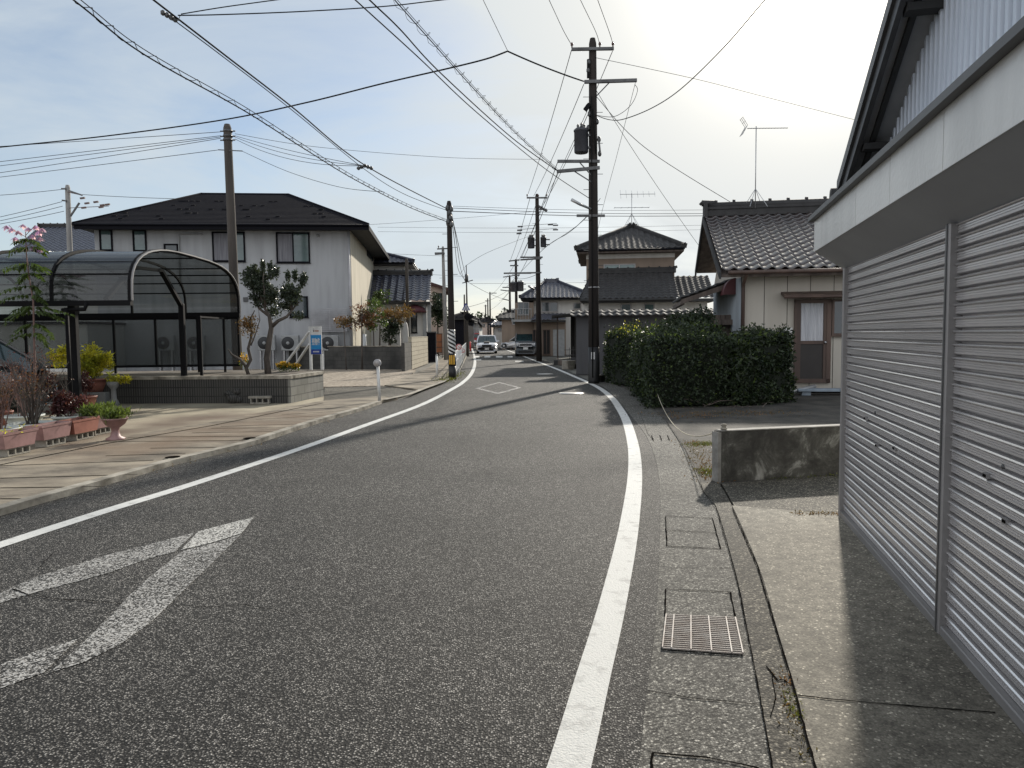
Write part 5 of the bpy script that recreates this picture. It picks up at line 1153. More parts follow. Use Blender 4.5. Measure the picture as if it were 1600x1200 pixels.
b = MB(); b.box(-WL, .03, -.06, .05, zf - .07, zf + .02); b.box(-WL, .03, dpt - .05, dpt + .06, zbk - .1, zbk + .02); b.build('eave_beam', M['black_steel'], t)
# posts: base points straight from the ground they stand on
pA = CP.l(G(93, 667)); pB = CP.l(G(291, 632))
xa = pB.x
for y, w_ in ((.35, .13), (CP.l(G(291, 632)).y - .05, .11)):
    zz = min((z for yy, z in prof if abs(yy - y) < .5), default=2.3)
    xa = pA.x if w_ == .13 else pB.x; b = MB(); b.bbox(xa - w_ / 2, xa + w_ / 2, y - .06, y + .06, 0, zf + .12, .01); b.box(xa - .1, xa + .1, y - .1, y + .1, .044, .06); b.build('post', M['black_steel'], t)
    b = MB()
yB = CP.l(G(291, 632)).y - .05; xa = pB.x
b = MB(); b.bar((xa, .3, zf + .06), (xa, 1.4, ztop - .35), .06, .09, up=Vector((1, 0, 0))); b.bar((xa, 1.4, ztop - .35), (xa, yB - 1.0, ztop - .3), .06, .09, up=Vector((1, 0, 0))); b.bar((xa, yB - 1.0, ztop - .3), (xa, yB, zf + .06), .07, .09, up=Vector((1, 0, 0))); b.build('arm', M['black_steel'], t)
xa = pA.x; b = MB(); b.tube([(xa, .02, zf - .14), (xa + .42, -.06, zf - .13), (xa + .46, -.06, zf - .02)], .035, 8); b.tube([(xa + .09, -.02, .1), (xa + .09, -.02, zf - .1)], .035, 8); b.build('drainpipe', M['black_steel'], t)
# side screen along the back
sz0 = CP.xz(330, 571, dpt)[1]; sz1 = CP.xz(330, 497, dpt)[1]
b = MB(); b.box(-WL, 0, dpt - .02, dpt + .02, sz1 - .03, sz1 + .03); b.box(-WL, 0, dpt - .02, dpt + .02, sz0 - .03, sz0 + .03)
for px in (-60, 40, 116, 178, 243, 309, 350, 373): x = CP.xz(px, 520, dpt)[0]; b.box(x - .025, x + .025, dpt - .025, dpt + .025, (0.0 if px in (178, 309, 350) else sz0), zbk + .0)
sf = b.build('screen_frame', M['black_steel'], t)
b = MB(); b.box(-WL, 0, dpt - .004, dpt + .004, sz0 + .03, sz1 - .03); b.build('screen_panel', M['polyscreen'], sf)
x = CP.xz(350, 600, dpt - 1.9)[0]
b = MB(); b.bbox(-.32, -.26, dpt - 1.95, dpt - 1.89, 0, sz1, .008); b.box(-.29, -.27, dpt - 1.9, dpt, sz1 - .04, sz1); b.build('post', M['black_steel'], t)

# ------------------------------------------------------------------ planter bed of ribbed blocks
q0 = lift(100, 634); q1 = lift(455, 633); q2 = lift(506, 621)
PF = Fr((q1.x, q1.y, 0), math.degrees(math.atan2((q1 - q0).y, (q1 - q0).x))); hp = PF.xz(440, 587)[1]
t = thing('planter_wall', 'low planter bed of ribbed grey blocks beside the driveway', 'planter wall', PF.o, PF.yaw)
c2 = PF.l(q2); Lp = 8.5; c3 = c2 + Vector((0, .15, 0))
b = MB(); b.box(-Lp, 0, 0, .12, 0, hp - .07); b.build('front_wall', M['rib_block'], t)
b = MB(); d = (c2 - Vector((0, 0, 0))).normalized(); nn = Vector((-d.y, d.x, 0)) * .12
b.slab([(0.001, -.004), (c2.x, c2.y), (c2.x + nn.x, c2.y + nn.y), (0 + nn.x, nn.y)], 0, hp - .07); b.build('side_wall', M['grey_block'], t)
b = MB(); b.box(-Lp, .02, -.02, .16, hp - .07, hp); d2 = d * .02; b.slab([(d.y * .03, -d.x * .03 + .16), (c2.x + d.y * .03 + d2.x, c2.y - d.x * .03 + d2.y), (c2.x + nn.x * 1.4 + d2.x, c2.y + nn.y * 1.4 + d2.y), (nn.x * 1.4, nn.y * 1.4 + .1)], hp - .07, hp + .002); b.build('cap', M['kerb'], t)
b = MB(); b.slab([(-Lp, .12), (-.05, .12), (c2.x - .2, c2.y), (c2.x - 1.2, c2.y + 1.6), (-Lp, 3.2)], 0, hp - .03); b.build('soil', M['dirt'], t)
def onsoil(px, py):
    return G(px, py, hp - .03)
def tree(name, label, base, trunk_pts, r0, cs, n, lsize, lm, bark='bark', seed=1, tips=None, asp=.5, cat='tree', up=.2):
    t = thing(name, label, cat, base); b = MB(); k = len(trunk_pts); b.tube(trunk_pts, [r0 * (1 - .5 * i / (k - 1)) for i in range(k)], 8)
    r = random.Random(seed); tips = tips or [(c[0][0], c[0][1], c[0][2]) for c in r.sample(cs, min(14, len(cs)))]
    for tp in tips:
        src = Vector(trunk_pts[-1]) if r.random() < .7 else Vector(trunk_pts[-2]).lerp(Vector(trunk_pts[-1]), .6); branch_net(b, src, [tp], r0 * .45, r.randrange(9999), r1=r0 * .08)
    b.build('trunk', M[bark], t); leaf_cloud(n, blob(cs), lsize, asp, up, seed).build('crown', M[lm], t); return t
bs = onsoil(419, 584); Yc = bs.y; s_ = Yc / FPX
def rel(px, py, dy=0): p = P(px, py, Yc + dy); return (p.x - bs.x, p.y - bs.y, p.z - bs.z)
cs = lumps(rel(413, 458), (.40, .42, .62), 26, .15, 11) + lumps(rel(400, 440), (.30, .3, .38), 12, .12, 12) + lumps(rel(456, 466), (.28, .36, .52), 24, .13, 13) + [(rel(px_, py_), (.05, .05, .16), .02) for px_, py_ in ((388, 425), (398, 421), (411, 415), (422, 418), (432, 424), (450, 430), (461, 431), (471, 440), (476, 436))]
t = thing('camellia_tree', 'small two-lobed evergreen tree growing in the ribbed block planter', 'tree', bs)
b = MB(); tp = [rel(419, 588), rel(417, 560), rel(421, 530), rel(424, 512), rel(421, 495), rel(412, 478)]
b.tube(tp, [.085, .075, .068, .06, .045, .03], 8); b.tube([rel(425, 510), rel(435, 501), rel(448, 495), rel(460, 480)], [.05, .04, .035, .02], 8); b.tube([rel(418, 492), rel(405, 482), rel(396, 465)], [.035, .03, .015], 7)
branch_net(b, rel(414, 480), [rel(400, 440, .1), rel(412, 425, -.1), rel(425, 450), rel(392, 455, .2)], .03, 3); branch_net(b, rel(456, 485), [rel(450, 445), rel(465, 450, .1), rel(470, 470)], .025, 4); b.build('trunk', M['bark'], t)
leaf_cloud(10500, blob(cs), .070, .5, .1, 21).build('crown', M['leaf_camellia'], t)
# crooked small shrub left of it
bs = onsoil(389, 585); Yc = bs.y
t = thing('crooked_shrub', 'thin crooked shrub with sparse brownish leaves left of the evergreen tree', 'shrub', bs); b = MB()
b.tube([rel(389, 588), rel(385, 575), rel(392, 562), rel(388, 545), rel(394, 520), rel(390, 500), rel(398, 485)], [.045, .045, .04, .035, .025, .02, .01], 7); b.tube([rel(386, 575), rel(376, 562), rel(362, 554), rel(356, 545)], [.035, .03, .022, .01], 6); b.tube([rel(392, 540), rel(400, 520), rel(406, 500), rel(404, 484)], [.018, .012, .01, .005], 6); b.build('stems', M['bark'], t)
leaf_cloud(700, blob(lumps(rel(388, 512), (.16, .2, .42), 14, .13, 5)), .055, .5, 0, 6).build('foliage', M['leaf_brown'], t)
def flowers(label, px, py, w_, h, n, mt, seed, green=None):
    bs = onsoil(px, py); t = thing('flower_clump', label, 'flowers', bs); r = random.Random(seed)
    leaf_cloud(n, blob([((0, 0, h * .5), (w_, w_ * .6, h * .5), 1)]), .05, .6, -.3, seed).build('foliage', M['leaf_fresh'], t)
    leaf_cloud(n, blob([((0, 0, h * .72), (w_, w_ * .6, h * .35), 1)]), .04, .9, -.2, seed + 1).build('petals', M[mt], t)
flowers('orange-yellow flowers at the foot of the blue sale sign', 443, 581, .19, .24, 260, 'petal_orange', 3); flowers('yellow-green flowers right of the orange ones by the sign braces', 461, 580, .16, .2, 160, 'petal_orange', 5); flowers('small yellow flowers behind the carport corner post', 382, 583, .14, .5, 120, 'petal_orange', 7)
b = MB(); 

# ------------------------------------------------------------------ blue sale sign
def text(s, size, mt, parent, M_, name='lettering', ext=.002, bold=0):
    cu = bpy.data.curves.new('t', 'FONT'); cu.body = s; cu.size = size; cu.align_x = 'CENTER'; cu.align_y = 'CENTER'; cu.extrude = ext; cu.offset = bold
    o = bpy.data.objects.new('t', cu); C.objects.link(o); bpy.context.view_layer.update(); me = bpy.data.meshes.new_from_object(o.evaluated_get(bpy.context.evaluated_depsgraph_get()))
    bpy.data.objects.remove(o); me.materials.clear(); me.materials.append(M[mt]); me.transform(M_); n = bpy.data.objects.new(name, me); C.objects.link(n); n.parent = parent; return n
sb = onsoil(494, 578); Ys = sb.y; SF = Fr((P(494, 577, Ys).x, Ys, hp - .03), -9)
t = thing('sale_sign', 'blue and white upright real estate sign on white posts with slanting braces', 'sign', SF.o, SF.yaw)
x0, z1 = SF.xz(485.2, 510); x1, z0 = SF.xz(503.2, 553.5); xm = (x0 + x1) / 2; wd = x1 - x0; hh = z1 - z0
b = MB(); b.box(x0, x1, -.02, .02, z0, z1); bd = b.build('board', M['white_paint'], t)
b = MB(); b.box(x0 + .004, x1 - .004, -.026, -.02, z0 + hh * .18, z1 - hh * .31); b.build('blue_panel', M['sign_blue'], bd)
b = MB(); b.box(x0 + .004, x1 - .004, -.026, -.02, z0 + .004, z0 + hh * .178); b.build('navy_strip', M['sign_navy'], bd)
RX = Matrix.Rotation(R(90), 4, 'X')
# three characters side by side, tall
for i, ch in enumerate('売物件'):
    text(ch, 1.0, 'white_paint', bd, Matrix.Translation((x0 + wd * (.24 + .26 * i), -.029, z0 + hh * .435)) @ RX @ Matrix.Diagonal((wd * .26, hh * .27, 1, 1)), bold=.02)
b = MB()
for i in range(6): b.box(xm - wd * .27 + i * wd * .095, xm - wd * .27 + i * wd * .095 + wd * .06, -.029, -.026, z0 + hh * .07, z0 + hh * .12)
b.build('phone_strip', M['white_paint'], bd)
b = MB(); b.box(x0 + wd * .27, x0 + wd * .33, -.024, -.02, z1 - hh * .2, z1 - hh * .12); b.lathe([(.001, 0), (.009, 0)], 8, M=Matrix.Translation((x0 + wd * .30, -.024, z1 - hh * .09)) @ RX); b.build('emblem', M['black_paint'], bd)
b = MB(); 
for i in range(4): b.box(x0 + wd * (.40 + .1 * i), x0 + wd * (.47 + .1 * i), -.023, -.02, z1 - hh * .19, z1 - hh * .14)
b.build('logo_text', M['orange_gate'], bd)
for nm, x, zt in (('post', x0 - .05, z1), ('post', x1 - .06, z0)):
    b = MB(); b.box(x, x + .06, -.02 if x < x0 else .02, .04 if x < x0 else .08, -.0, zt); b.build(nm, M['white_paint'], t)
for (a, c) in (((483, 518), (444, 572)), ((483, 538), (462, 570))):
    pa = SF.l(P(*a, Ys)); pc = SF.l(P(*c, Ys + .9)); pc.z = max(pc.z, .02); b = MB(); b.bar(pa, pc, .05, .05); b.build('brace', M['white_paint'], t)
# white dot reflector post
def disc(b, x, y, z, r_, th=.03, n=16): b.lathe([(.001, th), (r_, th), (r_, 0), (.001, 0)], n, M=Matrix.Translation((x, y, z)) @ RX)
p = lift(593, 630); t = thing('reflector_post', 'white roadside post with a round reflector disc at the kerb corner', 'post', p); hz = P(592, 567, p.y).z
b = MB(); b.tube([(0, 0, 0), (-.02, 0, hz)], .034, 10); b.build('post', M['white_paint'], t)
b = MB(); disc(b, -.02, -.03, hz, .085, .05); o = b.build('reflector', M['grey_paint'], t)
b = MB(); disc(b, -.02, -.085, hz, .07, .006); b.build('lens', mat('lens', (.42, .40, .38), (.3, .28, .27), scale=30, rough=.3), o)
for px, py, yt, lab in ((683, 592, 556, 'short white post left of the striped pole'), (711, 575, 538, 'thin white post just right of the striped pole')):
    p = lift(px, py); t = thing('white_post', lab, 'post', p); b = MB(); b.tube([(0, 0, 0), (0, 0, P(px, yt, p.y).z)], .04, 8); b.build('post', M['white_paint'], t)
    b = MB(); b.tube([(0, 0, P(px, yt, p.y).z), (0, 0, P(px, yt, p.y).z + .04)], [.05, .03], 8); b.build('cap', M['grey_paint'], t)
# pedestrian guard fence
fa = gp([(712, 592), (716, 584), (721, 574), (725, 564), (728, 556), (731, 549)])
t = thing('guard_fence', 'white tubular guard fence along the left edge of the road', 'fence', (fa[0].x, fa[0].y, 0)); b = MB(); b2 = MB(); o = Vector((fa[0].x, fa[0].y, 0))
for i, (a, c) in enumerate(zip(fa, fa[1:])):
    a = a - o; c = c - o; n = max(2, int((c - a).length / 1.8))
    for k in range(n if i < 4 else n + 1): q = a.lerp(c, k / n); b = MB(); b.tube([q, q + Vector((0, 0, .95))], .03, 6); b.build('fence_post', M['white_paint'], t)
    for z in (.25, .6, .93): b2.bar(a + Vector((0, 0, z)), c + Vector((0, 0, z)), .03, .035)
    m = int((c - a).length / .16)
    for k in range(m): q = a.lerp(c, k / m); b2.bar(q + Vector((0, 0, .25)), q + Vector((0, 0, .6)), .012)
b2.build('rails', M['white_paint'], t)
for px, py, Y in ((717, 542, 27.5), (723, 548, 36)):
    p = P(px, py, Y); t = thing('round_sign', 'small round white sign with a red slash on the guard fence, %s' % ('nearer one' if Y < 30 else 'farther one'), 'sign', p)
    b = MB(); disc(b, 0, 0, 0, .11, .012); b.build('plate', M['white_paint'], t); b = MB(); b.lathe([(.085, .002), (.106, .002)], 20, M=Matrix.Translation((0, -.014, 0)) @ RX, cap=False); b.bar((-.055, -.016, .055), (.055, -.016, -.055), .015, .01, up=Vector((0, 1, 0))); b.build('red_mark', M['red'], t); b = MB(); b.bar((0, .02, 0), (0, .02, -p.z), .03); b.build('post', M['white_paint'], t)

# ------------------------------------------------------------------ flower pots on the left
def planter(x, y, yaw, mt, label, short, fill=None, ln=.62, seed=1, wd=.23, ht=.2):
    """long planter on a hollow block"""
    tb = thing('hollow_block', 'hollow block under the ' + short, 'concrete block', (x, y, .05), yaw, 'hollow blocks under the planters')
    b = MB(); L2, d_, h_ = .39, .16, .10; b.box(-L2 / 2, L2 / 2, -d_ / 2, d_ / 2, 0, .018); b.box(-L2 / 2, L2 / 2, -d_ / 2, d_ / 2, h_ - .018, h_)
    for i in range(4): xx = -L2 / 2 + i * (L2 - .022) / 3; b.box(xx, xx + .022, -d_ / 2 + .001, d_ / 2 - .001, .018, h_ - .018)
    b.build('block', M['conc_block'], tb)
    t = thing('planter_box', label, 'planter', (x, y, .15), yaw, 'planter boxes in a row on hollow blocks'); b = MB(); l = ln / 2; w_ = wd / 2
    def ring(f, z): return [(-l * f, -w_ * f, z), (l * f, -w_ * f, z), (l * f, w_ * f, z), (-l * f, w_ * f, z)]
    rs = [ring(.84, 0), ring(.97, ht - .035), ring(1.03, ht - .03), ring(1.05, ht), ring(.95, ht), ring(.92, ht - .05)]
    vs = [p for r_ in rs for p in r_]; fs = [(3, 2, 1, 0), (20, 21, 22, 23)] + [(k * 4 + i, k * 4 + (i + 1) % 4, k * 4 + 4 + (i + 1) % 4, k * 4 + 4 + i) for k in range(5) for i in range(4)]
    b.add(vs, fs); b.build('box', M[mt], t)
    b = MB(); b.box(-l * .93, l * .93, -w_ * .9, w_ * .9, ht - .05, ht - .03); b.build('soil', M['soil'], t)
    if fill:
        def f(r): return Vector((r.uniform(-l * .95, l * .95), r.uniform(-w_, w_), ht - .02 + r.random() * fill[1]))
        leaf_cloud(fill[2], f, fill[3], .22, -1.1, seed).build('plant', M[fill[0]], t)
rowd = Vector((0, 1, 0)); PX = -5.93
for i, (px, py, mt, lab, sh_, fl) in enumerate([(24, 716, 'pinkpot', 'pink planter box nearest the left picture edge with a few yellowing leaves', 'pink planter box nearest the left picture edge', ('leaf_yellow', .05, 40, .05)),
                                          (82, 701, 'pinkpot', 'empty pink planter box, second from the left edge', 'empty pink planter box second from the left', None),
                                          (128, 691, 'terracotta', 'darker terracotta planter box in the middle of the row', 'darker terracotta planter box', None),
                                          (156, 683, 'pinkpot', 'dusty pink planter box full of bright green grass-like leaves', 'planter box of bright green grass-like leaves', ('leaf_fresh', .12, 900, .10))]):
    g0 = G(px, py); planter(g0.x - .02, g0.y, R(86), mt, lab, sh_, fl, .60, i + 1)
def bowl(label, p, r_, h, mt, name='plant_pot', n=20):
    t = thing(name, label, 'plant pot', p); b = MB(); b.lathe([(r_ * .62, 0), (r_ * .9, h * .6), (r_ * .96, h * .85), (r_ * 1.05, h * .86), (r_ * 1.06, h), (r_ * .97, h), (r_ * .92, h * .82), (.01, h * .8)], n); b.build('pot', M[mt], t)
    b = MB(); b.lathe([(.01, h * .86), (r_ * .92, h * .84)], n); b.build('soil', M['soil'], t); return t
g0 = G(181, 692); t = thing('stone_urn', 'pink pedestal urn at the right end of the planter row, filled with green shoots', 'urn', (g0.x, g0.y, .05))
b = MB(); b.lathe([(.13, 0), (.13, .02), (.07, .05), (.05, .12), (.06, .17), (.13, .22), (.17, .29), (.185, .30), (.18, .315), (.15, .31), (.02, .28)], 18); b.build('urn', M['pinkpot'], t)
leaf_cloud(600, lambda r: Vector((r.gauss(0, .09), r.gauss(0, .09), .30 + r.random() * .1)), .10, .2, -1.2, 31).build('plant', M['leaf_fresh'], t)
g0 = G(118, 683); t = bowl('pale grey-green round pot with a maroon leafy bush behind the terracotta planter', (g0.x - .25, g0.y + .25, .05), .22, .26, 'whitepot')
b = MB(); branch_net(b, (0, 0, .2), [(-.2, 0, .5), (.2, .1, .5), (0, .15, .6), (.3, 0, .4)], .012, 7); b.build('stems', M['bark_red'], t)
leaf_cloud(2000, blob(lumps((0, .05, .46), (.34, .26, .17), 22, .11, 3)), .05, .6, 0, 32).build('foliage', M['leaf_maroon'], t)
def stems(t, n, h, spread, r0, mt, seed, base=.2, leafn=0, leafm='leaf_red', lsize=.03):
    r = random.Random(seed); b = MB(); tips = []
    for i in range(n):
        a = r.uniform(0, 6.28); l = r.uniform(.5, 1) * h; s = spread * r.uniform(.2, 1); x0, y0 = r.gauss(0, .04), r.gauss(0, .04)
        p0 = Vector((x0, y0, base)); p1 = Vector((x0 + math.cos(a) * s * .35, y0 + math.sin(a) * s * .35, base + l * .5)); p2 = Vector((x0 + math.cos(a) * s, y0 + math.sin(a) * s, base + l))
        b.tube([p0, p1, p2], [r0, r0 * .7, r0 * .3], 5)
        for k in range(3):
            q = p1.lerp(p2, r.random()); e = q + Vector((r.gauss(0, .1), r.gauss(0, .1), r.uniform(.08, .25))) * (h * .6); b.tube([q, e], [r0 * .4, r0 * .2], 4); tips.append(e); tips.append(q)
    b.build('stems', M[mt], t)
    if leafn: leaf_cloud(leafn, lambda r: r.choice(tips) + Vector((r.gauss(0, .04), r.gauss(0, .04), r.gauss(0, .04))), lsize, .6, 0, seed).build('foliage', M[leafm], t)
g0 = G(56, 690); t = bowl('large round white pot holding bare twiggy stems, behind the pink planters', (g0.x - .1, g0.y + .1, .05), .30, .22, 'whitepot'); stems(t, 30, 1.1, .5, .010, 'bark', 3, .15, 420, 'leaf_red')
g0 = G(4, 700); t = bowl('round pale pot at the left picture edge with reddish bare stems', (g0.x - .1, g0.y + .1, .05), .26, .22, 'whitepot'); stems(t, 18, .95, .4, .009, 'bark_red', 4, .15, 330, 'leaf_red')
g0 = G(36, 678); t = bowl('second round white pot with bare stems, further back', (g0.x - .2, g0.y + .35, .05), .28, .22, 'whitepot'); stems(t, 26, 1.15, .6, .008, 'bark_red', 5, .15, 520, 'leaf_maroon')
g0 = G(8, 668); t = bowl('brown terracotta pot standing among the bare stems', (g0.x, g0.y, .05), .13, .24, 'terracotta'); stems(t, 8, .9, .3, .008, 'bark_red', 6, .18, 260, 'leaf_red')
g0 = G(70, 650); t = bowl('low dark bowl of maroon stems behind the carport front post', (g0.x, g0.y, .05), .3, .2, 'greypot'); stems(t, 18, .7, .45, .008, 'bark', 8, .15, 900, 'leaf_maroon', .045)
g0 = G(150, 634); t = bowl('wide terracotta pot with a bright yellow-green bush near the ribbed wall', (g0.x, g0.y, .32), .27, .30, 'terracotta')
b = MB(); b.bbox(-.33, .33, -.2, .2, -.27, -.005, .02); b.build('plinth', M['greypot'], t)
b = MB(); branch_net(b, (0, 0, .2), [(-.25, 0, .8), (.2, .1, .9), (0, .1, 1.1), (.3, 0, .6), (-.3, -.1, .6)], .014, 7); b.build('stems', M['bark'], t)
leaf_cloud(2600, blob(lumps((0, 0, .68), (.42, .34, .42), 34, .14, 9)), .085, .35, .1, 33).build('foliage', M['leaf_yellow'], t)
g0 = G(170, 637); t = thing('stone_urn', 'slim grey pedestal urn with trailing yellow leaves against the ribbed wall', 'urn', (g0.x + .12, g0.y, .05))
b = MB(); b.lathe([(.13, 0), (.06, .15), (.05, .35), (.1, .42), (.14, .52), (.12, .52), (.02, .5)], 14); b.build('urn', M['greypot'], t); leaf_cloud(330, blob(lumps((.12, 0, .58), (.28, .15, .12), 12, .09, 9)), .085, .35, .2, 34).build('plant', M['leaf_yellow'], t)
g0 = G(108, 650); t = bowl('red-leaved plant in a terracotta pot left of the yellow-green bush', (g0.x, g0.y + .6, .05), .2, .3, 'terracotta'); stems(t, 12, .6, .3, .008, 'bark_red', 12, .2, 800, 'leaf_maroon', .05)
g0 = G(92, 655); t = bowl('grey pot with a thin yellow-leaved shrub behind the carport post', (g0.x, g0.y + .3, .05), .16, .25, 'greypot'); stems(t, 6, 1.0, .25, .009, 'bark', 13, .2); leaf_cloud(650, blob(lumps((0, 0, 1.15), (.38, .25, .24), 18, .12, 19)), .085, .35, .1, 35).build('foliage', M['leaf_yellow'], t)
# tree dahlia: tall cane, drooping compound leaves, pink flowers
g0 = G(62, 672); Yc = g0.y + .2; bs = Vector((P(52, 660, Yc).x, Yc, .05))
def rel(px, py, dy=0): p = P(px, py, Yc + dy); return (p.x - bs.x, p.y - bs.y, p.z - bs.z)
t = thing('tall_flowering_plant', 'tall cane plant with drooping green leaves and lilac pink flowers at far left', 'plant', bs); b = MB()
b.tube([rel(52, 672), rel(54, 560), rel(52, 470), rel(45, 430), rel(41, 395), rel(40, 362)], [.02, .018, .014, .011, .009, .006], 7); b.tube([rel(41, 385), rel(55, 378), rel(62, 386)], .006, 5); b.tube([rel(40, 370), rel(22, 360), rel(14, 352)], .005, 5); b.tube([rel(40, 368), rel(55, 352)], .005, 5); b.build('cane', M['bark_red'], t)
vsb = MB(); r = random.Random(44)
def compound(b, a, tip, droop, n=8, ls=.14):
    a = Vector(a); tip = Vector(tip)
    for i in range(n):
        s = (i + 1) / n; p = a.lerp(tip, s); p.z -= droop * s * s; d = (tip - a).normalized()
        for sgn in (-1, 1):
            side = Vector((d.x * .5, sgn * .75 + r.gauss(0, .3), -.55 + r.gauss(0, .2))).normalized(); l = ls * (1.2 - .5 * s) * r.uniform(.7, 1.2); wv = side.cross(Vector((0, 0, 1))).normalized() * l * .17 if side.length else Vector()
            wv = Vector((1, 0, .2)).normalized() * l * .19
            b.add([p, p + side * l * .4 + wv, p + side * l, p + side * l * .4 - wv], [(0, 1, 2, 3)])
for y0, xs_, dr in ((372, (22, 60), .06), (385, (14, 70), .10), (410, (10, 64), .08), (415, (-12, 74), .08), (425, (28, 66), .12), (445, (-10, 60), .15), (460, (0, 70), .13), (478, (20, 110), .10), (485, (10, 95), .16), (505, (18, 78), .2), (520, (14, 70), .2)):
    for x in xs_:
        for dy in (-.15, .1, .25): compound(vsb, rel(44 + (y0 - 360) * .05, y0), rel(x, y0 + r.uniform(-4, 6), dy), dr, 7, .13)
vsb.build('leaves', M['leaf_green'], t)
b = MB()
for px, py in ((18, 356), (28, 360), (36, 350), (50, 366), (60, 360), (66, 356), (56, 352), (24, 370), (60, 388), (52, 384), (10, 352), (44, 355), (62, 370)):
    c = Vector(rel(px, py, r.uniform(-.08, .08)))
    for k in range(9):
        a = k / 9 * 6.28; d = Vector((math.cos(a) * .6, math.sin(a) * .6, -.75 + r.uniform(-.2, .3))).normalized(); l = .11 * r.uniform(.8, 1.15); sd_ = d.cross(Vector((0, 0, 1))).normalized() * l * .22; b.add([c, c + d * l * .5 + sd_, c + d * l, c + d * l * .5 - sd_], [(0, 1, 2, 3)])
b.build('flowers', M['petal_pink'], t)
# low rope rail in front of the carport
t = thing('low_rail', 'thin grey rope rail on stakes running behind the potted stems', 'rail', G(-30, 640)); o = G(-30, 640); b = MB()
ra = [G(-120, 640), G(10, 636), G(90, 640)]
for p in ra: b.tube([p - o, p - o + Vector((0, 0, .62))], .016, 6)
for z in (.42, .58):
    for a, c in zip(ra, ra[1:]): b.tube([a - o + Vector((0, 0, z)), (a + c) / 2 - o + Vector((0, 0, z - .06)), c - o + Vector((0, 0, z))], .009, 6)
b.build('rail', M['galv'], t)
# stone figure lump and hollow decorative block at the foot of the ribbed wall
p = G(366, 633); t = thing('weathered_stone', 'lumpy dark weathered stone against the ribbed block wall', 'stone', (p.x, p.y - .02, .045)); b = MB(); r = random.Random(3)
for c_, q in (((0, 0, .12), .15), ((.09, -.02, .26), .085), ((-.1, 0, .2), .1), ((.12, 0, .08), .1)): b.lathe([(.01, -q), (q * .7, -q * .7), (q, 0), (q * .75, q * .6), (.01, q * .95)], 9, c_)
b.build('stone', M['rib_block'], t)
p = G(408, 634); t = thing('hollow_block', 'small hollow decorative block with three openings below the planter', 'concrete block', (p.x, p.y - .05, .05)); b = MB(); b.box(-.24, .24, -.06, .06, .12, .17); b.box(-.21, .21, -.05, .05, .0, .03)
for i in range(4): b.box(-.2 + i * .126, -.175 + i * .126, -.05, .05, .03, .12)
b.build('block', M['conc_block'], t)

# ------------------------------------------------------------------ garden trees of the left houses
def gt(name, label, bx, by, Y, cpx, cpy, rx, rz_, n, ls, lm, seed, trunk, nl=16, lr=.3):
    base = Vector((P(bx, by, Y).x, Y, 0)); c = P(cpx, cpy, Y) - base; cs = lumps(tuple(c), (rx, rx * .8, rz_), nl, lr, seed)
    tp = [(0, 0, 0), (c.x * .2, 0, c.z * .3), (c.x * .7, 0, c.z * .7), (c.x, 0, c.z * .95)]
    return tree(name, label, base, tp, trunk, cs, n, ls, lm, seed=seed)
gt('garden_tree', 'thin tree with sparse reddish leaves at the corner of the grey house', 566, 577, 33.0, 565, 488, .55, .85, 800, .11, 'leaf_red', 51, .05, 18, .25)
gt('garden_tree', 'slender tree with mixed green and red leaves beside the beige side wall', 585, 577, 33.6, 583, 492, .6, .8, 1100, .11, 'leaf_green', 52, .04, 18, .25)
gt('garden_tree', 'rusty brown-leaved tree in front of the blue tiled roof', 606, 577, 36, 618, 492, 1.1, .45, 1500, .12, 'leaf_brown', 53, .05, 22, .3)
gt('garden_tree', 'low dark green shrub tree between the pale stones', 608, 577, 35.5, 608, 515, .55, .65, 1200, .12, 'leaf_dark', 54, .06, 16, .25)
gt('garden_tree', 'small orange-leaved sapling left of the louvre screen', 541, 577, 32.5, 537, 503, .45, .3, 420, .10, 'leaf_brown', 55, .03, 12, .2)
gt('garden_tree', 'bushy dark evergreen beside the pinkish house', 684, 560, 50, 684, 482, .75, 1.4, 2600, .16, 'leaf_dark', 56, .09, 26, .4)
gt('garden_tree', 'young green shrub trained against the upper wall of the side house', 592, 500, 40, 594, 466, .6, .5, 700, .13, 'leaf_green', 57, .05, 12, .25)
p = P(634, 577, 36); t = thing('white_arched_stone', 'white arched garden ornament standing behind the block wall', 'garden ornament', (p.x, 36, 0))
for x, w_, h0, h1 in ((-.45, .42, 1.0, P(630, 503, 36).z), (.02, .25, 1.0, P(640, 503, 36).z)):
    b = MB(); n = 10; pr = [(x - w_ / 2, 0, 0), (x + w_ / 2, 0, 0)] + [(x + w_ / 2 * math.cos(a * math.pi / n), 0, h1 - .5 + .5 * math.sin(a * math.pi / n)) for a in range(n + 1)]; b.prism(pr, (0, .2, 0)); b.build('slab', M['plaster_white'], t)
p = P(612, 577, 35); t = thing('white_tube', 'white plastic tube standing upright behind the block wall', 'tube', (P(570, 540, 35).x, 34.8, 0)); b = MB(); b.tube([(0, 0, 0), (0, 0, P(570, 522, 34.8).z)], .12, 10); b.build('tube', M['white_paint'], t)
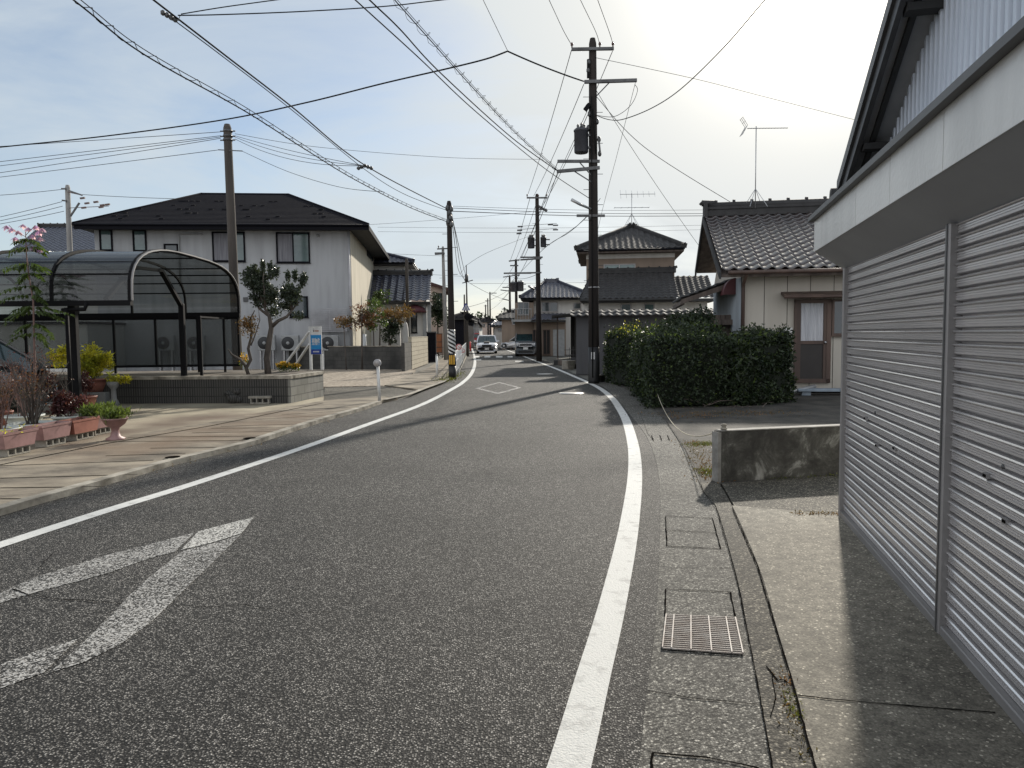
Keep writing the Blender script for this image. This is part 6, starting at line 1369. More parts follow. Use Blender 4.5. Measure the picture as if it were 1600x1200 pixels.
# bicycle-like wheel and small things by gate
p = lift(681, 558); t = thing('parked_bicycle', 'dark bicycle leaning by the orange gate', 'bicycle', p, R(35))
for x in (-.5, .5):
    b = MB(); n = 18
    b.tube([(x + .32 * math.cos(k * 2 * math.pi / n), 0, .33 + .32 * math.sin(k * 2 * math.pi / n)) for k in range(n + 1)], .018, 6, cap=False)
    for k in range(6): a = k * math.pi / 6; b.tube([(x - .3 * math.cos(a), 0, .33 - .3 * math.sin(a)), (x + .3 * math.cos(a), 0, .33 + .3 * math.sin(a))], .004, 4)
    b.build('wheel', M['tyre'], t)
b = MB(); 
for a, c in (((-.5, 0, .33), (-.12, 0, .75)), ((-.5, 0, .33), (-.05, 0, .35)), ((-.05, 0, .35), (.33, 0, .8)), ((-.05, 0, .35), (-.15, 0, .85)), ((.5, 0, .33), (.36, 0, 1.0)), ((-.12, 0, .7), (.36, 0, .8))): b.tube([a, c], .017, 6)
b.tube([(.3, -.25, 1.02), (.38, 0, 1.0), (.3, .25, 1.02)], .014, 6); b.build('frame', M['black_paint'], t); b = MB(); b.bbox(-.28, -.03, -.07, .07, .85, .9, .02); b.build('saddle', M['black_paint'], t)
# ------------------------------------------------------------------ utility poles
def pole(name, label, px, py_base, py_top, rb, rt, mt='pole', Y=None, lean=None, steps=True, cat='utility pole', px_top=None):
    p = lift(px, py_base) if Y is None else Vector((P(px, 500, Y).x, Y, 0)); h = P(px, py_top, p.y).z
    t = thing(name, label, cat, p); top = Vector((0, 0, h))
    if px_top is not None: top.x = P(px_top, py_top, p.y).x - p.x
    b = MB(); b.tube([(0, 0, -.1), top * .33, top * .66, top * .985, top], [rb, rb + (rt - rb) * .33, rb + (rt - rb) * .66, rt, rt * .7], 16); b.build('shaft', M[mt], t)
    if steps:
        b = MB(); z = 2.2; k = 0
        while z < h - 1: q = top * (z / h); s = 1 if k % 2 else -1; b.tube([q, q + Vector((s * (rb + .12), 0, 0))], .009, 5); z += .45; k += 1
        b.build('step_bolt', M['steel'], t)
    return t, p, h, top
def arm(t, p, Yp, a, c, th=.07, braces=True, mt='steel', ins=(), insm='insul', up=.16):
    """crossarm between two picture points at the pole's distance"""
    A = P(*a, Yp) - p; B_ = P(*c, Yp) - p; b = MB(); b.bar(A, B_, th, th); ar = b.build('crossarm', M[mt], t)
    for f in ins:
        q = A.lerp(B_, f); b = MB(); b.lathe([(.02, 0), (.02, up * .4), (.045, up * .45), (.03, up * .6), (.045, up * .65), (.03, up * .85), (.01, up)], 8, (q.x, q.y, q.z + th / 2)); b.build('insulator', M[insm], ar)
    return A, B_
def transformer(t, c, r_, h):
    b = MB(); b.lathe([(r_ * .9, 0), (r_, .03), (r_, h * .86), (r_ * 1.07, h * .87), (r_ * 1.07, h * .93), (r_ * .8, h), (.02, h * 1.02)], 18, (c.x, c.y, c.z)); tr = b.build('transformer', M['transformer'], t)
    b = MB()
    for k in range(3): a = k * 2.1 + .5; b.lathe([(.02, 0), (.045, .03), (.03, .06), (.045, .09), (.015, .14)], 8, (c.x + r_ * .5 * math.cos(a), c.y + r_ * .5 * math.sin(a), c.z + h))
    for z in (.18, .68): b.box(c.x, c.x + r_ + .2, c.y - .04, c.y + .04, c.z + h * z, c.z + h * z + .06)
    b.build('bushings', M['steel'], tr)
tA, pA_, hA, _ = pole('utility_pole', 'tall dark utility pole with a transformer and crossarms, right of the road', 928, 599, 60, .17, .11, 'pole_dark', px_top=926); YA = pA_.y
arm(tA, pA_, YA - .15, (893, 77), (959, 76), .08, ins=(.01, .67, .98)); arm(tA, pA_, YA - .15, (913, 128), (995, 125.5), .09); arm(tA, pA_, YA - .12, (871, 252), (937, 252), .08); arm(tA, pA_, YA - .15, (870, 268), (937, 262), .09); arm(tA, pA_, YA - .14, (901, 337), (945, 337), .07)
transformer(tA, P(908, 240, YA) - pA_ + Vector((0, -.05, 0)), .21, .72)
b = MB()
def ab(a, c, w_=.03): b.bar(P(*a, YA - .12) - pA_, P(*c, YA - .12) - pA_, w_)
ab((953, 128), (932, 150)); ab((898, 268), (925, 285)); ab((905, 253), (925, 275)); ab((935, 213), (938, 242), .05)
b.build('arm_braces', M['steel'], tA)
for (x, y) in ((920, 97), (919, 110), (917, 168), (921, 178), (936, 218), (937, 240), (919, 200), (933, 190), (922, 340)): q = P(x, y, YA - .1) - pA_; b = MB(); b.lathe([(.03, -.08), (.055, -.03), (.05, .04), (.02, .09)], 8, tuple(q)); b.build('insulator', M['steel'], tA)
b = MB(); b.bar(P(919, 93, YA - .1) - pA_, P(919, 122, YA - .1) - pA_, .07); b.bar(P(914, 172, YA - .1) - pA_, P(921, 163, YA - .1) - pA_, .12, .12); b.build('switch_gear', M['black_steel'], tA)
b = MB(); b.tube([P(924, 150, YA - .16) - pA_, P(926, 590, YA - .19) - pA_], .018, 6); b.tube([P(926.5, 170, YA - .16) - pA_, P(931, 240, YA - .19) - pA_], .02, 6); b.build('cable_riser', M['cable'], tA)
b = MB(); a0 = P(893, 312, YA - .6) - pA_; b.tube([a0, P(906, 319, YA - .5) - pA_, P(924, 327, YA - .15) - pA_], [.05, .045, .03], 8); b.build('lamp_arm', M['galv'], tA)
b = MB(); z0 = P(928, 562, YA).z; z1 = P(928, 549, YA).z; b.tube([(0, 0, z0), (0, 0, z1)], .172, 16); b.build('plate_band', M['grey_paint'], tA); b = MB(); b.box(-.10, -.06, -.182, -.16, z0 + .02, z1 - .02); b.box(-.03, .01, -.182, -.165, z0 + .02, z1 - .02); b.build('number_plate', M['white_paint'], tA)
b = MB(); b.tube([(0, 0, .02), (0, 0, .1), (0, 0, 1.1)], [.175, .176, .172], 16); b.build('lower_wrap', M['black_paint'], tA)
for yy in (450, 548): b = MB(); zz = P(928, yy, YA).z; b.tube([(0, 0, zz), (0, 0, zz + .03)], .168, 16); b.build('band', M['galv'], tA)
# pole B and those beyond, right side
tB, pB_, hB, _ = pole('utility_pole', 'second utility pole on the right with two transformers, behind the van', 842, 562, 303, .16, .10, 'pole_dark', Y=41, px_top=839); YB = 41
for a, c, ins in (((823, 309), (855, 309), (.02, .55, .98)), ((813, 402), (848, 402), ()), ((813, 406), (846, 404), ()), ((787, 427), (846, 426), ())): arm(tB, pB_, YB - .15, a, c, .08, ins=ins)
transformer(tB, P(830, 388, YB) - pB_, .19, .62); transformer(tB, P(849, 386, YB) - pB_, .16, .55)
b = MB()
for (x0, x1, y0) in ((808, 836, 354), (808, 835, 359), (808, 836, 364), (843, 870, 351), (843, 870, 359)): b.bar(P(x0, y0, YB - .1) - pB_, P(x1, y0 - 2, YB - .1) - pB_, .02)
for (x, y) in ((813, 354), (812, 360), (811, 365), (860, 351), (868, 352), (868, 359), (850, 327), (845, 327)): q = P(x, y, YB - .1) - pB_; b.bar(q - Vector((.14, 0, 0)), q + Vector((.14, 0, 0)), .07)
b.bar(P(841, 322, YB) - pB_, P(855, 330, YB) - pB_, .12); b.build('fittings', M['steel'], tB)
b = MB(); b.tube([P(826, 447, YB - .5) - pB_, P(834, 452, YB - .1) - pB_], .06, 6); b.build('lamp_arm', M['galv'], tB)
specs = [(807, 405, 62, .15, 'utility pole with small transformers at the left edge of the white house', ((795, 408, 812, 406), (797, 415, 810, 415), (787, 427, 830, 427), (800, 430, 812, 430)), True),
         (797, 430, 80, .15, 'thin utility pole left of the white house, third on the right side', ((786, 433, 800, 431), (785, 449, 798, 449), (782, 453, 797, 455), (785, 467, 798, 470)), False),
         (766, 456, 105, .14, 'dark far pole with a short arm right of the road centre', ((766, 458, 776, 458),), False),
         (762.5, 466, 118, .14, 'very distant pole beside the one with the short arm', ((758, 470, 764, 470),), False),
         (759, 476, 135, .15, 'farthest small pole in the middle of the street', ((756, 478, 761, 478),), False),
         (753, 489, 150, .15, 'tiny farthest pole near the end of the road', ((750, 489, 756, 489),), False),
         (788, 481, 95, .12, 'pale slim pole near the dark tiled far house', ((784, 483, 790, 483),), False),
         ]
for px, py, Y, rb, lab, arms, tr in specs:
    t, p, h, _ = pole('utility_pole', lab, px, 0, py, rb, rb * .65, 'pole_dark', Y=Y, steps=False)
    for a in arms: arm(t, p, Y - .2, a[:2], a[2:], .1)
    if tr: transformer(t, P(803, 456, Y) - p, .28, .8); transformer(t, P(813, 455, Y) - p, .28, .8)
# left side
tS, pS, hS, _ = pole('striped_pole', 'dark pole with black and white diagonal stripes and a yellow band at its foot', 707, 593, 314, .125, .08, 'pole_dark', px_top=701.5); YS = pS.y
def on(py): return P(706, py, YS).z
tsx = (P(701.5, 314, YS).x - pS.x) / hS
z0, z1 = on(552), on(515); 
b = MB(); b.tube([(tsx * z0, 0, z0), (tsx * z1, 0, z1)], [.122, .118], 24); bw = b.build('stripe_wrap', M['black_paint'], tS)
b = MB(); n = 6; hh = (z1 - z0) / n * 1.0
for k in range(-3, n + 1):
    seg = 24
    for j in range(seg):
        a0, a1 = 2 * math.pi * j / seg, 2 * math.pi * (j + 1) / seg
        def zz(a): return z0 + (k + (1 - math.sin(a - 0) if False else (a / (2 * math.pi)) * 3)) * hh
        q = []
        for a, o_ in ((a0, 0), (a1, 0), (a1, .5), (a0, .5)):
            z = zz(a) + o_ * hh; z = min(max(z, z0), z1); x = tsx * z; q.append((x + .1245 * math.cos(-a), .1245 * math.sin(-a), z))
        if abs(q[0][2] - q[3][2]) > 1e-4 or abs(q[1][2] - q[2][2]) > 1e-4: b.add(q, [(0, 1, 2, 3)])
b.build('white_stripes', M['white_paint'], bw)
z0, z1 = on(571), on(553); b = MB(); b.tube([(tsx * z0, 0, z0), (tsx * z1, 0, z1)], .128, 24); yb = b.build('black_band', M['black_paint'], tS)
b = MB()
for a in (-2.1, -1.57, -1.0): 
    for k in (-1, 1): pass
    x, y = .132 * math.cos(a), .132 * math.sin(a); b.box(tsx * z0 + x - .022, tsx * z0 + x + .022, y - .006, y + .01, z0 + .04, z1 - .04)
b.build('yellow_reflectors', M['yellow_paint'], yb)
b = MB(); b.tube([(0, 0, 0), (0, 0, on(572))], [.128, .128], 16); b.build('dark_base', M['black_paint'], tS)
b = MB()
for (x, y) in ((699, 325), (705, 326), (702, 332), (704, 340), (700, 346), (705, 350)): q = P(x, y, YS - .1) - pS; b = MB(); b.lathe([(.04, -.1), (.07, -.05), (.06, .05), (.03, .1)], 8, tuple(q)); b.build('insulator', M['steel'], tS)
b = MB(); q = P(702, 352, YS) - pS; b.tube([(q.x, 0, q.z), (q.x, 0, q.z + .12)], .105, 12); b.build('pale_band', M['grey_paint'], tS)
t2, p2, h2_, _ = pole('utility_pole', 'slim grey pole with crossarms just left of the striped pole', 696, 555, 385, .14, .08, Y=44, px_top=692, mt='pole_grey'); arm(t2, p2, 43.8, (683, 389), (705, 388), .07, ins=(.1, .9)); arm(t2, p2, 43.8, (680, 397), (695, 396), .1)
b = MB(); q = P(686, 396, 43.7) - p2; b.bar(q - Vector((.25, 0, 0)), q + Vector((.25, 0, 0)), .12); b.build('fittings', M['steel'], t2)
t3, p3, h3, _ = pole('sign_pole', 'pole carrying a blue triangular crossing sign and a dark round mirror', 730, 545, 414, .10, .03, Y=52, px_top=728.5, steps=False)
q = P(729, 440, 52) - p3; b = MB(); b.tube([q, q + Vector((0, 0, .5))], .12, 8); b.bar(q - Vector((.3, 0, .1)), q + Vector((.45, 0, .1)), .06); b.build('fittings', M['steel'], t3)
def tri_sign(t, c, s):
    n = 3; b = MB(); pts = [(c.x - s, c.y, c.z - s * .75), (c.x + s, c.y, c.z - s * .75), (c.x + s * .12, c.y, c.z + s * .9), (c.x - s * .12, c.y, c.z + s * .9)]; b.prism(pts, (0, -.02, 0)); sg = b.build('sign_plate', M['tri_blue'], t)
    b = MB(); b.prism([(c.x - s * .72, c.y - .025, c.z - s * .60), (c.x + s * .72, c.y - .025, c.z - s * .60), (c.x, c.y - .025, c.z + s * .62)], (0, -.004, 0)); wpl = b.build('white_triangle', M['white_paint'], sg)
    b = MB()
    for dx, k in ((-.16, 1), (.16, .85)):
        x = c.x + dx * s * 1.1; z = c.z - s * .5
        b.bar((x - .06 * s, c.y - .034, z), (x, c.y - .034, z + .35 * s * k), .07 * s); b.bar((x + .09 * s, c.y - .034, z), (x, c.y - .034, z + .35 * s * k), .07 * s); b.bar((x, c.y - .034, z + .3 * s * k), (x, c.y - .034, z + .62 * s * k), .12 * s); b.lathe([(.001, .0), (.07 * s, 0)], 10, M=Matrix.Translation((x, c.y - .034, z + .72 * s * k)) @ RX)
    b.build('walking_figures', M['tri_blue'], sg)
tri_sign(t3, P(728, 480, 51.7) - p3, .30)
c = P(731, 495, 51.6) - p3; b = MB(); b.lathe([(.001, .05), (.2, .03), (.26, .0), (.26, -.03)], 18, M=Matrix.Translation(c) @ RX); b.build('mirror', M['slate'], t3)
t4, p4, h4, _ = pole('low_pole', 'shorter thin pole left of the crossing sign pole', 726, 545, 460, .07, .05, Y=53, steps=False)
t5, p5, h5, _ = pole('utility_pole', 'thick grey-brown bare pole rising behind the carport', 369, 0, 194, .175, .14, 'pole', Y=27, px_top=355, steps=False); Y5 = 27
b = MB()
for y in (205, 213, 219): q = P(356, y, Y5) - p5; b.tube([q - Vector((0, 0, .03)), q + Vector((0, 0, .04))], .165, 12); b.bar(q - Vector((.27, 0, 0)), q + Vector((.27, 0, 0)), .04)
b.bar(P(341, 234, Y5 - .1) - p5, P(379, 236, Y5 - .1) - p5, .03); b.build('fittings', M['steel'], t5)
t6, p6, h6, _ = pole('utility_pole', 'pale far pole with a bracket behind the carport at far left', 112, 0, 289, .17, .13, 'pole_grey', Y=42, px_top=105.5, steps=False)
for a, c in (((96, 295), (103, 295)), ((97, 313), (104, 314)), ((108, 298), (128, 305)), ((110, 338), (124, 317))): b = MB(); b.bar(P(*a, 41.8) - p6, P(*c, 41.8) - p6, .08); b.build('bracket', M['steel'], t6)
b = MB()
for (x, y) in ((129, 310), (136, 318), (131, 325), (150, 316), (160, 321), (168, 320), (158, 324)): q = P(x, y, 41.8) - p6; b.bar(q - Vector((.13, 0, 0)), q + Vector((.13, 0, .03)), .09)
b.bar(P(106, 300, 41.8) - p6, P(129, 305, 41.8) - p6, .05); b.bar(P(108, 325, 41.8) - p6, P(170, 322, 41.8) - p6, .03); b.build('insulator_cluster', M['insul'], t6)
b = MB(); t7, p7, h7, _ = pole('short_pole', 'short dark pole in front of the blue-black tiled roof', 637, 0, 404, .10, .09, Y=43, steps=False, cat='pole')

# ------------------------------------------------------------------ overhead wires: real spans between heights
def sagged(ps, n=14, sag=0.0):
    if len(ps) > 2:                                        # smooth hang through the given points
        q = smooth(ps, n)
        if sag: L_ = (ps[-1] - ps[0]).length; q = [p - Vector((0, 0, sag * .04 * (i / (len(q) - 1)) * (1 - i / (len(q) - 1)) * L_ * .3)) for i, p in enumerate(q)]
        return q
    out = []
    for i, (a, c) in enumerate(zip(ps, ps[1:])):
        for k in range(n): s = k / n; p = a.lerp(c, s); p.z -= sag * 4 * s * (1 - s) * (a - c).length * .01; out.append(p)
    out.append(ps[-1]); return out
WG = 'overhead wires'
def wire(label, ps, r_=.012, sag=0.0, mt='cable', ext=None, name='overhead_cable', lash=0, pair=0, loops=0, kink=False):
    """ps: world points; ext continues the first or last run on past the picture's edge"""
    ps = [p.copy() for p in ps]
    if ext and 'a' in ext: d = ps[0] - ps[1]; ps.insert(0, ps[0] + d * 1.0 * (6 / max(3, d.length)))
    if ext and 'z' in ext: d = ps[-1] - ps[-2]; ps.append(ps[-1] + d * (6 / max(3, d.length)))
    pts = sagged(ps, 12, sag) if not kink else sagged(ps[:-1], 12, 0)[:-1] + sagged(ps[-2:], 12, 1.2); b = MB()
    if pair:
        off = Vector((0, 0, pair)); b.tube(pts, r_, 5); b.tube([p + off for p in pts], r_ * .6, 5)
    else: b.tube(pts, r_, 6)
    if lash:                                               # cable lashed in a loose spiral to its messenger
        tot = 0; sp = []
        for a, c in zip(pts, pts[1:]):
            L_ = (c - a).length; m = max(2, int(L_ / .09)); d = (c - a).normalized(); sx = d.cross(Vector((0, 0, 1))).normalized(); sz = sx.cross(d)
            for k in range(m): ph = (tot + L_ * k / m) * 2 * math.pi / lash; sp.append(a + (c - a) * (k / m) + Vector((0, 0, pair / 2)) + (sx * math.cos(ph) + sz * math.sin(ph)) * (loops or pair * .62))
            tot += L_
        b.tube(sp, r_ * .42, 4, cap=False)
    o = b.build(name, M[mt]); return tag(o, label, 'cable', WG)
PX_ = P
wire('thick black cable crossing the whole sky from the left edge to the road pole', kink=True, ps=[W(0, 230, 8.2), W(170, 212, 8.3), W(350, 187, 8.5), W(480, 160, 8.6), W(600, 130, 8.8), W(700, 107, 8.9), W(760, 92, 9.0), W(793, 80, 9.1), P(912, 127, YA - .1)], r_=.021, ext='a')
wire('thin stay wire dropping from the top edge to the kink in the thick cable', [W(755, 0, 9.9), W(793, 79, 9.12)], .008, ext='a')
wire('outermost left lashed cable descending to the striped pole', [W(115, 0, 5.6), W(225, 85, 5.45), W(380, 172, 5.3), W(470, 229, 5.25), W(555, 281, 5.25), W(640, 324, 5.38), P(697, 346, YS - .1)], .011, .0, pair=.07, lash=.42, ext='a')
wire('straight cable from the top left edge down to the striped pole top', [W(240, 0, 6.3), W(350, 85, 6.1), W(455, 166, 5.95), W(570, 258, 5.85), P(698, 326, YS - .1)], .014, ext='a')
wire('lashed companion of the cable ending at the striped pole top', [W(262, 24, 6.25), W(350, 89, 6.05), W(455, 170, 5.9), W(570, 264, 5.8), W(632, 303, 5.75), P(699, 329, YS - .1)], .008, .3)
wire('thin service wires leaving the clamp towards the upper right, lower one', [W(278, 24, 6.25), W(340, 23, 6.4), W(470, 18, 6.6), W(600, 10, 6.9), W(690, 0, 7.1)], .009, ext='z')
wire('upper thin service wire leaving the clamp towards the upper right', [W(283, 22, 6.25), W(350, 11, 6.5), W(430, 0, 6.7)], .008, ext='z')
wire('left cable of the bundle sweeping over the road to the road pole', [W(556, 0, 6.7), W(655, 90, 6.6), W(745, 175, 6.6), W(850, 262, 6.6), P(921, 310, YA - .1)], .011, .2, ext='a')
wire('right cable of the bundle ending on the road pole arm', [W(578, 0, 6.9), W(625, 45, 6.85), W(690, 115, 6.8), W(800, 215, 6.75), P(871, 267, YA - .15)], .013, .2, ext='a')
wire('looped lashed cable right of the bundle over the road', [W(617, 0, 7.0), W(672, 62, 6.95), W(740, 138, 6.9), W(810, 212, 6.85), P(871, 266, YA - .15)], .010, .1, lash=.5, pair=.05, loops=.075, ext='a')
wire('high voltage wire from the top edge to the left end of the top crossarm', [W(858, 0, 10.6), W(880, 47, 10.5), P(893, 70, YA - .15)], .009, ext='a')
wire('high voltage wire from the top edge to the middle of the top crossarm', [W(907, 0, 10.6), W(931, 50, 10.5), P(937, 70, YA - .15)], .009, ext='a')
wire('high voltage wire from the top edge to the right end of the top crossarm', [W(934, 0, 10.6), W(952, 50, 10.5), P(958, 70, YA - .15)], .009, ext='a')
for i, (a, c, sg) in enumerate([((893, 78), (824, 306), .8), ((912, 132), (834, 306), .8), ((957, 80), (854, 306), 1.0), ((918, 180), (846, 325), .8), ((871, 254), (815, 402), .5), ((872, 268), (818, 404), .5)]):
    wire('wire strung from the road pole to the second pole, ' + ['from the top arm left end', 'from the bracket below the top', 'from the top arm right end', 'from beside the transformer', 'from the upper transformer arm', 'from the lower transformer arm'][i], [P(*a, YA - .12), P(*c, YB - .1)], .011, sg)
wire('drooping black cable from the road pole up to the top right edge', [P(931, 180, YA - .1), P(952, 187, YA - 1.2), W(975, 186, 7.0), W(1020, 168, 7.1), W(1065, 138, 7.25), W(1130, 75, 7.4), W(1195, 0, 7.6)], .011, ext='z')
wire('long thin wire running right from the road pole to the garage roof', [P(930, 90, YA - .1), W(1085, 123, 9.6), W(1190, 150, 9.5), W(1335, 187, 9.3)], .007, ext='z')
wire('service wire from the road pole down to the tiled roof ridge', [P(931, 150, YA - .1), P(1010, 232, 23), P(1160, 327, 24.5)], .009, .3)
wire('service wire falling steeply from the road pole behind the roof gable', [P(931, 140, YA - .1), P(975, 212, 24), P(1040, 310, 27), P(1100, 395, 30)], .008, .3)
wire('stay wire hanging from the right arm end down to the second house roof', [P(993, 128, YA - .15), P(985, 160, YA + .5), P(962, 250, 27), P(942, 325, 31), P(925, 400, 36)], .007)
wire('thin loop of service wire right of the road pole', [P(931, 180, YA - .1), P(960, 182, YA - .3), P(985, 165, YA - .4), P(996, 142, YA - .2), P(992, 132, YA - .15)], .008)
wire('diagonal guy cable from the road pole bracket to the far pole', [P(925, 330, YA - .1), P(890, 362, 30), P(846, 392, 41), P(790, 450, 62)], .012, .1, mt='thin_cable')
wire('guy wire rising from the second pole to the transformer arm', [P(846, 390, YB), P(905, 350, 30), P(938, 310, YA + 1)], .008, mt='thin_cable')
for i, (y0, y1, Y, x0, x1) in enumerate([(325, 336, 30, 705, 1330), (330, 339, 31, 705, 1330), (322, 329, 44, 705, 1330), (355, 350, 60, 590, 1330), (362, 357, 60, 590, 1330)]):
    wire('nearly level wire crossing behind the right-hand poles, ' + ['highest one from the striped pole', 'thicker one from the striped pole', 'faint one above the others', 'lower pair upper wire', 'lower pair lower wire'][i], [P(x0, y0, Y if i > 1 else YS), P((x0 + x1) / 2 - 60, (y0 + y1) / 2 + 3, Y), P(x1, y1 - 4, Y + 3)], .013 if i == 1 else .010, .1, mt='thin_cable')
for i, (a, c, Yc_, sg) in enumerate([((345, 206), (0, 228), 28, .4), ((345, 212), (0, 252), 28, .3), ((345, 214), (0, 258), 29, .6), ((345, 216), (0, 268), 29, 1.0), ((343, 234), (0, 276), 30, .4)]):
    wire('service wire fanning left from the bare pole behind the carport, ' + ['topmost', 'second', 'third', 'fourth', 'lowest'][i], [P(*a, Y5 - .1), P(*c, Yc_)], .010, sg, ext='z', mt='thin_cable')
cl = W(570, 259, 5.85)
for i, (a, sg) in enumerate([((367, 212), .6), ((367, 214), 1.6), ((367, 217), 2.6)]):
    wire('service wire from the bare pole to the clamp on the left cable, ' + ['upper', 'middle', 'lower'][i], [P(*a, Y5 - .1), cl], .008, sg, mt='thin_cable')
wire('thin wire from the bare pole running right to the far side', [P(367, 209, Y5 - .1), P(500, 230, 30), P(700, 246, 34), P(845, 249, 36)], .008, .1, mt='thin_cable')
wire('long sagging wire from the bare pole to the lashed cable', [P(378, 236, Y5 - .1), P(450, 268, 25), P(530, 292, 23), W(600, 300, 5.35)], .008, .1, mt='thin_cable')
for i, (a, c) in enumerate([((0, 305), (96, 296)), ((0, 339), (97, 315)), ((0, 345), (98, 322)), ((0, 350), (100, 330)), ((129, 304), (300, 311)), ((300, 311), (340, 318))]):
    wire('far wire at the pale left pole, ' + ['top left', 'upper left', 'middle left', 'lower left', 'running right above the grey roof', 'continuing right behind the roof'][i], [P(*a, 42), P(*c, 41.8)], .014, .6, mt='thin_cable')
for i, (x0, x1, y1) in enumerate([(705, 727, 438), (706, 728, 443), (706, 730, 436)]):
    wire('cable sweeping down from the striped pole to the sign pole, ' + ['left', 'middle', 'right'][i], [P(x0, 330 + i * 4, YS), P(x0 + 5 + i * 2, 375, YS + 6), P(x1 - 11 + i * 3, 420, 42), P(x1, y1, 51.8)], .013, .4)
wire('thin wire from the sign pole top towards the right', [P(728, 415, 52), P(765, 393, 50), P(840, 364, 60)], .010, .2, mt='thin_cable')
wire('thin wire curving left from the sign pole', [P(728, 415, 52), P(722, 424, 50), P(718, 428, 48)], .010, .2, mt='thin_cable')
for i, (a, c, Ya, Yb) in enumerate([((842, 305), (806, 406), 41, 62), ((853, 310), (810, 408), 41, 62), ((828, 310), (797, 408), 41, 62), ((846, 425), (800, 432), 41, 80), ((807, 408), (768, 460), 62, 105), ((797, 455), (764, 485), 80, 118), ((826, 402), (780, 470), 41, 100), ((730, 440), (800, 470), 52, 80), ((730, 480), (796, 452), 52, 80)]):
    wire('distant wire between the far street poles, ' + ['outer right', 'inner right', 'outer left', 'low arm one', 'next span', 'farthest span', 'long low one', 'crossing the street', 'rising across the street'][i], [P(*a, Ya), P(*c, Yb)], .014, .8, mt='thin_cable')
for i, (a, c) in enumerate([((560, 352), (840, 330)), ((590, 395), (700, 400)), ((735, 443), (1100, 436)), ((560, 420), (727, 432))]):
    wire('faint level wire far behind the street, ' + ['upper left', 'left middle', 'long right one', 'low left'][i], [P(*a, 62), P(*c, 66)], .012, .5, mt='thin_cable')
t = thing('cable_clamp', 'dark clamp with small loops on the straight cable near the top left', 'clamp', W(262, 20, 6.28)); b = MB()
for k in range(4): b.lathe([(.01, -.04), (.035, -.02), (.035, .02), (.01, .04)], 8, (k * .045 - .07, .03 * k, -.02 * k))
b.tube([(0, 0, 0), (.05, .02, -.10), (.14, .03, -.10), (.16, .05, -.02)], .006, 5); b.build('clamp', M['steel'], t)
t = thing('cable_clamp', 'dark clamp where three service wires meet the cable near the roof', 'clamp', cl); b = MB()
for k in range(5): b.lathe([(.01, -.05), (.05, -.02), (.05, .02), (.01, .05)], 8, (k * .08 - .16, 0, -.03 * abs(k - 2)))
b.build('clamp', M['steel'], t)

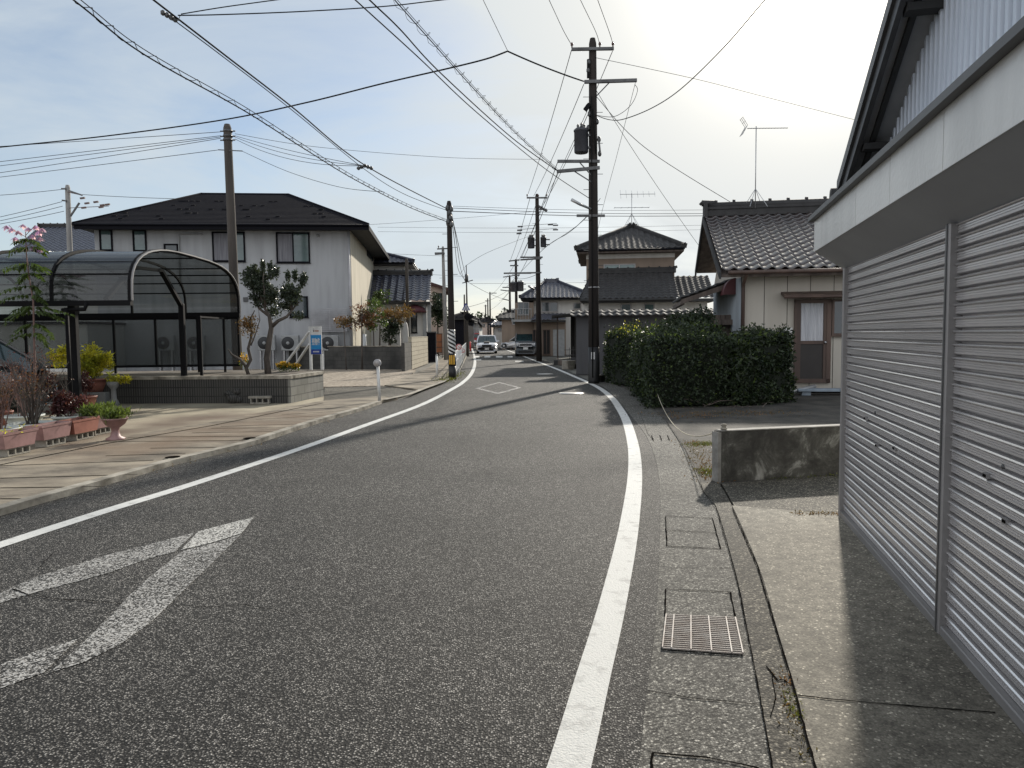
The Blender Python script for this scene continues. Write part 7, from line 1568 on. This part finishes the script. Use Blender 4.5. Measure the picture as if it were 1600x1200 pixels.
# ------------------------------------------------------------------ vehicles
def car(name, label, p, yaw, prof, cabin, W_, paint, wb, wr=.31, van=False, front=None, group=None):
    """car nose points to -y (local). prof: body outline (y, z) upper edge; cabin: greenhouse outline"""
    t = thing(name, label, 'van' if van else 'car', p, yaw, group); L_ = prof[-1][0] - prof[0][0]; hw = W_ / 2
    b = MB(); secs = []
    for (y, z) in prof:
        e = min(1, min(y - prof[0][0], prof[-1][0] - y) / .5); s = .86 + .14 * math.sqrt(max(0, e))
        secs.append([(hw * s * q, y, zz) for q, zz in ((.80, .17), (.97, .24), (1.0, .48), (.985, z * .82 if z > .6 else z * .8), (.92, z - .02), (.6, z + .01), (0, z + .02))])
    vs = []; m = 7
    for s in secs:
        vs += s + [(-x, y, z) for x, y, z in reversed(s[:-1])]
    mm = 13; fs = [(i * mm + j, i * mm + j + 1, (i + 1) * mm + j + 1, (i + 1) * mm + j) for i in range(len(secs) - 1) for j in range(mm - 1)]
    fs += [tuple(range(mm)), tuple(reversed(range((len(secs) - 1) * mm, len(secs) * mm)))]; fs += [(i * mm, (i + 1) * mm, (i + 1) * mm + mm - 1, i * mm + mm - 1) for i in range(len(secs) - 1)]
    b.add(vs, fs, 0, True); body = b.build('body', M[paint], t)
    # cabin: (y_bottom, y_top) ends and roof
    y0, y1, y2, y3, zb, zt = cabin; wt = hw * (.86 if van else .76); wbm = hw * .93
    B = [(-wbm, y0, zb), (wbm, y0, zb), (wbm, y3, zb), (-wbm, y3, zb)]; T = [(-wt, y1, zt - .03), (wt, y1, zt - .03), (wt, y2, zt - .03), (-wt, y2, zt - .03)]; T2 = [(-wt * .86, y1 + .18, zt + .03), (wt * .86, y1 + .18, zt + .03), (wt * .86, y2 - .15, zt + .03), (-wt * .86, y2 - .15, zt + .03)]
    b = MB(); b.add(B + T, [(0, 1, 5, 4), (1, 2, 6, 5), (2, 3, 7, 6), (3, 0, 4, 7)]); b.build('windows', M['car_glass'], t)
    b = MB(); b.add(T + T2, [(0, 1, 5, 4), (1, 2, 6, 5), (2, 3, 7, 6), (3, 0, 4, 7), (4, 5, 6, 7)], 0, True)
    for i, j in ((0, 0), (1, 1), (2, 2), (3, 3)): b.bar(B[i], T[j], .09, .07)
    for s in (-1, 1):
        for f in ((.5,) if not van else (.35, .7)): b.bar((s * wbm, y0 + (y3 - y0) * f, zb), (s * wt, y1 + (y2 - y1) * f, zt - .02), .07, .05)
        b.bar((s * wt, y1, zt - .02), (s * wt, y2, zt - .02), .05, .05)
    b.bar(T[0], T[1], .07, .05); b.build('roof_frame', M[paint], t)
    for sx in (-1, 1):
        for yy in wb:
            b = MB(); Mx = Matrix.Translation((sx * (hw - .13), yy, wr)) @ Matrix.Rotation(R(90), 4, 'Y'); b.lathe([(wr * .6, -.11), (wr, -.10), (wr, .10), (wr * .6, .11)], 20, M=Mx); wh = b.build('wheel', M['tyre'], t)
            b = MB(); b.lathe([(.02, -.118), (wr * .6, -.115), (wr * .62, .115), (.02, .118)], 14, M=Mx); b.build('rim', M['rim'], wh)
        yf = prof[0][0]; hz = front['hz']; b = MB(); b.bbox(sx * hw * .66 - hw * .17, sx * hw * .66 + hw * .17, yf + .02, yf + .3, hz - front['hh'] / 2, hz + front['hh'] / 2, .02); b.build('headlight', M['lamp'], t)
        b = MB(); b.bbox(sx * (hw + .09) - .09, sx * (hw + .09) + .09, y0 + .28, y0 + .40, zb + .0, zb + .16, .03); b.build('wing_mirror', M['black_paint' if van else paint], t)
    b = MB(); b.box(-hw * .45, hw * .45, prof[0][0] - .015, prof[0][0] + .2, front['gz'] - front['gh'] / 2, front['gz'] + front['gh'] / 2); b.build('grille', M['black_paint'], t)
    b = MB(); b.box(-hw * .62, hw * .62, prof[0][0] - .012, prof[0][0] + .2, .25, .40); b.build('lower_intake', M['black_paint'], t)
    b = MB(); b.box(-.165, .165, prof[0][0] - .035, prof[0][0] - .015, front['pz'] - .0825, front['pz'] + .0825); b.build('number_plate', M['white_paint'], t)
    return t
# white saloon coming down the road
pc_ = lift(760.5, 553); pc_.y += 0; k = 1.0
car('oncoming_car', 'white saloon car with a bonnet scoop coming down the middle of the road', (pc_.x, pc_.y + .4, 0), R(2), [(0, .52), (.12, .66), (.5, .80), (1.15, .90), (1.5, .93), (3.6, .98), (4.2, .98), (4.5, .85)], (1.2, 1.95, 3.2, 4.0, .92, 1.46), 1.72, 'car_white', (.85, 3.5), front=dict(hz=.66, hh=.13, gz=.66, gh=.14, pz=.40))
tc_ = bpy.data.objects['oncoming_car']; b = MB(); b.prism([(-.2, .55, .86), (.2, .55, .86), (.24, 1.0, .94), (-.24, 1.0, .94)], (0, 0, .06)); b.build('bonnet_scoop', M['black_paint'], tc_)
pv = lift(821.5, 557); sc_ = 33 / FPX * pv.y
tv = car('parked_van', 'dark boxy van facing the camera, parked at the right edge of the road', (pv.x, pv.y + .2, 0), R(-4), [(0, .70), (.06, .92), (.35, 1.02), (.7, 1.06), (3.6, 1.08), (3.7, .9)], (.45, .95, 3.55, 3.65, 1.04, 1.72), 1.56, 'car_green', (.65, 3.0), van=True, front=dict(hz=.82, hh=.17, gz=.74, gh=.13, pz=.55))
b = MB(); b.box(-.6, .6, -.02, .1, .86, .895); b.box(-.45, .45, -.025, .1, .68, .72); b.build('chrome_trim', M['chrome'], tv); b = MB(); b.bbox(-.66, .66, 1.0, 3.5, 1.745, 1.79, .02); b.build('roof_panel', M['car_white'], tv)
pk = lift(797, 548); car('parked_car', 'pale silver car parked side-on behind the van', (pk.x - .6, pk.y + 3.5, 0), R(-65), [(0, .5), (.12, .62), (.5, .78), (1.1, .88), (3.3, .95), (3.9, .9), (4.0, .7)], (.95, 1.7, 3.2, 3.8, .9, 1.45), 1.66, 'car_silver', (.75, 3.2), front=dict(hz=.64, hh=.13, gz=.6, gh=.12, pz=.42))
# black car inside the carport
pb_ = G(-30, 640); car('carport_car', 'dark car parked under the carport at the left picture edge', (P(-330, 560, 14.2).x, 14.2, .045), R(-76), [(0, .55), (.12, .68), (.5, .84), (1.1, .95), (3.3, 1.0), (4.1, .98), (4.2, .8)], (.95, 1.7, 3.3, 4.0, .95, 1.5), 1.7, 'car_black', (.8, 3.3), front=dict(hz=.7, hh=.14, gz=.66, gh=.12, pz=.45))
# red truck at the far end
pt = lift(744.5, 541); t = thing('red_truck', 'small red flatbed truck far up the road on the left', 'truck', (pt.x, pt.y, 0), R(50))
b = MB(); b.bbox(-.7, .7, 0, 1.3, .5, 1.75, .08); b.build('cab', M['red'], t); b = MB(); b.box(-.6, .6, -.02, .03, 1.15, 1.62); b.build('windscreen', M['car_glass'], t); b = MB(); b.box(-.72, .72, 1.35, 3.4, .62, .98); b.build('flatbed', M['red'], t); b = MB(); b.bbox(-.5, .5, 1.6, 2.6, .98, 1.5, .1); b.build('load', M['white_paint'], t)
for sx in (-1, 1):
    for yy in (.6, 2.7): b = MB(); b.lathe([(.15, -.1), (.28, -.09), (.28, .09), (.15, .1)], 14, M=Matrix.Translation((sx * .6, yy, .28)) @ Matrix.Rotation(R(90), 4, 'Y')); b.build('wheel', M['tyre'], t)
# traffic cone-like red marker by sign pole
p = lift(735, 549); t = thing('red_post', 'short dark red post at the left road edge near the white saloon', 'post', p); b = MB(); b.tube([(0, 0, 0), (0, 0, .9)], .07, 8); b.build('post', M['red'], t); b = MB(); b.tube([(0, 0, 0), (0, 0, .06)], .14, 10); b.build('base', M['black_paint'], t)
for o in list(C.objects):                                  # tidy empties of unused builders
    if o.type == 'MESH' and not o.data.polygons: bpy.data.objects.remove(o)
